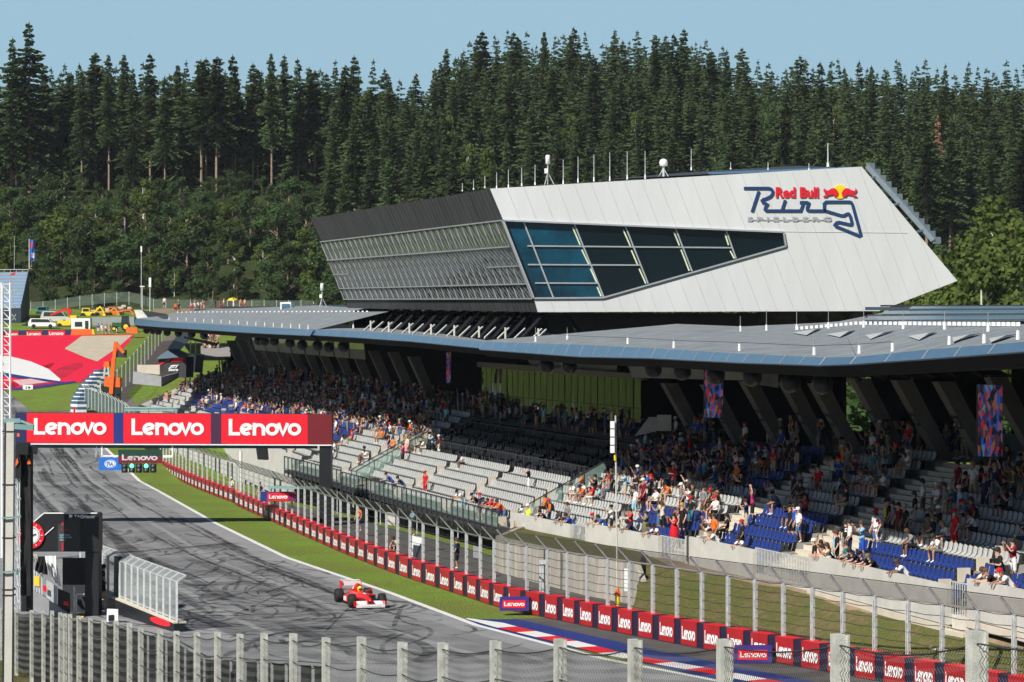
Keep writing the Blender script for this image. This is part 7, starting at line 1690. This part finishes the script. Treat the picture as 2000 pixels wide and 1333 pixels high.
for px, py, pose, shc, soc, hd, ex in PL:
    b = seat_at(px, py, pose)
    if b is None: continue
    PEOPLE.append((b, px, py, pose, shc, soc, hd, ex))
CSH = dict(sit='sitting', sitbent='sitting bent', sitphone='sitting filming', stand='standing', phone='filming', cheer='cheering', folded='arms folded', lean='leaning')
def lab_for(pose, shc, soc, hd, ex, bi):
    c = hd.split(':'); wear = (', %s cap' % c[1]) if c[0] == 'cap' else (', long hair' if c[0] == 'L' else '')
    if ex: core = 'person %s, %s top, %s, %s' % (ex.split(',')[0], shc, CSH[pose], WHERE[bi])
    else: core = 'person %s in %s top, %s bottoms%s, %s' % (CSH[pose], shc, soc, wear, WHERE[bi])
    return ' '.join(core.split()[:16])
def addp(b, pose, shc, soc, hd, ex, bi, yaw=None):
    q = b[1]; cap = hd[4:] if hd.startswith('cap:') else None; lh = hd.startswith('L:'); hair = hd[2:] if lh else (hd if not cap else 'black')
    dress = 'dress' in ex
    lb = lab_for(pose, shc, soc, hd, ex, bi); used[lb] = used.get(lb, 0)+1
    yw = (math.atan2(-BL[bi].n.y, -BL[bi].n.x)-math.pi/2)+rnd.uniform(-.35, .35) if yaw is None else yaw
    o = person(q, yw, pose, shc, soc, hair, cap, lb, None, None, dress, lh, rnd.uniform(.95, 1.05)); return o
POBJ = []
for b, px, py, pose, shc, soc, hd, ex in PEOPLE: POBJ.append(addp(b, pose, shc, soc, hd, ex, b[2]))
for lb, txt in ():
    pass
# the number on the back of one shirt
o = POBJ[-1]; nm = MB(); add_text(nm, '2', lambda x, y: V((.07-x, -.135, 1.18+y)), .17, 0, .13, .04); me = nm.mesh('shirt_number', [WTXT]); c = bpy.data.objects.new('shirt_number', me); COL.objects.link(c); c.parent = o; o.rotation_euler.z = math.pi*.95+math.pi
# bags of the sitting and standing people
def bag(o, col, lab):
    M = Matrix.Translation(o.location) @ Matrix.Rotation(o.rotation_euler.z, 4, 'Z'); zc = .78 if False else 1.18
    m = MB(); m.add([M @ V(p) for p in ((-.14,-.14,zc-.22),(.14,-.14,zc-.22),(.15,-.14,zc+.12),(.1,-.14,zc+.22),(-.1,-.14,zc+.22),(-.15,-.14,zc+.12),(-.12,-.30,zc-.2),(.12,-.30,zc-.2),(.12,-.27,zc+.08),(.07,-.22,zc+.18),(-.07,-.22,zc+.18),(-.12,-.27,zc+.08))], [(5,4,3,2,1,0),(6,7,8,9,10,11),(0,1,7,6),(1,2,8,7),(2,3,9,8),(3,4,10,9),(4,5,11,10),(5,0,6,11)])
    k = thing('backpack', lab, 'backpack', tuple(o.location)); m.build('bag_body', CLO[col], k); m = MB()
    for s in (-1, 1): m.path([M @ V(p) for p in ((s*.09,-.16,zc+.18),(s*.11,-.02,zc+.27),(s*.12,.13,zc+.12),(s*.12,.10,zc-.1))], .02, 4)
    m.build('strap', CLO['black'], k)
for i, (b, px, py, pose, shc, soc, hd, ex) in enumerate(PEOPLE):
    if 'backpack' in ex: bag(POBJ[i], 'navy' if px < 1500 else 'black', 'dark backpack worn by person in %s top, %s' % (shc, WHERE[b[2]]))
# crowd in the shade: individuals first, the rest of the far rows as one crowd
tops_ = ['black','black','navy','grey','brown','black','black','black','navy','navy','white','white','grey','grey','red','maroon','blue','teal','orange','sky','brown','olive','black','denim']; bots = ['black','navy','denim','grey','beige','brown','black']
gname = 'spectators in the shaded rows'
free = []
occupied = [(o.location.x, o.location.y) for o in POBJ]
for bi, B in enumerate(BL):
    rr = random.Random(50+bi)
    dens = {0:.22,1:.28,2:.34,3:.36,4:.0,5:.34,6:.36,7:.32,8:.24,9:.18}[bi]
    for r in range({0:6,1:6,2:6,3:7,5:5}.get(bi, 4), B.rows+2):
        n = int(B.L/.62)
        for i in range(n):
            d_ = dens*(1.25 if r > 6 else .8)*(1.6 if noise.noise(V((i*.11+bi*9, r*.4, 0))) > .05 else .6)
            if bi == 0 and r < 5: d_ *= .4
            if rr.random() < d_:
                stand_ = rr.random() < (.35 if r < B.rows else 1.0); u = .3+i*.62+rr.uniform(-.1, .1); off = TR*min(r, B.rows)+(.15 if stand_ else .30)+(1.2*(r-B.rows)+rr.uniform(.2, 1.2) if r >= B.rows else 0)
                q = B.pt(min(u, B.L), off, RI*min(r, B.rows)); px = 1000+q.x*FPX/q.y
                if not -10 < px < 2015: continue
                if any((q.x-a)**2+(q.y-b)**2 < .3 for a, b in occupied): continue
                occupied.append((q.x, q.y)); free.append((q.y, q, stand_, bi, r))
for i in range(26):                              # people on the hospitality terrace in front of the glazing
    t_ = (i+rnd.random())/26; p = P(940,797,203).lerp(P(1252,826,163), t_); q = p+V((-.3,-rnd.uniform(.8, 3.0),0)); q.z = lerp(P(940,805,200).z, P(1252,832,160).z, t_)-.9; free.append((q.y, q, rnd.random() < .6, 4, 14))
free.sort(key=lambda f: f[0])
NI = max(0, 296-len(POBJ))
cm = {}
def shade_person(f, parts):
    y, q, st, bi, r = f; pose = rnd.choice(('stand','stand','phone','folded','cheer') if st else ('sit','sit','sitbent','sitphone')); shc = rnd.choice(tops_); soc = rnd.choice(bots); cap = rnd.choice((None,None,None,'white','black','red')); hair = rnd.choice(('black','brown','brown','blond'))
    return pose, shc, soc, cap, hair
for f in free[:NI]:
    pose, shc, soc, cap, hair = shade_person(f, True); bi = f[3]
    lb = 'shaded person %s in %s top, %s bottoms%s, %s' % (CSH[pose], shc, soc, (', %s cap' % cap) if cap else '', WHERE[bi] if f[4] < 13 else 'before hospitality glazing')
    used[lb] = used.get(lb, 0)+1
    o = person(f[1], (math.atan2(-BL[bi].n.y, -BL[bi].n.x)-math.pi/2)+rnd.uniform(-.5, .5), pose, shc, soc, hair, cap, lb, None, None, False, rnd.random() < .25, rnd.uniform(.94, 1.05)); POBJ.append(o)
allm = list(CLO.values())+SKINS+list(HAIRS.values()); ix = {m: i for i, m in enumerate(allm)}; cb_ = MB()
for f in free[NI:]:
    pose, shc, soc, cap, hair = shade_person(f, False); bi = f[3]; b, sh, sr, hm = src(pose, False, cap is not None, False)
    M = Matrix.Translation(f[1]) @ Matrix.Rotation((math.atan2(-BL[bi].n.y, -BL[bi].n.x)-math.pi/2)+rnd.uniform(-.5, .5), 4, 'Z'); sk = rnd.choice(SKINS)
    for me, mm in ((b, sk), (sh, CLO[shc]), (sr, CLO[soc]), (hm, CLO[cap] if cap else HAIRS[hair])):
        cb_.add([M @ v.co for v in me.vertices], [tuple(p.vertices) for p in me.polygons], ix[mm])
if cb_.v: tag(cb_.build('distant_crowd', allm, None, True), kind='stuff')
for o in POBJ:
    if used.get(o['label'], 0) > 1: o['group'] = 'spectators: '+o['label']
# people on the ground
def gp(px, py, Y, pose, shc, soc, hd, lab, yaw=3.0):
    cap = hd[4:] if hd.startswith('cap:') else None; q = P(px, py, Y); person(q, yaw, pose, shc, soc, 'brown' if cap else hd, cap, lab)
gp(452, 972, 218, 'stand', 'white', 'navy', 'cap:white', 'marshal in white top and navy trousers standing in the barrier gap', 2.6)
gp(893, 1112, 142, 'stand', 'navy', 'black', 'brown', 'photographer in navy with dark gear walking on the service road', 1.2)
gp(806, 1047, 158, 'folded', 'sky', 'black', 'black', 'person in a pale blue top beside the leaning white board', 2.0)
gp(701, 1038, 172, 'stand', 'orange', 'navy', 'brown', 'person in an orange top on the service road below the terrace', 2.4)
gp(508, 985, 200, 'stand', 'navy', 'grey', 'cap:navy', 'person in navy behind the debris fence near the concrete wall', 2.4)
gp(777, 1085, 155, 'sitbent', 'beige', 'black', 'brown', 'person crouching in beige beside the service road fence', 2.4)
gp(201, 1175, 121, 'stand', 'black', 'black', 'black', 'person in black with a hand at the face between portal and pit fence', -1.2)
for i, (px, py, a, b, hd) in enumerate(((192,652,'blue','white','brown'),(199,652,'white','white','black'),(207,653,'white','blue','brown'),(214,652,'pink','white','blond'),(228,653,'navy','white','brown'))): gp(px, py, 447, 'stand', a, b, hd, 'person in a %s top and %s trousers standing by the green tractor' % (a, b), 3.1+i*.3)
for i, (px, py, a, b, hd) in enumerate(((321,602,'white','black','black'),(343,612,'orange','black','brown'),(349,612,'black','brown','black'),(374,610,'pink','magenta','brown'),(381,610,'white','pink','blond'),(388,609,'white','teal','brown'),(394,609,'cream','orange','black'),(399,608,'orange','white','brown'),(420,606,'navy','maroon','black'),(430,606,'red','magenta','brown'),(437,605,'white','red','blond'),(456,604,'white','white','brown'),(470,604,'orange','brown','black'),(478,604,'beige','red','brown'))):
    gp(px, py, 395+i*1.3, 'stand', a, b, hd, 'person in a %s top and %s bottoms on the earth bank beyond the roof' % (a, b), 2.8+.2*i)
for i in range(14):
    a_, b_ = rnd.choice(('white','red','orange','pink','cream','black')), rnd.choice(('beige','black','white','navy')); px_, py_ = (400+i*2.1+rnd.uniform(-1,1), (672 if i % 2 else 693)-rnd.uniform(0, 5)); gp(px_, py_, 332, 'stand', a_, b_, rnd.choice(('black','brown','blond')), 'person in a %s top, %s bottoms, on the sunny corner terrace' % (a_, b_), 2.9)
surf('corner_terrace', [[P(x, 676, 334) for x in (392,410,430,450)], [P(x, 694, 326) for x in (392,410,430,450)], [P(x, 699, 322) for x in (392,410,430,450)]], CONC)
p = P(455,600,412); um = thing('parasol', 'open yellow parasol held above the people behind the far roof', 'parasol', tuple(p)); m = MB(); m.lathe([(.95,.0),(.75,.28),(.4,.46),(0,.52)], P(455,588,412), 12); m.build('canopy', YELLOW, um, True); m = MB(); m.tube(P(455,586,412), P(455,604,412), .03, .03, 5); m.build('stick', STEEL, um)
surf('earth_bank', [[P(x, 612, 392) for x in (300,360,420,500,620,720)], [P(x, 606, 402) for x in (300,360,420,500,620,720)], [P(x, 603, 425) for x in (300,360,420,500,620,720)]], DIRT)
rb_ = tag(MB().add([P(253,78,320)+V(q) for q in ((-.35,0,.12),(0,-.1,0),(.35,0,.12),(0,.25,.02),(0,-.25,-.02),(.05,0,-.06))], [(0,1,3),(1,2,3),(1,5,4),(0,4,1),(2,1,4)]).build('bird', BLACK), 'tiny dark bird flying in the sky above the left spruces', 'bird')

seen = {}
for o in SC.objects:
    if o.parent is None and o.get('label') and o.get('category') == 'person': seen.setdefault(o['label'], []).append(o)
for lb, os_ in seen.items():
    if len(os_) > 1:
        for o in os_: o['group'] = 'spectators: '+lb

# thin evening air between the camera and the far hillside
hz = MB(); hz.box((0, 1220, 63), (3160, 2900, 132)); hm_ = bpy.data.materials.new('thin_air'); hm_.use_nodes = True; q = hm_.node_tree; q.nodes.remove(q.nodes['Principled BSDF'])
pv = q.nodes.new('ShaderNodeVolumePrincipled'); pv.inputs['Color'].default_value = (.80,.88,1,1); pv.inputs['Density'].default_value = .00005; pv.inputs['Anisotropy'].default_value = 0.
q.links.new(pv.outputs[0], q.nodes['Material Output'].inputs['Volume']); tag(hz.build('haze', hm_), kind='stuff')
